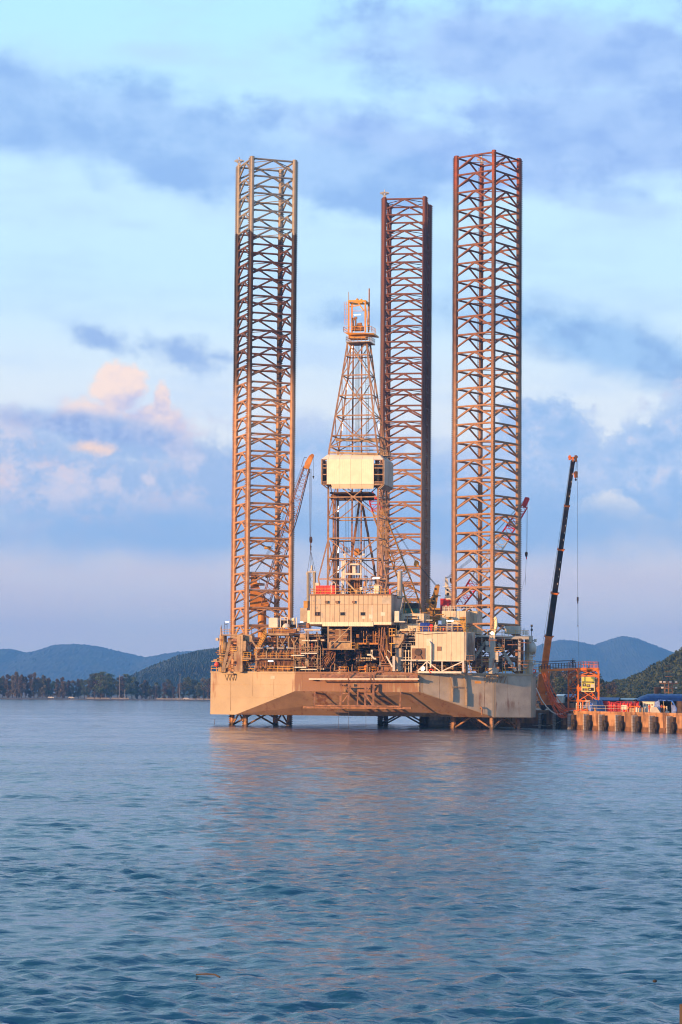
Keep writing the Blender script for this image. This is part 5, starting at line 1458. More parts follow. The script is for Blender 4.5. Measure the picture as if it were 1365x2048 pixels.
mb = MB(); mb.ball(at(985, 1266.5, 386), .34, 10, 8); part(mb, 'lamp', m_lamp, lpb)
# roof machinery of the deck house
mb = MB(); c1 = S(848, 1253, 2.4)
mb.tube(c1 - U * .65, c1 + U * .85, .85, 14); mb.ball(c1 + U * .85, .8, 10, 6); mb.obox(S(841, 1262.5, 1.8), U * 2.4, W * 1.6, Z * .7)
t = tag(mb.build('storage_tank', m_blue, None, S(848, 1263, 2.4), smooth=True), 'round bright blue tank on the roof of the cream deck house', 'tank')
mb = MB(); mb.tube(S(863, 1252, 1.5), S(863, 1252, 2.4), .4, 12); mb.obox(S(861, 1262.5, 1.7), U * .4, W * .4, Z * .8)
tag(mb.build('hose_drum', m_red, None, S(863, 1263, 1.8)), 'small red drum right of the blue tank on the deck house roof', 'drum')
mb = MB(); mb.obox(S(869, 1262, 1.6), U * 1.0, W * 1, Z * 1.3); mb.tube(S(871, 1252, 2), S(872, 1244, 2), .1)
tag(mb.build('motor_box', m_lightgrey, None, S(871, 1263, 1.8)), 'pale motor box between the red drum and the navy machinery', 'motor')
r = thing('winch_unit', S(900, 1263, 2), 'long navy machinery unit behind the roof rail of the cream deck house', 'machinery')
mb = MB(); mb.obox(S(874, 1262.8, 1.6), U * 5.4, W * 2.2, Z * .7); mb.obox(S(885, 1256, 1.8), U * 2.6, W * 1.6, Z * .8); mb.build('skid', m_navy, r)
for x in (880, 887, 912, 919): mb = MB(); mb.tube(S(x, 1254, 1.6), S(x, 1254, 3.2), .6, 12); mb.build('drum', m_navy, r)
mb = MB(); mb.tube(S(888, 1261, 1.3), S(888, 1256, 1.3), .2); mb.build('extinguisher', m_red, r)
mb = MB()
for k in range(9): mb.tube(S(872 + k * 6, 1261, 1.4), S(877 + k * 6, 1257 + (k % 3), 1.4), .09)
mb.build('piping', m_rust, r)

# satellite dish on the right leg well platform
mb = MB(); c1 = at(994, 1252.5, 386.5); ax = V((-.975, -.20, .10)).normalized(); s1, s2 = perp(ax)
rings = []
for j in range(6):
    rr = 2.0 * j / 5; dep = .55 * (rr / 2.0) ** 2
    rings.append([c1 - ax * (.0 - dep) + s1 * (rr * math.cos(t) * 1.0) + s2 * (rr * math.sin(t)) for t in [i * math.pi / 10 for i in range(20)]])
for sgn, off in ((1, 0), (-1, .08)):
    vs = [p - ax * off for r_ in rings for p in r_]
    mb.add(vs, [(j * 20 + i, j * 20 + (i + 1) % 20, (j + 1) * 20 + (i + 1) % 20, (j + 1) * 20 + i) for j in range(5) for i in range(20)])
dish = part(mb, 'satellite_dish', m_cream, RIG, smooth=True)
mb = MB(); mb.tube(c1 - ax * .1, at(990, 1266, 387), .1); mb.tube(at(990, 1266, 387), at(990, 1271, 387), .15); mb.tube(c1 + s2 * 1.7 + ax * .3, c1 + ax * 1.1, .04); mb.tube(c1 - s2 * 1.7 + ax * .3, c1 + ax * 1.1, .04); mb.obox(c1 + ax * 1.0 - V((.1, .1, .1)), V((.2, 0, 0)), V((0, .2, 0)), V((0, 0, .2))); part(mb, 'dish_mount', m_cable, dish)

# ================================================================== LOOSE THINGS ON THE RIG
r = thing('container', S(650, 1188, 1.6), 'red ribbed container on the left end of the drill floor roof', 'container')
mb = MB(); fbox(mb, 632, 669.5, 1171.5, 1187.6, 1.0, 2.4); mb.build('body', m_red, r)
mb = MB()
for x in (632, 638, 645, 652, 659, 666): fbox(mb, x, x + 1.6, 1172, 1187, .93, .08)
fbox(mb, 631.6, 670, 1171, 1172.6, .9, .12); fbox(mb, 631.6, 670, 1186.2, 1187.8, .9, .12); mb.build('rib', m_red, r)
mb = MB(); fbox(mb, 671, 672.8, 1171, 1187.8, 1.2, 2.2); mb.build('end_door', m_red, r)
r = thing('cabin', at(545, 1257, 396), 'white cabin with a small dark window on the platform left of the drill house', 'cabin')
mb = MB(); a = at(537.8, 1256, 395.5); mb.obox(a, U * 1.95, W * 2.2, Z * 2.2); mb.build('body', m_white, r)
mb = MB(); mb.obox(at(545.8, 1249, 395.4), U * .2, W * .1, Z * .42); mb.build('window', m_glass, r)
mb = MB(); mb.obox(at(549, 1256, 395.42), U * .9, W * .07, Z * 1.6); mb.build('door', m_white, r)
r = thing('compressor', at(570, 1256, 396), 'compressor in a white frame with a white dome, right of the white cabin', 'compressor')
mb = MB()
for x in (561.5, 575.5): mb.beam(at(x, 1255, 394.9), at(x, 1234.5, 394.9), .22)
mb.beam(at(561, 1234.8, 394.9), at(576, 1234.8, 394.9), .22); mb.beam(at(569, 1235, 394.9), at(569, 1239, 394.9), .2); mb.beam(at(563, 1240, 394.9), at(575, 1240, 394.9), .16)
mb.build('frame', m_white, r)
mb = MB(); mb.obox(at(562, 1256, 396), U * 2.2, W * 1.4, Z * 1.8); mb.obox(at(579, 1256, 396), U * 1.4, W * 1.2, Z * .8); mb.ball(at(582, 1250, 396.4), .75, 9, 6); mb.build('motor', m_darkrust, r)
mb = MB(); mb.ball(at(572.8, 1255.5, 394.6), .95, 14, 8, (.9, .6, 1.0), 0); mb.build('dome', m_white, r, smooth=True)
mb = MB(); mb.tube(at(581, 1239.5, 395.8), at(590, 1239, 395.5), .4, 10); mb.obox(at(581, 1249, 395.8), U * .9, W * 1, Z * .9); mb.tube(at(593.5, 1256, 395), at(593.5, 1235, 395), .1); mb.build('tank', m_cream, r)
mb = MB(); mb.obox(at(595.5, 1255.5, 395.5), U * .62, W * .7, Z * .95)
tag(mb.build('drum', m_navy, None, at(598, 1256, 395.8)), 'dark navy drum standing right of the compressor', 'drum')
mb = MB(); mb.ball(at(434, 1329, 399), .52, 14, 10); mb.tube(at(434, 1324.5, 399), at(434, 1323, 399), .1)
tag(mb.build('float_ball', m_float, None, at(434, 1334, 399), smooth=True), 'round red float ball at the left end of the rig deck', 'float')
mb = MB(); a = at(423, 1323.5, 399.3); mb.obox(a, U * 2.6, W * 1.0, Z * .2); mb.obox(a + Z * .2 + U * .5, U * .8, W * .8, Z * .35); part(mb, 'outrigger_shelf', m_tan, RIG)
mb = MB(); q = dk(A, B, 477); mb.tube(q + Z * .1, q + Z * 1.05, .28, 10); mb.ball(q + Z * 1.05, .28, 8, 5, (1, 1, .4))
tag(mb.build('fire_extinguisher', m_float, None, q), 'red extinguisher drum behind the yellow rail under the left jacking tower', 'extinguisher')
for (px_, Y_, lab) in ((1068, 393.2, 'red lifebuoy box behind the rail of the gangway landing'), (863, 382.0, 'orange red lifebuoy on the rail under the cream deck house')):
    mb = MB(); c1 = at(px_, 1342, Y_)
    for i in range(14):
        t0, t1 = i * 2 * math.pi / 14, (i + 1) * 2 * math.pi / 14
        mb.tube(c1 + V((.38 * math.cos(t0), 0, .38 * math.sin(t0))), c1 + V((.38 * math.cos(t1), 0, .38 * math.sin(t1))), .13, 6)
    tag(mb.build('lifebuoy', m_float, None, c1), lab, 'lifebuoy')

# ================================================================== CRANES
def lattice(mb, p, q, w0, wm, w1, n, side, rc=.10, rl=.05, t0=.25, t1=.75):
    p, q, side = V(p), V(q), V(side).normalized(); d = (q - p).normalized(); up = side.cross(d).normalized()
    def w(t): return w0 + (wm - w0) * min(1, t / t0) if t < t1 else wm + (w1 - wm) * (t - t1) / (1 - t1)
    rows = []
    for k in range(n + 1):
        t = k / n; c = p.lerp(q, t); h = w(t) / 2
        rows.append([c + side * h + up * h, c - side * h + up * h, c - side * h - up * h, c + side * h - up * h])
    for k in range(n):
        for i in range(4):
            mb.tube(rows[k][i], rows[k + 1][i], rc, 5, cap=False)
            j = (i + 1) % 4
            a, b = (i, j) if k % 2 else (j, i)
            mb.tube(rows[k][a], rows[k + 1][b], rl, 4, cap=False)
            if k % 3 == 0: mb.tube(rows[k][i], rows[k][j], rl, 4, cap=False)
def cable(mb, p, q, r=.035): mb.tube(p, q, r, 4, cap=False)

# --- left amber crane
r = thing('pedestal_crane', at(525, 1257, 416), 'amber pedestal crane behind the left leg with its lattice boom raised over the deck', 'crane', 'lattice boom cranes on the rig')
YC = 416
mb = MB(); mb.tube(at(524.5, 1290, YC), at(524.5, 1219, YC), .98, 14); mb.build('pedestal', m_craney, r, smooth=True)
mb = MB(); a = at(499, 1219, YC - 2)
mb.prism([at(500, 1218, YC - 2), at(538, 1218, YC - 2), at(541, 1213, YC - 2), at(534, 1200, YC - 2), at(524, 1186, YC - 2), at(501, 1178, YC - 2)], V((0, 4, 0)))
mb.build('machinery_house', m_craney, r)
mb = MB(); mb.prism([at(501, 1177.5, YC - 1.6), at(521, 1177.5, YC - 1.6), at(516, 1168, YC - 1.6), at(509, 1146, YC - 1.6), at(502, 1146, YC - 1.6)], V((0, .5, 0))); mb.prism([at(501, 1177.5, YC + 1.3), at(521, 1177.5, YC + 1.3), at(516, 1168, YC + 1.3), at(509, 1146, YC + 1.3), at(502, 1146, YC + 1.3)], V((0, .5, 0)))
mb.obox(at(500, 1168, YC - 2), U * 2.2, W * 3.6, Z * .25); mb.obox(at(500, 1170, YC - 2.1), U * 2.4, W * 3.7, Z * .5); mb.build('gantry', m_craney, r)
mb = MB(); mb.tube(at(513, 1148, YC), at(517, 1158, YC), .5, 10); mb.rail([at(511, 1167, YC - 2), at(519, 1167, YC - 2)], 1.1, 1, .05); mb.tube(at(531, 1153, YC - 3), at(542, 1150, YC - 3), .42, 10); mb.build('winch', m_darkrust, r)
pB, pT = at(530, 1213, YC - 2.5), at(614, 935, 402.5)
mb = MB(); lattice(mb, pB, pT, 1.5, 2.1, 1.2, 27, V((.15, 1, 0)), .10, .045, .2, .7); boom = mb.build('boom', m_rust, r)
boom['label'] = 'rust brown lattice boom'
mb = MB(); e = at(622, 912, 402)
mb.prism([at(608, 936, 401.6), at(618, 938, 401.4), at(624, 922, 401.2), at(628, 912, 401.2), at(624.5, 908.5, 401.2), at(619, 911, 401.3), at(611, 924, 401.5)], V((0, 1.2, 0)))
mb.tube(at(625, 911.5, 401), at(625, 911.5, 402.6), .42, 12); mb.build('boom_head', m_craney, boom)
mb = MB(); mb.tube(at(617, 936, 402), at(619.5, 946, 402), .18); mb.build('sheave', m_darkrust, boom); mb = MB(); mb.tube(at(609, 915, 401.6), at(603, 934, 401.6), .05, 4); mb.tube(at(609, 915, 401.6), at(614, 915.5, 401.6), .05, 4); mb.build('boom_fitting', m_darkrust, boom)
mb = MB()
for x in (619, 621.5, 624): cable(mb, at(x, 938, 401.4), at(621 + (x - 621) * .4, 1076, 400.5), .03)
cable(mb, at(627.3, 913, 401), at(627.3, 952, 401), .03)
for k in range(4): cable(mb, at(507, 1149, YC - 1), at(540, 1096, YC - 4 + k * .4) + V((k * .25, 0, 0)), .03)
cable(mb, at(545, 1094, YC - 5), at(607, 930, 402.5), .035); cable(mb, at(543, 1094, YC - 4), at(603, 936, 402.5), .035)
mb.build('hoist_rope', m_cable, r)
mb = MB(); mb.obox(at(529, 1097, YC - 4.2), U * 1.5, W * .6, Z * .5); mb.prism([at(528, 1098, YC - 4.2), at(536, 1098, YC - 4.2), at(535.5, 1092, YC - 4.2)], V((0, .6, 0))); mb.build('bridle', m_ochre, r)
mb = MB(); mb.tube(at(619.5, 1079, 400.2), at(624.5, 1079, 400.2), .62, 12); mb.prism([at(619, 1077, 400), at(625.5, 1077, 400), at(625, 1084, 400), at(622, 1087.5, 400), at(619.5, 1084, 400)], V((0, .5, 0))); mb.tube(at(622, 1087, 400.2), at(622, 1092, 400.2), .12); mb.ball(at(622, 1093, 400.2), .2); mb.tube(at(622, 1094.5, 400.2), at(622, 1101, 400.2), .17)
mb.build('hook_block', m_darkrust, r)
mb = MB(); mb.ball(at(627.3, 953.5, 401), .22, 8, 6); mb.tube(at(627.3, 955, 401), at(627.3, 958, 401), .06); mb.build('headache_ball', m_dark, r)
# --- its load
r = thing('hanging_load', at(623, 1228, 400.2), 'bundle of three tall silver pipes hanging on slings from the amber crane', 'load')
mb = MB()
for x, rr in ((616, .26), (617.8, .22), (630, .28)): mb.tube(at(x, 1226, 400.2), at(x, 1143, 400.2), rr, 10)
mb.build('pipe', m_silver, r)
mb = MB()
for s_ in (-.35, .35):
    mb.tube(at(624, 1226, 400.3) + U * s_, at(624, 1140, 400.3) + U * s_, .07, 5)
for k in range(11): 
    y = 1143 + k * 7.6; s_ = .35 if k % 2 else -.35
    mb.tube(at(624, y, 400.3) + U * s_, at(624, y + 7.6, 400.3) - U * s_, .05, 4)
mb.obox(at(615, 1145, 400), U * 1.9, W * .4, Z * .25); mb.obox(at(615, 1221, 400), U * 1.9, W * .4, Z * .25); mb.tube(at(624, 1141, 400.3), at(624, 1131, 400.3), .3, 8, .2); mb.obox(at(612.5, 1149, 400), U * .25, W * .3, Z * .4)
mb.build('lattice_frame', m_lightgrey, r)
mb = MB()
for x, y in ((615.5, 1143), (631, 1143), (622, 1138), (626, 1138)): cable(mb, at(622, 1101, 400.2), at(x, y, 400.2), .035)
mb.build('sling', m_cable, r)

# --- middle ochre crane
YC = 414
r = thing('pedestal_crane', at(860, 1262, YC), 'ochre pedestal crane in the middle whose lattice boom leans back towards the derrick', 'crane', 'lattice boom cranes on the rig')
mb = MB(); mb.tube(at(862, 1290, YC), at(862, 1238, YC), 1.7, 14); mb.build('pedestal', m_ochre, r, smooth=True)
mb = MB(); mb.prism([at(842, 1240, YC - 2.2), at(881.5, 1240, YC - 2.2), at(881.5, 1219, YC - 2.2), at(855, 1219, YC - 2.2)], V((.6, 4.4, 0))); mb.obox(at(853, 1219.5, YC - 2.4), U * 3.2, W * 4.6, Z * .4); mb.build('machinery_house', m_ochre, r)
mb = MB()
g = [(857, 1217), (873, 1217), (880, 1171), (878.5, 1168.5), (873, 1169), (869.5, 1175), (866, 1190), (861, 1197)]
for o_ in (-1.9, 1.5): mb.prism([at(x, y, YC + o_) for x, y in g], V((0, .45, 0)))
mb.obox(at(853, 1206, YC - 2), U * 1.0, W * 3.8, Z * .9); mb.obox(at(864, 1191, YC - 2.2), U * 1.2, W * 4.2, Z * .16)
for y in (1180, 1186, 1192): mb.beam(at(877.5, y, YC - 1.7), at(876.5, y, YC + 1.8), .12); mb.beam(at(880, y, YC - 1.95), at(882.5, y, YC - 1.95), .08)
gan = mb.build('gantry', m_ochre, r)
mb = MB()
for x, y, rr in ((871.5, 1178, .25), (868.5, 1198, .24), (866.5, 1206, .38)): c1 = at(x, y, YC - 1.94); mb.tube(c1, c1 - V((0, .03, 0)), rr, 12)
mb.build('lightening_hole', m_dark, gan)
mb = MB()
pB, pT = at(841, 1237, YC - 3), at(741, 985, YC - 6)
lattice(mb, pB, pB.lerp(pT, .86), 1.7, 2.5, 2.2, 22, V((.1, 1, 0)), .13, .06, .22, .9); bm_ = mb.build('boom', m_ochre, r)
mb = MB(); lattice(mb, pB.lerp(pT, .86), pT, 2.2, 2.0, 1.0, 5, V((.1, 1, 0)), .12, .06, .2, .4); mb.build('boom_tip', m_red, bm_)
mb = MB(); mb.prism([at(833, 1240, YC - 3.6), at(841, 1240, YC - 3.6), at(836, 1222, YC - 3.6), at(827, 1218, YC - 3.6)], V((0, 1.6, 0))); mb.build('boom_foot', m_ochre, bm_)
mb = MB(); mb.prism([at(830, 1120, YC - 4), at(836, 1121.5, YC - 4), at(839, 1126, YC - 4), at(837, 1133, YC - 4), at(833, 1134.5, YC - 4), at(828, 1129, YC - 4)], V((0, 1.0, 0))); mb.build('bridle', m_crown, r)
mb = MB()
for s_ in (0, 1.5): cable(mb, at(830 + s_, 1121, YC - 3.5), at(748 + s_ * 2, 990, YC - 5.5), .035)
for s_ in (0, 1.2, 2.4, 3.6): cable(mb, at(836 + s_, 1128 + s_, YC - 3.5), at(872 + s_, 1172, YC - 1 + s_ * .5), .03)
cable(mb, at(790, 1070, YC - 5), at(810, 1120, YC - 5), .03); cable(mb, at(810, 1120, YC - 5), at(822, 1152, YC - 5), .03)
mb.build('hoist_rope', m_cable, r)

# --- right red and white crane
YC = 402
r = thing('pedestal_crane', at(895, 1262, YC), 'red and white crane behind the right leg with a red lattice boom', 'crane', 'lattice boom cranes on the rig')
mb = MB(); mb.tube(at(897, 1290, YC), at(897, 1225, YC), 1.5, 14); mb.build('pedestal', m_white, r, smooth=True)
mb = MB(); mb.prism([at(881, 1223, YC - 2), at(884, 1236, YC - 2), at(908, 1236, YC - 2), at(908, 1197, YC - 2), at(881, 1197, YC - 2)], V((.5, 4, 0))); mb.build('machinery_house', m_red, r)
mb = MB()
g = [(891, 1199), (904, 1199), (903, 1183), (898, 1175), (897, 1163), (894, 1154), (891.5, 1153), (890.5, 1157)]
for o_ in (-1.6, 1.2): mb.prism([at(x, y, YC + o_) for x, y in g], V((0, .4, 0)))
mb.obox(at(887, 1174, YC - 1.8), U * 1.0, W * 3.4, Z * .12); mb.obox(at(889.5, 1199, YC - 1.9), U * 1.6, W * 3.6, Z * .5)
for y in (1162, 1168): mb.beam(at(886, y, YC - 1.6), at(892, y, YC - 1.6), .08)
gan = mb.build('gantry', m_white, r)
mb = MB()
for x, y, rr in ((895.5, 1180, .2), (896, 1188, .3)): c1 = at(x, y, YC - 1.64); mb.tube(c1, c1 - V((0, .03, 0)), rr, 12)
c1 = at(900, 1165, YC - .5); mb.obox(c1, U * .7, W * 1, Z * 1.0); mb.build('lightening_hole', m_dark, gan)
pB, pT = at(917, 1214, YC + .5), at(1050, 1012, YC + 11)
sd2 = V((.1, 1, 0))
mb = MB(); lattice(mb, pB, pB.lerp(pT, .24), 1.5, 2.3, 2.3, 7, sd2, .13, .06, .9, .95); bm_ = mb.build('boom', m_red, r)
mb = MB(); lattice(mb, pB.lerp(pT, .24), pB.lerp(pT, .68), 2.3, 2.3, 2.3, 11, sd2, .12, .06, .1, .9); mb.build('boom_middle', m_white, bm_)['label'] = 'white middle section of the red boom'
mb = MB(); lattice(mb, pB.lerp(pT, .68), pT, 2.3, 1.9, 1.3, 9, sd2, .13, .065, .1, .3); mb.build('boom_tip', m_red, bm_)
mb = MB(); mb.prism([at(1044, 1010, YC + 10.6), at(1052, 1016, YC + 10.6), at(1060, 998, YC + 10.6), at(1058, 995, YC + 10.6), at(1051, 994, YC + 10.6)], V((0, 1.1, 0))); mb.build('boom_head', m_red, bm_)
mb = MB(); mb.prism([at(940, 1113, YC + 4), at(947, 1110, YC + 4), at(951, 1116, YC + 4), at(944, 1123, YC + 4), at(945, 1117, YC + 4)], V((0, .9, 0))); mb.build('bridle', m_white, r)
mb = MB()
for x in (1052.5, 1055.5): cable(mb, at(x, 1000, YC + 11), at(1053.5 + (x - 1053.5) * .5, 1104, YC + 11), .03)
cable(mb, at(1053, 1117, YC + 11), at(1051, 1170, YC + 11), .03); cable(mb, at(1051, 1155, YC + 11), at(1038, 1200, YC + 11), .02)
for s_ in (0, 1.5, 3, 4.5): cable(mb, at(893 + s_, 1156, YC - 1 + s_ * .3), at(942 + s_ * .6, 1116 + s_, YC + 4.5), .03)
for s_ in (0, 1.5): cable(mb, at(948 + s_, 1112, YC + 4.4), at(1046 + s_, 1003, YC + 11), .035)
mb.build('hoist_rope', m_cable, r)
mb = MB(); mb.prism([at(1050.5, 1106, YC + 10.8), at(1052, 1103.5, YC + 10.8), at(1055, 1103.5, YC + 10.8), at(1056.3, 1106, YC + 10.8), at(1055.5, 1112, YC + 10.8), at(1053.5, 1114.5, YC + 10.8), at(1051.2, 1112, YC + 10.8)], V((0, .5, 0))); hk = mb.build('hook_block', m_dark, r)
mb = MB(); mb.tube(at(1053.4, 1114, YC + 11), at(1053.2, 1118, YC + 11), .13); mb.build('hook', m_red, hk)

# ------------------------------------------------------------------ small clutter: cables, valves, boxes and stanchions all over the modules
def clutter(x0, x1, y0, y1, d0, d1, n, name, mats, seed):
    rg = random.Random(seed)
    for g, mt_ in enumerate(mats):
        mb = MB()
        for k in range(n):
            x, y, d = rg.uniform(x0, x1), rg.uniform(y0, y1), rg.uniform(d0, d1); t = rg.random()
            p = S(x, y, d)
            if t < .35: mb.tube(p, p + U * rg.uniform(.5, 2.6), rg.uniform(.05, .13), 5)
            elif t < .7: mb.tube(p, p + Z * rg.uniform(.4, 2.2), rg.uniform(.05, .12), 5)
            elif t < .85: mb.obox(p, U * rg.uniform(.2, .8), W * .5, Z * rg.uniform(.2, .8))
            else: mb.path([p, p + U * .3 - Z * .4, p + U * .9 - Z * .5, p + U * 1.3 - Z * .1], .05, 4)
        o = part(mb, name, mt_, RIG); o['kind'] = 'stuff'
clutter(500, 590, 1298, 1340, 4.0, 6.5, 38, 'small_piping', (m_darkrust, m_tan, m_rust), 1)
clutter(590, 648, 1262, 1340, .5, 4.5, 34, 'small_piping', (m_darkrust, m_tan), 2)
clutter(650, 785, 1256, 1342, 3.0, 7.0, 44, 'small_piping', (m_darkrust, m_rust), 3)
clutter(792, 832, 1266, 1340, 1.0, 4.5, 26, 'small_piping', (m_darkrust, m_lightgrey), 4)
clutter(832, 928, 1324, 1342, .6, 5.0, 30, 'small_piping', (m_darkrust, m_tan), 5)
clutter(938, 1046, 1280, 1340, 2.5, 9.0, 34, 'small_piping', (m_darkrust, m_rust), 6)
clutter(430, 505, 1275, 1340, 3.5, 9.0, 30, 'small_piping', (m_rust, m_darkrust), 7)
clutter(655, 760, 1165, 1187, 1.0, 7.5, 26, 'small_piping', (m_rust, m_tan), 8)
clutter(795, 880, 1225, 1262, 2.4, 6.0, 22, 'small_piping', (m_ochre, m_darkrust), 9)
clutter(640, 836, 1340, 1347, -.6, .3, 20, 'small_piping', (m_rust, m_tan), 10)
clutter(530, 600, 1268, 1296, 5.5, 9.0, 22, 'small_piping', (m_rust, m_darkrust), 11)

# ================================================================== THE PIER
ZQ = 3.85
q0 = V((67.7, 357.7, 0)); q1 = V((48.6, 401.6, 0)); qd = (q1 - q0).normalized(); qn = V((qd.y, -qd.x, 0))   # along the edge away from us; landwards
if qn.x < 0: qn = -qn
def QE(px, back=0.0, z=ZQ):
    """point of the pier edge seen under a pixel column, moved back metres towards the land"""
    k = (px - 679.4) / F
    b = q0 + qn * back
    p = b + qd * ((k * (b.y - CAMY) - b.x) / (qd.x - k * qd.y)); return V((p.x, p.y, z))
mb = MB()
e0, e1 = q0 - qd * 140, q1 + qd * 71
mb.prism([e0 + Z * -2, e1 + Z * -2, e1 + qn * 48 + Z * -2, e0 + qn * 160 + Z * -2], Z * (ZQ + 2))
m_conc = M('pier_concrete', (.36, .195, .105), .85, var=.4, scale=.4, rust=.62, rcol=(.12, .06, .034), dirt=.4, bump=.06)
tag(mb.build('pier', m_conc), 'stained concrete pier wall along the water', 'pier', kind='structure')
mb = MB(); mb.prism([e0 - qn * .12 + Z * (ZQ - .35), e1 - qn * .12 + Z * (ZQ - .35), e1 + qn * .5 + Z * (ZQ - .35), e0 + qn * .5 + Z * (ZQ - .35)], Z * .42)
tag(mb.build('pier_coping', m_conc), 'concrete kerb along the pier edge', 'kerb', kind='structure')
mb = MB(); mb.prism([e0 - qn * .16 + Z * -1, e1 - qn * .16 + Z * -1, e1 + Z * -1, e0 + Z * -1], Z * 1.9)
m_weed = M('pier_weed', (.13, .065, .035), .7, var=.4, scale=.8)
tag(mb.build('pier_waterline', m_weed), 'dark weedy band at the foot of the pier wall', 'pier', kind='structure')
# fenders
def fender_proto():
    r = thing('pier_fender', (0, 0, 0), None, None)
    mb = MB(); mb.obox(V((0, 0, -.2)) - qn * .1 + qd * .55, -qn * 1.2, qd * .4, Z * 3.5)
    mb2 = MB()
    for k in range(6): mb2.obox(V((0, 0, -.1 + k * .55)) - qn * .12 + qd * .53, -qn * 1.2, qd * .44, Z * .06)
    mb.build('board', m_fender, r); mb2.build('board_strap', m_rust, r)
    mb = MB(); mb.obox(V((0, 0, -.6)) - qn * .15 - qd * .75, -qn * .55, qd * 1.2, Z * 3.7); mb.build('timber', m_wood, r)
    mb = MB()
    c = V((0, 0, 1.1)) - qn * .75 - qd * .7
    for i in range(14):
        t0, t1 = i * 2 * math.pi / 14, (i + 1) * 2 * math.pi / 14
        mb.tube(c + qd * (.42 * math.cos(t0)) + Z * (.75 * math.sin(t0)), c + qd * (.42 * math.cos(t1)) + Z * (.75 * math.sin(t1)), .3, 7)
    mb.obox(c - Z * 1.9 - qd * .5, -qn * .4, qd * 1.0, Z * 1.5)
    mb.build('tyre', m_rubber, r, smooth=True)
    mb = MB(); mb.tube(V((0, 0, 3.1)) - qn * .1 - qd * .7, c + Z * .7, .04, 4); mb.build('chain', m_cable, r)
    return r
fp = fender_proto()
fpx = [1090, 1119, 1149, 1180, 1211, 1244, 1277.5, 1312, 1347, 1384]
flab = ['dark pier fender nearest the rig, in the shade', 'pier fender under the orange hoses', 'pier fender below the orange gangway tower', 'pier fender below the blue tarp bundle', 'pier fender below the left red bottle racks', 'pier fender below the white notice board',
        'pier fender below the orange trailer', 'pier fender below the grey ramp plate', 'pier fender below the blue tarp tent', 'pier fender at the right edge of the picture']
for i, (px_, lb) in enumerate(zip(fpx, flab)):
    o = fp if i == 0 else copy_tree(fp)
    o.location = QE(px_, 0, 0); tag(o, lb, 'fender', 'fenders along the pier wall')
# ladder by the fenders
mb = MB(); c = QE(1329.5, -.25, 0)
for s_ in (-.3, .3): mb.tube(c + qd * s_ + Z * -.5, c + qd * s_ + Z * 4.0, .07, 5)
for k in range(9): mb.tube(c - qd * .3 + Z * (k * .45), c + qd * .3 + Z * (k * .45), .04, 4)
tag(mb.build('pier_ladder', m_rust, None, c), 'rusty ladder on the pier wall between two fenders', 'ladder')
# edge rail
mb = MB()
pts = [QE(x, .6) + Z * .05 for x in (1152, 1192, 1228, 1254)]
mb.rail(pts, 1.2, 3.2, .04)
tag(mb.build('pier_railing', m_lightgrey, None, pts[0]), 'low white pipe railing on the pier edge', 'railing')
mb = MB(); c = QE(1152, .7); mb.path([c, c + Z * 1.7, c + Z * 1.9 + U * .2, c + Z * 1.9 + U * .8, c + U * .95 + Z * 1.7, c + U * .95], .12, 6)
tag(mb.build('pipe_arch', m_white, None, c), 'white pipe arch over the hoses at the pier edge', 'pipe arch')
mb = MB(); c = QE(1172, 1.0)
for s_ in (0, .5): mb.obox(c + U * s_, U * .18, W * .18, Z * 2.0)
mb.obox(c + U * 1.6, U * 1.1, W * .8, Z * 1.3)
tag(mb.build('hose_rack', m_ochre, None, c), 'ochre posts and box at the foot of the gangway tower', 'rack')

# gangway tower
r = thing('gangway_tower', QE(1160, 2.0), 'orange steel gangway tower with a yellow sign on the pier', 'gangway tower')
a0 = QE(1155.5, .9); fw = QE(1155.5, .9) * 0 + (V((at(1197.5, 1390, 397.5).x, 397.5, 0)) - V((a0.x, a0.y, 0)))
sdv = qd * 4.3
cs = [a0, a0 + fw, a0 + fw + sdv, a0 + sdv]
zt = at(1160, 1338.5, a0.y).z
mb = MB()
lv = [ZQ + 2.2, ZQ + 4.9, ZQ + 7.6, zt]
for i in range(4):
    p, q = cs[i], cs[(i + 1) % 4]
    mb.beam(V((p.x, p.y, ZQ)), V((p.x, p.y, zt)), .34)
    for k, z in enumerate(lv): mb.beam(V((p.x, p.y, z)), V((q.x, q.y, z)), .3 if k < 3 else .5)
    for k in range(3):
        a, b = lv[k], lv[k + 1]
        mb.beam(V((p.x, p.y, a)), V((q.x, q.y, b)), .16); mb.beam(V((q.x, q.y, a)), V((p.x, p.y, b)), .16)
        d = (q - p).normalized()
        for s_, e in ((1, p), (-1, q)): mb.prism([V((e.x, e.y, b)) + d * s_ * .15, V((e.x, e.y, b)) + d * s_ * .9 - Z * .1, V((e.x, e.y, b)) + d * s_ * .15 - Z * .8], V((d.y, -d.x, 0)) * .06)
for t in (.22, .45): c = cs[0].lerp(cs[1], t); mb.beam(V((c.x, c.y, ZQ)), V((c.x, c.y, ZQ + 2.2)), .26)
mb.build('frame', m_orange, r)
mb = MB(); mb.prism([V((p.x, p.y, zt + .26)) for p in cs], Z * .08); mb.build('deck', m_orange, r)
mb = MB(); mb.rail([V((p.x, p.y, zt + .34)) for p in (cs[0], cs[1], cs[2], cs[3])], 1.25, .55, .045); mb.build('railing', m_orange, r)
mb = MB()
for k in range(14):
    c = cs[0].lerp(cs[2], .5) + fw * (.3 - .045 * (k % 7)) * (1 if k < 7 else -1); mb.obox(V((c.x, c.y, ZQ + .4 + k * .62)), fw * .12, sdv * .2, Z * .06)
c = cs[1].lerp(cs[2], .5) - fw * .18
for s_ in (0, .5): mb.tube(V((c.x + s_, c.y, ZQ)), V((c.x + s_, c.y, zt + 1)), .06, 5)
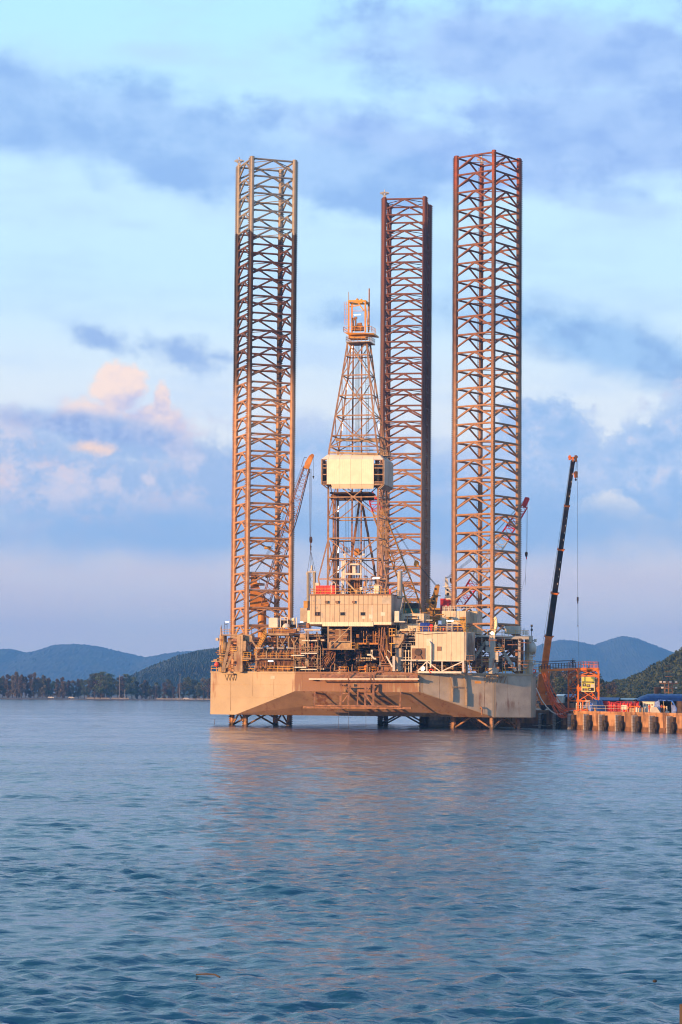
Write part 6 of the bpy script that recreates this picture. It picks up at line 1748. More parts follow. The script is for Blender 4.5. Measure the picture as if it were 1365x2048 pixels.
for s_ in (-1, 1): mb.beam(cs[0].lerp(cs[2], .5) + fw * .3 * s_ + Z * 1.5, cs[0].lerp(cs[2], .5) - fw * .3 * s_ + Z * 5, .22)
mb.build('stair', m_orange, r)
# sign
nrm = V((fw.y, -fw.x, 0)).normalized(); 
fu = fw.normalized()
def SG(u, z, o=0): return V((a0.x, a0.y, ZQ)) + fu * u + Z * z + nrm * o
Lw = fw.length
s0, s1 = Lw * .165, Lw * .80
zs0 = at(1163, 1383, 399).z - ZQ; zs1 = at(1163, 1354, 399).z - ZQ
mb = MB(); mb.prism([SG(s0, zs0, .3), SG(s1, zs0, .3), SG(s1, zs1, .3), SG(s0, zs1, .3)], nrm * .08); 
sg = mb.build('sign_board', m_signy, r)
def sq(name, mat, x0, x1, y0, y1, o=.385):
    mbx = MB(); w_, h_ = s1 - s0, zs1 - zs0
    mbx.prism([SG(s0 + w_ * x0, zs0 + h_ * y0, o), SG(s0 + w_ * x1, zs0 + h_ * y0, o), SG(s0 + w_ * x1, zs0 + h_ * y1, o), SG(s0 + w_ * x0, zs0 + h_ * y1, o)], nrm * .02); return mbx.build(name, mat, sg)
sq('sign_band', m_dark, .04, .96, .61, .69)
for x0, x1, y0, y1, m_ in ((.07, .32, .35, .56, m_dark), (.38, .66, .31, .49, m_darkrust), (.72, .96, .28, .50, m_white), (.07, .20, .06, .22, m_navy), (.22, .46, .06, .22, m_brown), (.52, .95, .05, .26, m_dark)): sq('sign_picture', m_, x0, x1, y0, y1)
sq('sign_picture_detail', m_lightgrey, .44, .60, .36, .42, .41); sq('sign_picture_detail', m_patch, .16, .26, .41, .52, .41); sq('sign_picture_detail', m_patch, .58, .72, .10, .20, .41)
mb = MB()
x = .2
while x < .8:                                                      # a line of small illegible characters
    w_ = random.uniform(.010, .022); mbx0 = s0 + (s1 - s0) * x; mbx1 = s0 + (s1 - s0) * (x + w_)
    z0_, z1_ = zs0 + (zs1 - zs0) * .632, zs0 + (zs1 - zs0) * random.uniform(.655, .67)
    mb.prism([SG(mbx0, z0_, .41), SG(mbx1, z0_, .41), SG(mbx1, z1_, .41), SG(mbx0, z1_, .41)], nrm * .01); x += w_ + .008
mb.build('sign_text', m_patch, sg)
mb = MB()
for u0, u1, z0_, z1_ in ((s0 - .06, s1 + .06, zs0 - .06, zs0), (s0 - .06, s1 + .06, zs1, zs1 + .06), (s0 - .06, s0, zs0, zs1), (s1, s1 + .06, zs0, zs1)): mb.prism([SG(u0, z0_, .3), SG(u1, z0_, .3), SG(u1, z1_, .3), SG(u0, z1_, .3)], nrm * .11)
mb.build('sign_frame', m_white, sg)
mb = MB(); mb.prism([SG(Lw * .35, 2.05, .3), SG(Lw * .63, 2.05, .3), SG(Lw * .63, 2.3, .3), SG(Lw * .35, 2.3, .3)], nrm * .05); mb.prism([SG(Lw * .85, zs1 - .35, .2), SG(Lw * .92, zs1 - .35, .2), SG(Lw * .92, zs1 - .1, .2), SG(Lw * .85, zs1 - .1, .2)], nrm * .05); mb.build('name_plate', m_white, r)

# gangway bridge to the rig
r = thing('gangway', V((46, 399, 12)), 'orange gangway bridge with dark railings between the rig and the tower', 'gangway')
g0, g1 = at(1079, 1341.5, 398), at(1152, 1338.5, a0.y + .6)
sv = V((0, 1.3, 0))
mb = MB(); mb.beam(g0, g1, .3, .42); mb.beam(g0 + sv, g1 + sv, .3, .42); mb.prism([g0 + Z * .22, g1 + Z * .22, g1 + sv + Z * .22, g0 + sv + Z * .22], Z * .06)
mb.build('beam', m_orange, r)
mb = MB()
for o_ in (V((0, 0, 0)), sv): mb.rail([g0 + o_ + Z * .28, g1 + o_ + Z * .28], 1.15, .6, .05); mb.tube(g0 + o_ + Z * .6, g1 + o_ + Z * .6, .04, 4)
mb.tube(g0 + sv + Z * 1.8, g1 + sv + Z * 1.9, .05, 4); mb.tube(g0 + Z * 2.0 - U * 1, g1 + Z * 1.9, .05, 4)
mb.build('railing', m_cable, r)
mb = MB(); mb.beam(at(1066, 1327.5, 392.5), at(1083, 1326.5, 393), .24); part(mb, 'boom_stub', m_white, RIG)

# ------------------------------------------------------------------ mobile crane
r = thing('mobile_crane', QE(1094, 5.0), 'orange mobile crane on the pier with a long black telescopic boom', 'mobile crane')
yb = QE(1094, 5.5).y
p0, p1 = at(1081.5, 1390, yb), at(1147, 918, yb - 14)
ax = (p1 - p0).normalized()
pxs = [(1098.3, 1271), (1110.5, 1182), (1121.5, 1095), (1133.2, 1008), (1147.5, 918)]
def onb(py): 
    t = (1390 - py) / (1390 - 918); return p0.lerp(p1, t)
mb = MB(); mb.beam(onb(1392), onb(1271), 1.55, 1.4); mb.prism([onb(1392) + V((-1.0, -.7, 0)), onb(1392) + V((1.0, -.7, 0)), onb(1330) + V((.9, -.7, 0)), onb(1330) + V((-1.0, -.7, 0))], V((0, 1.4, 0))); mb.build('base_boom', m_orange, r)
for (a, b, w) in ((1271, 1184, 1.3), (1184, 1097, 1.15), (1097, 1010, 1.0), (1010, 921, .82)):
    mb = MB(); mb.beam(onb(a), onb(b), w, w); bs_ = mb.build('boom_section', m_boom, r)
    mb = MB(); mb.beam(onb(a + 1.6), onb(a - 1.6), w + .3, w + .4); mb.beam(onb(a) - V((w * .75, 0, 0)), onb(a) + V((w * .9, 0, 0)), .18, .3); mb.build('collar', m_orange, bs_)
    mb = MB()
    if a < 1271:
        for k in range(4): c = onb(a - 18 - k * 14.5); mb.obox(c + V((w * .22, -w * .5 - .12, -.15)), V((.1, 0, 0)), V((0, .1, 0)), Z * .35)
        mb.build('marking', m_white, bs_)
mb = MB(); c = onb(919); mb.obox(c + V((-1.0, -.5, -.1)), V((.5, 0, 0)), V((0, 1, 0)), Z * .9); mb.obox(c + V((-.3, -.5, -.6)), V((.4, 0, 0)), V((0, 1, 0)), Z * 1.0); mb.obox(c + V((.3, -.5, -.5)), V((.5, 0, 0)), V((0, 1, 0)), Z * 1.4); mb.tube(c + V((.6, -.6, .5)), c + V((.6, .6, .5)), .38, 12); mb.tube(c + V((-.8, -.6, .6)), c + V((-.8, .6, .6)), .3, 12); mb.obox(c + V((-1.0, -.45, .2)), V((1.7, 0, 0)), V((0, .9, 0)), Z * .35); mb.build('boom_head', m_orange, r)
ct = onb(919)
mb = MB()
for x in (1150.5, 1154): cable(mb, at(x, 921, ct.y), at(1151.5 + (x - 1152) * .5, 944, ct.y), .035)
cable(mb, at(1155.7, 921, ct.y), at(1156, 1193, ct.y), .03); cable(mb, at(1156.3, 1207, ct.y), at(1156.5, 1250, ct.y), .05); cable(mb, at(1156.8, 1253, ct.y), at(1158.5, 1325, ct.y), .02)
cable(mb, at(1142, 922, ct.y), at(1084, 1300, yb), .03)
mb.build('hoist_rope', m_cable, r)
mb = MB(); mb.prism([at(1148, 946, ct.y - .3), at(1150, 942.5, ct.y - .3), at(1155, 942.5, ct.y - .3), at(1156.3, 946, ct.y - .3), at(1155.5, 955, ct.y - .3), at(1149.5, 955, ct.y - .3)], V((0, .6, 0))); hb_ = mb.build('hook_block', m_orange, r)
mb = MB(); mb.tube(at(1152, 955, ct.y), at(1152, 958, ct.y), .12); mb.ball(at(1152, 959.5, ct.y), .25, 8, 6); mb.build('hook', m_darkrust, hb_)
mb = MB(); mb.obox(at(1154.3, 1202, ct.y - .2), V((.38, 0, 0)), V((0, .4, 0)), Z * .9); mb.tube(at(1156, 1202, ct.y), at(1156, 1207, ct.y), .14); mb.obox(at(1155.5, 1253, ct.y - .1), V((.2, 0, 0)), V((0, .2, 0)), Z * .3); mb.build('whip_hook', m_brown, r)
# lift cylinder, turret, cab, carrier
g = QE(1100, 5.0)
mb = MB(); mb.obox(at(1082, 1410, yb - 1.6), V((3.2, 0, 0)), V((0, 3, 0)), Z * 2.2); mb.obox(at(1076, 1402, yb - 1.5), V((1.5, 0, 0)), V((0, 2.8, 0)), Z * 1.6); mb.beam(at(1097, 1400, yb + .2), at(1099, 1330, yb - .6), .42); mb.build('turret', m_orange, r)
mb = MB(); mb.tube(at(1097.5, 1345, yb - 1), at(1094.6, 1314, yb - 1), .12, 8); mb.build('lift_cylinder', m_white, r)
mb = MB(); a = at(1097, 1401, yb - 2.4); mb.prism([a, a + V((1.9, 0, 0)), a + V((1.75, 0, 1.7)), a + V((.1, 0, 1.9))], V((0, 1.5, 0))); cabn = mb.build('cab', m_orange, r)
mb = MB(); mb.prism([a + V((.95, -.04, .75)), a + V((1.82, -.04, .75)), a + V((1.7, -.04, 1.55)), a + V((.95, -.04, 1.6))], V((0, .05, 0))); mb.build('window', m_glass, cabn)
mb = MB(); c = QE(1078, 4, ZQ); mb.obox(V((c.x, c.y - 1.5, ZQ + .7)), V((8.5, 0, 0)), V((0, 2.6, 0)), Z * .9); mb.build('carrier', m_darkrust, r)
for k in range(4):
    mb = MB(); q = V((c.x + .9 + k * 1.9, c.y - 1.55, ZQ + .6)); mb.tube(q, q + V((0, .5, 0)), .6, 14); mb.tube(q + V((0, 2.2, 0)), q + V((0, 2.7, 0)), .6, 14); mb.build('wheel', m_rubber, r)

# ------------------------------------------------------------------ hoses between rig and pier
def sag(p, q, s, n=14):
    return [p.lerp(q, i / n) - Z * (s * 4 * (i / n) * (1 - i / n)) for i in range(n + 1)]
for k in range(11):
    p = at(1083 + k * 1.1, 1347 + (k % 4) * 2, 396 + k * .25); q = QE(1140 + k * 1.6, .4 + k * .22) + Z * .25
    mb = MB(); mb.path(sag(p, q, 2.6 + (k % 5) * .55 + (1.0 if k == 2 else 0), 16), .075 if k % 3 else .10, 5)
    tag(mb.build('hose', m_hoseo, None, p), 'orange hose sagging from the rig deck to the pier edge', 'hose', 'orange hoses between the rig and the pier')
p, q = at(1072.5, 1376, 397), QE(1149, .3) + Z * .2
mb = MB(); mb.path([p, at(1083, 1399, 398), at(1093, 1413, 398.5), at(1104, 1423.5, 399), at(1114, 1428.5, 399.5), at(1124, 1428, 400), at(1136, 1423, 400), q], .13, 7)
tag(mb.build('hose', m_hosew, None, p), 'thick white hose sagging from the rig side to the pier', 'hose')
mb = MB()
for k in range(26):
    a = QE(random.uniform(1128, 1175), random.uniform(.3, 2.5)) + Z * random.uniform(.05, .6); b = a + V((random.uniform(-2.5, 2.5), random.uniform(-1, 1), random.uniform(-.2, .2)))
    mb.path([a, a.lerp(b, .5) + Z * random.uniform(0, .3), b], .06, 5)
tag(mb.build('hose_tangle', m_hoseo, None, QE(1150, 1)), 'tangle of orange hoses lying on the pier edge', 'hoses', kind='stuff')
mb = MB(); mb.path([at(1065, 1450, 400), at(1095, 1452, 401), at(1112, 1447, 401), at(1130, 1438, 402)], .04, 5)
tag(mb.build('mooring_rope', m_patch, None, at(1065, 1450, 400)), 'thin slack mooring rope along the shaded pier wall', 'rope')

# ------------------------------------------------------------------ goods on the pier
def bottle_rack():
    r = thing('bottle_rack', (0, 0, 0), None, None)
    mb = MB()
    for x in (0, .95, 1.9):
        for y in (0, .9): mb.beam((x, y, 0), (x, y, 2.15), .1)
    for z in (.1, 1.1, 2.1):
        mb.beam((0, 0, z), (1.9, 0, z), .09); mb.beam((0, .9, z), (1.9, .9, z), .09); mb.beam((0, 0, z), (0, .9, z), .09); mb.beam((1.9, 0, z), (1.9, .9, z), .09)
    mb.build('frame', m_red, r)
    mb = MB()
    for i in range(6):
        for j in range(3): x, y = .22 + i * .29, .18 + j * .28; mb.tube((x, y, .12), (x, y, 1.65), .125, 8); mb.tube((x, y, 1.65), (x, y, 1.9), .12, 8, .04)
    mb.build('bottles', m_red, r)
    return r
br = bottle_rack()
blabs = [(1188, 'red gas bottle rack next to the blue tarp bundle'), (1203, 'second red gas bottle rack from the blue tarp bundle'), (1215, 'third red gas bottle rack, before the gap'), (1233, 'red gas bottle rack just right of the gap in the row'), (1247, 'red gas bottle rack behind the white notice board'), (1261, 'red gas bottle rack nearest the cream cabin')]
for i, (px_, lb) in enumerate(blabs):
    o = br if i == 0 else copy_tree(br)
    o.location = QE(px_, 3.2 + (i % 2) * 1.5); o.rotation_euler = (0, 0, R(random.uniform(-14, 6))); o.scale = (.85, 1, 1 if i != 2 else .95)
    tag(o, lb, 'bottle rack', 'red gas bottle racks on the pier')
def tarp(x0, x1, y0, y1, back, label, mat, name='tarp_bundle'):
    """lumpy cloth thrown over a stack"""
    rng = np.random.default_rng(int(x0)); mb = MB(); n = 14
    a, b = QE(x0, back), QE(x1, back - .5); h = at((x0 + x1) / 2, y0, a.y).z - ZQ
    V_ = []
    for j in range(n + 1):
        for i in range(n + 1):
            u, v = i / n, j / n; s_ = min(1, 5 * min(u, 1 - u)) * min(1, 4 * min(v, 1 - v) + .15)
            z = h * (s_ ** .5) * (1 + rng.uniform(-.16, .05))
            V_.append(a.lerp(b, u) + qn * (v * 2.6) + Z * max(0.02, z) + V((rng.uniform(-.08, .08), rng.uniform(-.1, .1), 0)))
    mb.add(V_, [(j * (n + 1) + i, j * (n + 1) + i + 1, (j + 1) * (n + 1) + i + 1, (j + 1) * (n + 1) + i) for j in range(n) for i in range(n)])
    return tag(mb.build(name, mat, None, a, smooth=True), label, 'tarp')
tarp(1168, 1191, 1400, 1420, 2.4, 'dark blue tarp bundle at the foot of the gangway tower', m_tarp)
tarp(1163, 1178, 1405, 1420, 1.6, 'pale blue tarp corner left of the dark blue bundle', m_tarpl)
tarp(1253, 1266, 1410, 1424, 6, 'small blue tarp heap behind the orange trailer', m_tarp)
# low sheds behind
def shed(x0, x1, yroof, yeave, back, lab, roofm, wallm):
    a, b = QE(x0, back), QE(x1, back); r = thing('shed', a, lab, 'shed', 'low sheds on the pier')
    z0, z1 = at(x0, yeave, a.y).z, at(x0, yroof, a.y).z
    w = V((b.x - a.x, b.y - a.y, 0)); dd = V((1.5, 6, 0))
    mb = MB(); mb.obox(a, w, dd, Z * (z0 - ZQ)); mb.build('wall', wallm, r)
    mb = MB(); mb.prism([V((a.x, a.y, z0)) - w * .03 - dd * .05, V((b.x, b.y, z0)) + w * .03 - dd * .05, V((b.x, b.y, z1)) + dd * .5, V((a.x, a.y, z1)) + dd * .5], Z * .12)
    mb.prism([V((a.x, a.y, z0)) - w * .03 + dd * 1.05, V((b.x, b.y, z0)) + w * .03 + dd * 1.05, V((b.x, b.y, z1)) + dd * .5, V((a.x, a.y, z1)) + dd * .5], Z * .12); mb.build('roof', roofm, r)
shed(1110, 1126, 1389, 1393, 24, 'small white shed left of the gangway tower', m_white, m_white)
shed(1126, 1148, 1389, 1395, 26, 'open shed with a dark blue roof beside the white shed', m_tarp, m_dark)
shed(1188, 1235, 1395.5, 1401, 28, 'long low shed with a blue roof behind the red racks', m_tarp, m_dark)
shed(1236, 1275, 1397, 1400, 30, 'pale roofed shed behind the red racks on the right', m_lightgrey, m_lightgrey)
mb = MB()
for k in range(24):
    c = QE(random.uniform(1108, 1150), random.uniform(5, 16)); mb.obox(c, U * random.uniform(.3, 1.4), W * .6, Z * random.uniform(.4, 1.8)); mb.tube(c, c + V((random.uniform(-2, 2), 0, random.uniform(.5, 2))), .07, 5)
tag(mb.build('scrap_heap', m_rust, None, QE(1130, 8)), 'heap of rusty scrap and frames left of the tower foot', 'scrap', kind='stuff')
# long arched blue shelter
r = thing('shelter', QE(1290, 26), 'long arched shelter with a blue ribbed tarpaulin roof', 'shelter')
a = QE(1274, 26); hgt = at(1330, 1388, a.y).z; ze = at(1275, 1402, a.y).z
mb = MB(); m2 = MB(); rows = 46; Lx = 21.0; wy = 8.0; 
vs = []
for i in range(rows + 1):
    s_ = min(1, .12 + i / 9.0); s_ = math.sin(s_ * math.pi / 2)
    for j in range(9):
        t = math.pi * j / 8; rib = .10 * (1 if i % 3 == 0 else 0)
        vs.append(V((a.x + Lx * i / rows, a.y + wy / 2 - wy / 2 * math.cos(t), ze + (hgt - ze + rib) * s_ * math.sin(t) ** .8)))
mb.add(vs, [(i * 9 + j, (i + 1) * 9 + j, (i + 1) * 9 + j + 1, i * 9 + j + 1) for i in range(rows) for j in range(8)])
mb.build('roof', m_tarp, r, smooth=False)
for i in range(0, 12):
    for y in (0.3, wy - .3): m2.tube((a.x + .5 + i * 1.8, a.y + y, ZQ), (a.x + .5 + i * 1.8, a.y + y, ze + .4), .1, 6)
m2.build('post', m_lightgrey, r)
mb = MB(); mb.obox(V((a.x + .5, a.y + wy - .6, ZQ)), V((Lx - 1, 0, 0)), V((0, .2, 0)), Z * (ze - ZQ)); mb.build('back_wall', m_darkrust, r)
# cream cabin with small windows
r = thing('cabin', QE(1284, 8), 'cream site cabin with a row of small windows under the blue shelter', 'cabin')
a = QE(1284, 8); mb = MB(); h_ = at(1290, 1404, a.y).z - ZQ; mb.obox(a, U * 2.5, W * 2.2, Z * h_); mb.build('body', m_cream, r)
for i in range(4): mb = MB(); mb.obox(a + U * (.35 + i * .5) - W * .04 + Z * (h_ - .75), U * .25, W * .05, Z * .35); mb.build('window', m_brown, r)
mb = MB(); mb.obox(a - U * .1 - W * .1 + Z * h_, U * 2.7, W * 2.4, Z * .1); mb.build('roof', m_white, r)
# notice board
mb = MB(); c = QE(1241.5, .9); mb.obox(c + Z * .5, U * 1.1, W * .08, Z * .95); mb.obox(c + U * .1 + W * .1, U * .1, W * .1, Z * .6); mb.obox(c + U * .9 + W * .1, U * .1, W * .1, Z * .6)
tag(mb.build('notice_board', m_cream, None, c), 'blank cream notice board on the pier edge in front of the red racks', 'notice board')
# orange trailer and grey ramp
r = thing('trailer', QE(1250, 1.2), 'open orange skid with curved guards on the pier edge', 'trailer'); a = QE(1249, .9)
mb = MB(); mb.path([a, a + U * .6 + Z * .9, a + U * 1.0 + Z * 1.2, a + U * 3.0 + Z * 1.25, a + U * 3.2], .11, 6); mb.path([a + W * 1.2, a + U * .6 + Z * .9 + W * 1.2, a + U * 1.0 + Z * 1.2 + W * 1.2, a + U * 3.0 + Z * 1.25 + W * 1.2, a + U * 3.2 + W * 1.2], .11, 6)
mb.beam(a + U * 2 + Z * .05, a + U * 2 + Z * 1.2, .12); mb.obox(a + U * .9 + Z * 1.15, U * 2.2, W * 1.2, Z * .08); mb.build('frame', m_orange, r)
mb = MB(); mb.obox(a + U * .8 + W * .2, U * 1.1, W * .8, Z * .9); mb.obox(a + U * 2.2 + W * .2, U * .8, W * .8, Z * .9); mb.build('load', m_tan, r)
for k in range(4):
    c = QE(1272 + k * 6, 1.6 + (k % 2)); mb = MB(); mb.tube(c, c + Z * random.uniform(.8, 1.15), .22, 8)
    tag(mb.build('barrel', (m_white, m_cream, m_tan, m_lightgrey)[k], None, c), ('small white barrel beside the orange skid', 'cream barrel second from the orange skid', 'tan barrel in front of the cream cabin', 'grey barrel beside the grey ramp plate')[k], 'barrel', 'small barrels on the pier edge')
mb = MB(); c = QE(1299, .8); mb.prism([c, c + U * 2.1, c + U * 1.3 + Z * 1.15, c + U * .25 + Z * 1.15], W * 2); mb.obox(c + U * .55 - W * .03 + Z * .8, U * .2, W * .03, Z * .14); mb.obox(c + U * .85 - W * .03 + Z * .8, U * .25, W * .03, Z * .14)
tag(mb.build('ramp_plate', m_lightgrey, None, c), 'grey wedge shaped ramp plate on the pier edge', 'ramp')
# blue tent
r = thing('tent', QE(1306, 3), 'pale blue tarpaulin tent with an open front on the pier', 'tent')
rng = np.random.default_rng(5); a = QE(1305.5, 2.6); n = 16; vs = []
hh = at(1320, 1399, a.y).z - ZQ
for j in range(5):
    for i in range(n + 1):
        u = i / n; z = hh * min(1, (math.sin(math.pi * min(1, .08 + u * .9)) * 1.5)) * (1 - .12 * u) + rng.uniform(-.12, .08)
        vs.append(a + U * (4.7 * u + (.25 * math.sin(j))) + W * (j * .8) + Z * max(.3 if 2 < i < n - 1 else .0, z))
mb = MB(); mb.add(vs, [(j * (n + 1) + i, j * (n + 1) + i + 1, (j + 1) * (n + 1) + i + 1, (j + 1) * (n + 1) + i) for j in range(4) for i in range(n)]); mb.build('canopy', m_tarpl, r, smooth=True)
mb = MB(); mb.prism([a, a + U * 1.5 + Z * .05, a + U * 1.2 + Z * (hh * .95), a + U * .3 + Z * (hh * .8)], W * .1); mb.prism([a + U * 3.7, a + U * 4.6, a + U * 4.4 + Z * 1.5, a + U * 3.6 + Z * 1.7], W * .1); mb.build('side_curtain', m_tarpl, r, smooth=False)
mb = MB(); mb.obox(a + U * .2 + W * 3.2, U * 4.3, W * .1, Z * 2.0); mb.build('back_curtain', m_dark, r)
mb = MB(); mb.tube(a + U * 2 + W * .5, a + U * 2 + W * .5 + Z * hh * .9, .07, 5); mb.tube(a + U * 3.6 + W * .5, a + U * 3.6 + W * .5 + Z * hh * .8, .07, 5); mb.build('pole', m_tan, r)
mb = MB(); c = a + U * 2.7 + W * .4; mb.tube(c, c + Z * 1.2, .16, 8, .1); mb.ball(c + Z * 1.25, .14); mb.obox(c - U * .4 - W * .2, U * .9, W * .5, Z * .3)
tag(mb.build('pump', m_white, None, c), 'small white pump standing in the tent opening', 'pump')
mb = MB(); c = QE(1352, 3); mb.obox(c, U * 4, W * 2.4, Z * 2.4); 
for k in range(5): mb.obox(c - W * .05 + U * (k * .8), U * .1, W * .06, Z * 2.4)
tag(mb.build('crate', m_darkrust, None, c), 'dark brown crate right of the blue tent', 'crate')
# floodlight mast and dark frame behind the shelter
r = thing('floodlight_mast', QE(1336, 60), 'rusty floodlight mast with pale lamps above the blue shelter', 'floodlight mast')
c = QE(1336, 60); ztp = at(1336, 1364, c.y).z; mb = MB()
for x in (-.9, 0, .9): mb.tube(c + V((x, 0, 0)), V((c.x + x, c.y, ztp)), .14, 6)
for k in range(7): z = ZQ + 3 + k * 1.3; mb.beam(V((c.x - .9, c.y, z)), V((c.x + .9, c.y, z)), .12)
mb.beam(V((c.x - 2.3, c.y, ztp - .3)), V((c.x + 2.3, c.y, ztp - .3)), .18); mb.beam(V((c.x - 1.8, c.y, ztp - 1.6)), V((c.x + 1.9, c.y, ztp - 1.6)), .15); mb.build('mast', m_rust, r)
for x, z in ((-2.0, 0), (-1.1, 0), (.4, 0), (1.8, 0), (-1.6, -1.4), (1.8, -1.4)): mb = MB(); mb.obox(V((c.x + x - .25, c.y - .3, ztp + z - .2)), V((.55, 0, 0)), V((0, .4, 0)), Z * .42); mb.build('lamp', m_white, r)
mb = MB(); c = QE(1314, 50); z = at(1314, 1374, c.y).z
for x in (-.7, .7): mb.beam(c + V((x, 0, 0)), V((c.x + x * .8, c.y, z)), .2)
mb.obox(V((c.x - .8, c.y - .4, z - 1.6)), V((1.6, 0, 0)), V((0, .8, 0)), Z * 1.6); mb.beam(V((c.x - .7, c.y, z - 2.6)), V((c.x + .7, c.y, z - 1.6)), .15)
tag(mb.build('hopper_frame', m_darkrust, None, c), 'small dark hopper frame left of the floodlight mast', 'hopper')

# ------------------------------------------------------------------ near water: driftwood, float, post
c = at(420, 1947, CAMY + 62.6); mb = MB(); mb.path([V((c.x - .38, c.y + .45, .0)), V((c.x - .1, c.y + .1, .06)), V((c.x + .14, c.y - .1, .07)), V((c.x + .28, c.y - .25, .02))], .022, 6)
tag(mb.build('driftwood', m_wood, None, (c.x, c.y, 0)), 'thin dark stick of driftwood floating near the bottom of the picture', 'driftwood')
mb = MB(); c = at(1310, 1957, CAMY + 61.5); mb.ball((c.x, c.y, .12), .06, 8, 6, (1, 1, .7))
tag(mb.build('float', m_rubber, None, (c.x, c.y, .06), smooth=True), 'tiny dark float drifting alone in the open water', 'float')
mb = MB(); c = at(1366, 2040, CAMY + 47); mb.tube((c.x + .02, c.y, -1.5), (c.x - .0, c.y, at(1366, 2008, CAMY + 47).z), .085, 10, .065)
tag(mb.build('mooring_post', m_wood, None, (c.x, c.y, 0), smooth=True), 'weathered brown post tip at the very corner of the near water', 'post')
mb = MB(); c = at(430, 1437, 430); mb.tube((c.x, c.y, -.5), (c.x, c.y, 1.1), .07, 6)
tag(mb.build('marker_stake', m_cable, None, (c.x, c.y, 0)), 'thin dark stake in the water left of the rig', 'stake')

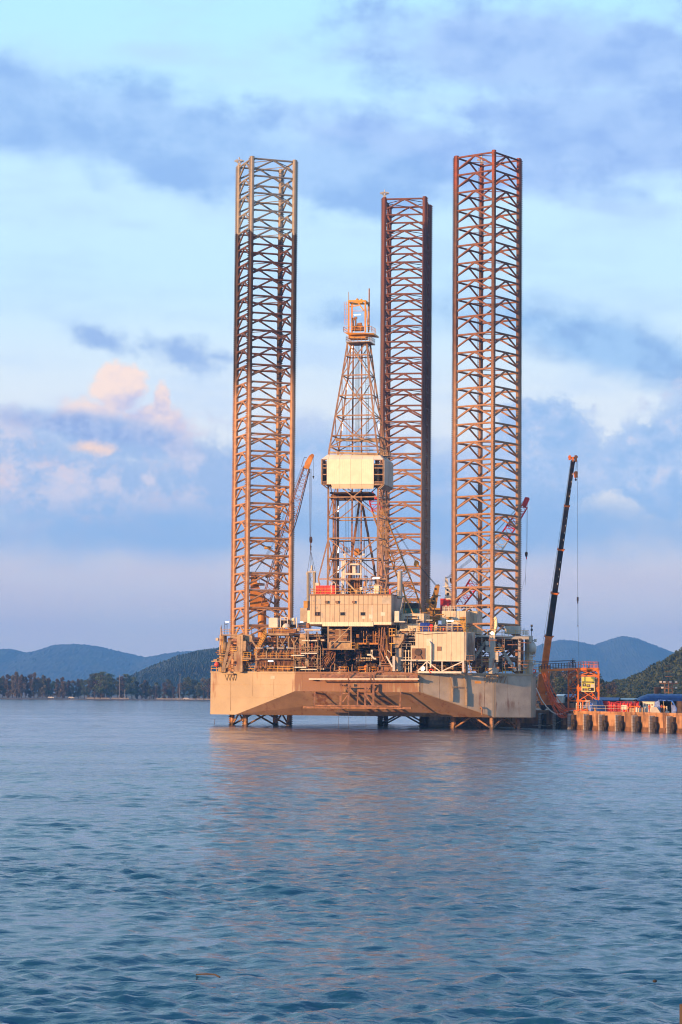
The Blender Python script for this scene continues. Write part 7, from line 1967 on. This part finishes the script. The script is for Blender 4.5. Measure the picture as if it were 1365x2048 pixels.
# ------------------------------------------------------------------ people
def person(loc, label, shirt, trousers, yaw=0.0, arms='down', hat=None, s=1.0):
    """one skinned figure; clothes and helmet as children"""
    r = thing('person', loc, label, 'person')
    r.rotation_euler = (0, 0, yaw)
    A = {'down': ((.24, .02, 1.12), (.27, -.06, .86)), 'rail': ((.40, -.06, 1.22), (.34, -.34, 1.05)), 'hips': ((.46, .05, 1.16), (.24, -.10, 1.02)), 'work': ((.27, -.14, 1.15), (.20, -.42, 1.16))}[arms]
    def fig(name, mat, pts, edges, rad):
        me = bpy.data.meshes.new(name); me.from_pydata([V(p) * s for p in pts], edges, []); me.materials.append(mat)
        o = bpy.data.objects.new(name, me); link(o, r); ORG[o.name] = V((0, 0, 0))
        md = o.modifiers.new('skin', 'SKIN'); sm = o.modifiers.new('sub', 'SUBSURF'); sm.levels = 1; sm.render_levels = 1
        for i, rr in enumerate(rad): me.skin_vertices[0].data[i].radius = (rr * s, rr * s * .85) if not isinstance(rr, tuple) else (rr[0] * s, rr[1] * s)
        me.skin_vertices[0].data[0].use_root = True
        return o
    if True:
        P = [(0, 0, .95), (0, 0, 1.15), (0, 0, 1.38), (0, -.01, 1.50), (0, -.02, 1.58), (0, -.03, 1.72)]
        Ed = [(0, 1), (1, 2), (2, 3), (3, 4), (4, 5)]; Rd = [(.15, .11), (.14, .10), (.17, .11), .06, .085, .085]
        for sg_ in (-1, 1):
            k = len(P); P += [(.19 * sg_, 0, 1.42), (A[0][0] * sg_, A[0][1], A[0][2]), (A[1][0] * sg_, A[1][1], A[1][2]), (A[1][0] * sg_, A[1][1] - .05, A[1][2] - .09)]
            Ed += [(2, k), (k, k + 1), (k + 1, k + 2), (k + 2, k + 3)]; Rd += [.06, .05, .038, .034]
            k = len(P); P += [(.10 * sg_, 0, .88), (.11 * sg_, -.02, .48), (.12 * sg_, 0, .08), (.13 * sg_, -.14, .04)]
            Ed += [(0, k), (k, k + 1), (k + 1, k + 2), (k + 2, k + 3)]; Rd += [.085, .06, .045, .04]
        fig('body', m_skin, P, Ed, Rd)
    P = [(0, 0, .98), (0, 0, 1.2), (0, 0, 1.40), (0, 0, 1.47)]; Ed = [(0, 1), (1, 2), (2, 3)]; Rd = [(.165, .125), (.16, .12), (.19, .13), .085]
    for sg_ in (-1, 1):
        k = len(P); P += [(.20 * sg_, 0, 1.42), (A[0][0] * sg_, A[0][1], A[0][2]), (A[1][0] * sg_, A[1][1], A[1][2])]; Ed += [(2, k), (k, k + 1), (k + 1, k + 2)]; Rd += [.075, .062, .048]
    fig('shirt', shirt, P, Ed, Rd)
    P = [(0, 0, 1.0), (0, 0, .92)]; Ed = [(0, 1)]; Rd = [(.165, .125), (.165, .125)]
    for sg_ in (-1, 1):
        k = len(P); P += [(.10 * sg_, 0, .86), (.11 * sg_, -.02, .48), (.12 * sg_, 0, .10)]; Ed += [(1, k), (k, k + 1), (k + 1, k + 2)]; Rd += [.098, .075, .06]
    fig('trousers', trousers, P, Ed, Rd)
    if hat:
        m_ = MB(); m_.ball(V((0, -.03, 1.72)) * s, .125 * s, 10, 7, (1, 1.1, .9), -.1); m_.tube(V((0, -.05, 1.70)) * s, V((0, -.05, 1.715)) * s, .16 * s, 10)
        ORG[r.name] = V((0, 0, 0)); m_.build('helmet', hat, r, smooth=True)
    return r
c = at(1146, 1336, a0.y + 1.0); person(V((c.x, c.y, g1.z + .28)), 'person in dark clothes leaning on the gangway rail with elbows out', m_cloth, m_cloth, .2, 'hips', m_brown, 1.12)
c = dk(C, D, 961) + V((0, 1.2, 0)); person(c, 'person in an orange vest and white helmet on the right deck', m_crown, m_cloth, .2, 'work', m_white)
c = dk(C, D, 968.5) + V((0, 1.5, 0)); person(c, 'person in dark clothes and white helmet right of the orange vest', m_cloth, m_cloth, -.4, 'down', m_white)
c = QE(1297.5, .9); person(V((c.x, c.y, ZQ + .07)), 'person in orange red clothes on the pier edge left of the grey ramp', m_clotho, m_clotho, .3, 'down', None, .95)
c = QE(1322, 3.2); person(V((c.x, c.y, ZQ)), 'person in a red top standing in the blue tent', m_hoser, m_cloth, .1, 'work', None)
c = QE(1327.5, 2.9); person(V((c.x, c.y, ZQ)), 'person in an orange top bending beside the tent pole', m_crown, m_brown, -.3, 'work', None, .9)

# ------------------------------------------------------------------ air
mb = MB(); mb.box(-2900, 2900, -122, 11900, -4.5, 340)
mt = bpy.data.materials.new('haze_air'); mt.use_nodes = True; nt = mt.node_tree; nt.nodes.clear()
o_ = N(nt, 'ShaderNodeOutputMaterial'); pv_ = N(nt, 'ShaderNodeVolumePrincipled')
pv_.inputs['Color'].default_value = (.16, .46, 1.0, 1); pv_.inputs['Density'].default_value = 0.92e-4; pv_.inputs['Anisotropy'].default_value = 0.0
nt.links.new(pv_.outputs[0], o_.inputs['Volume'])
hz = mb.build('haze', mt); tag(hz, 'thin bluish evening haze over the bay', 'haze', kind='stuff')
SC.cycles.volume_bounces = 1; SC.cycles.max_bounces = 6; SC.cycles.diffuse_bounces = 2; SC.cycles.glossy_bounces = 3
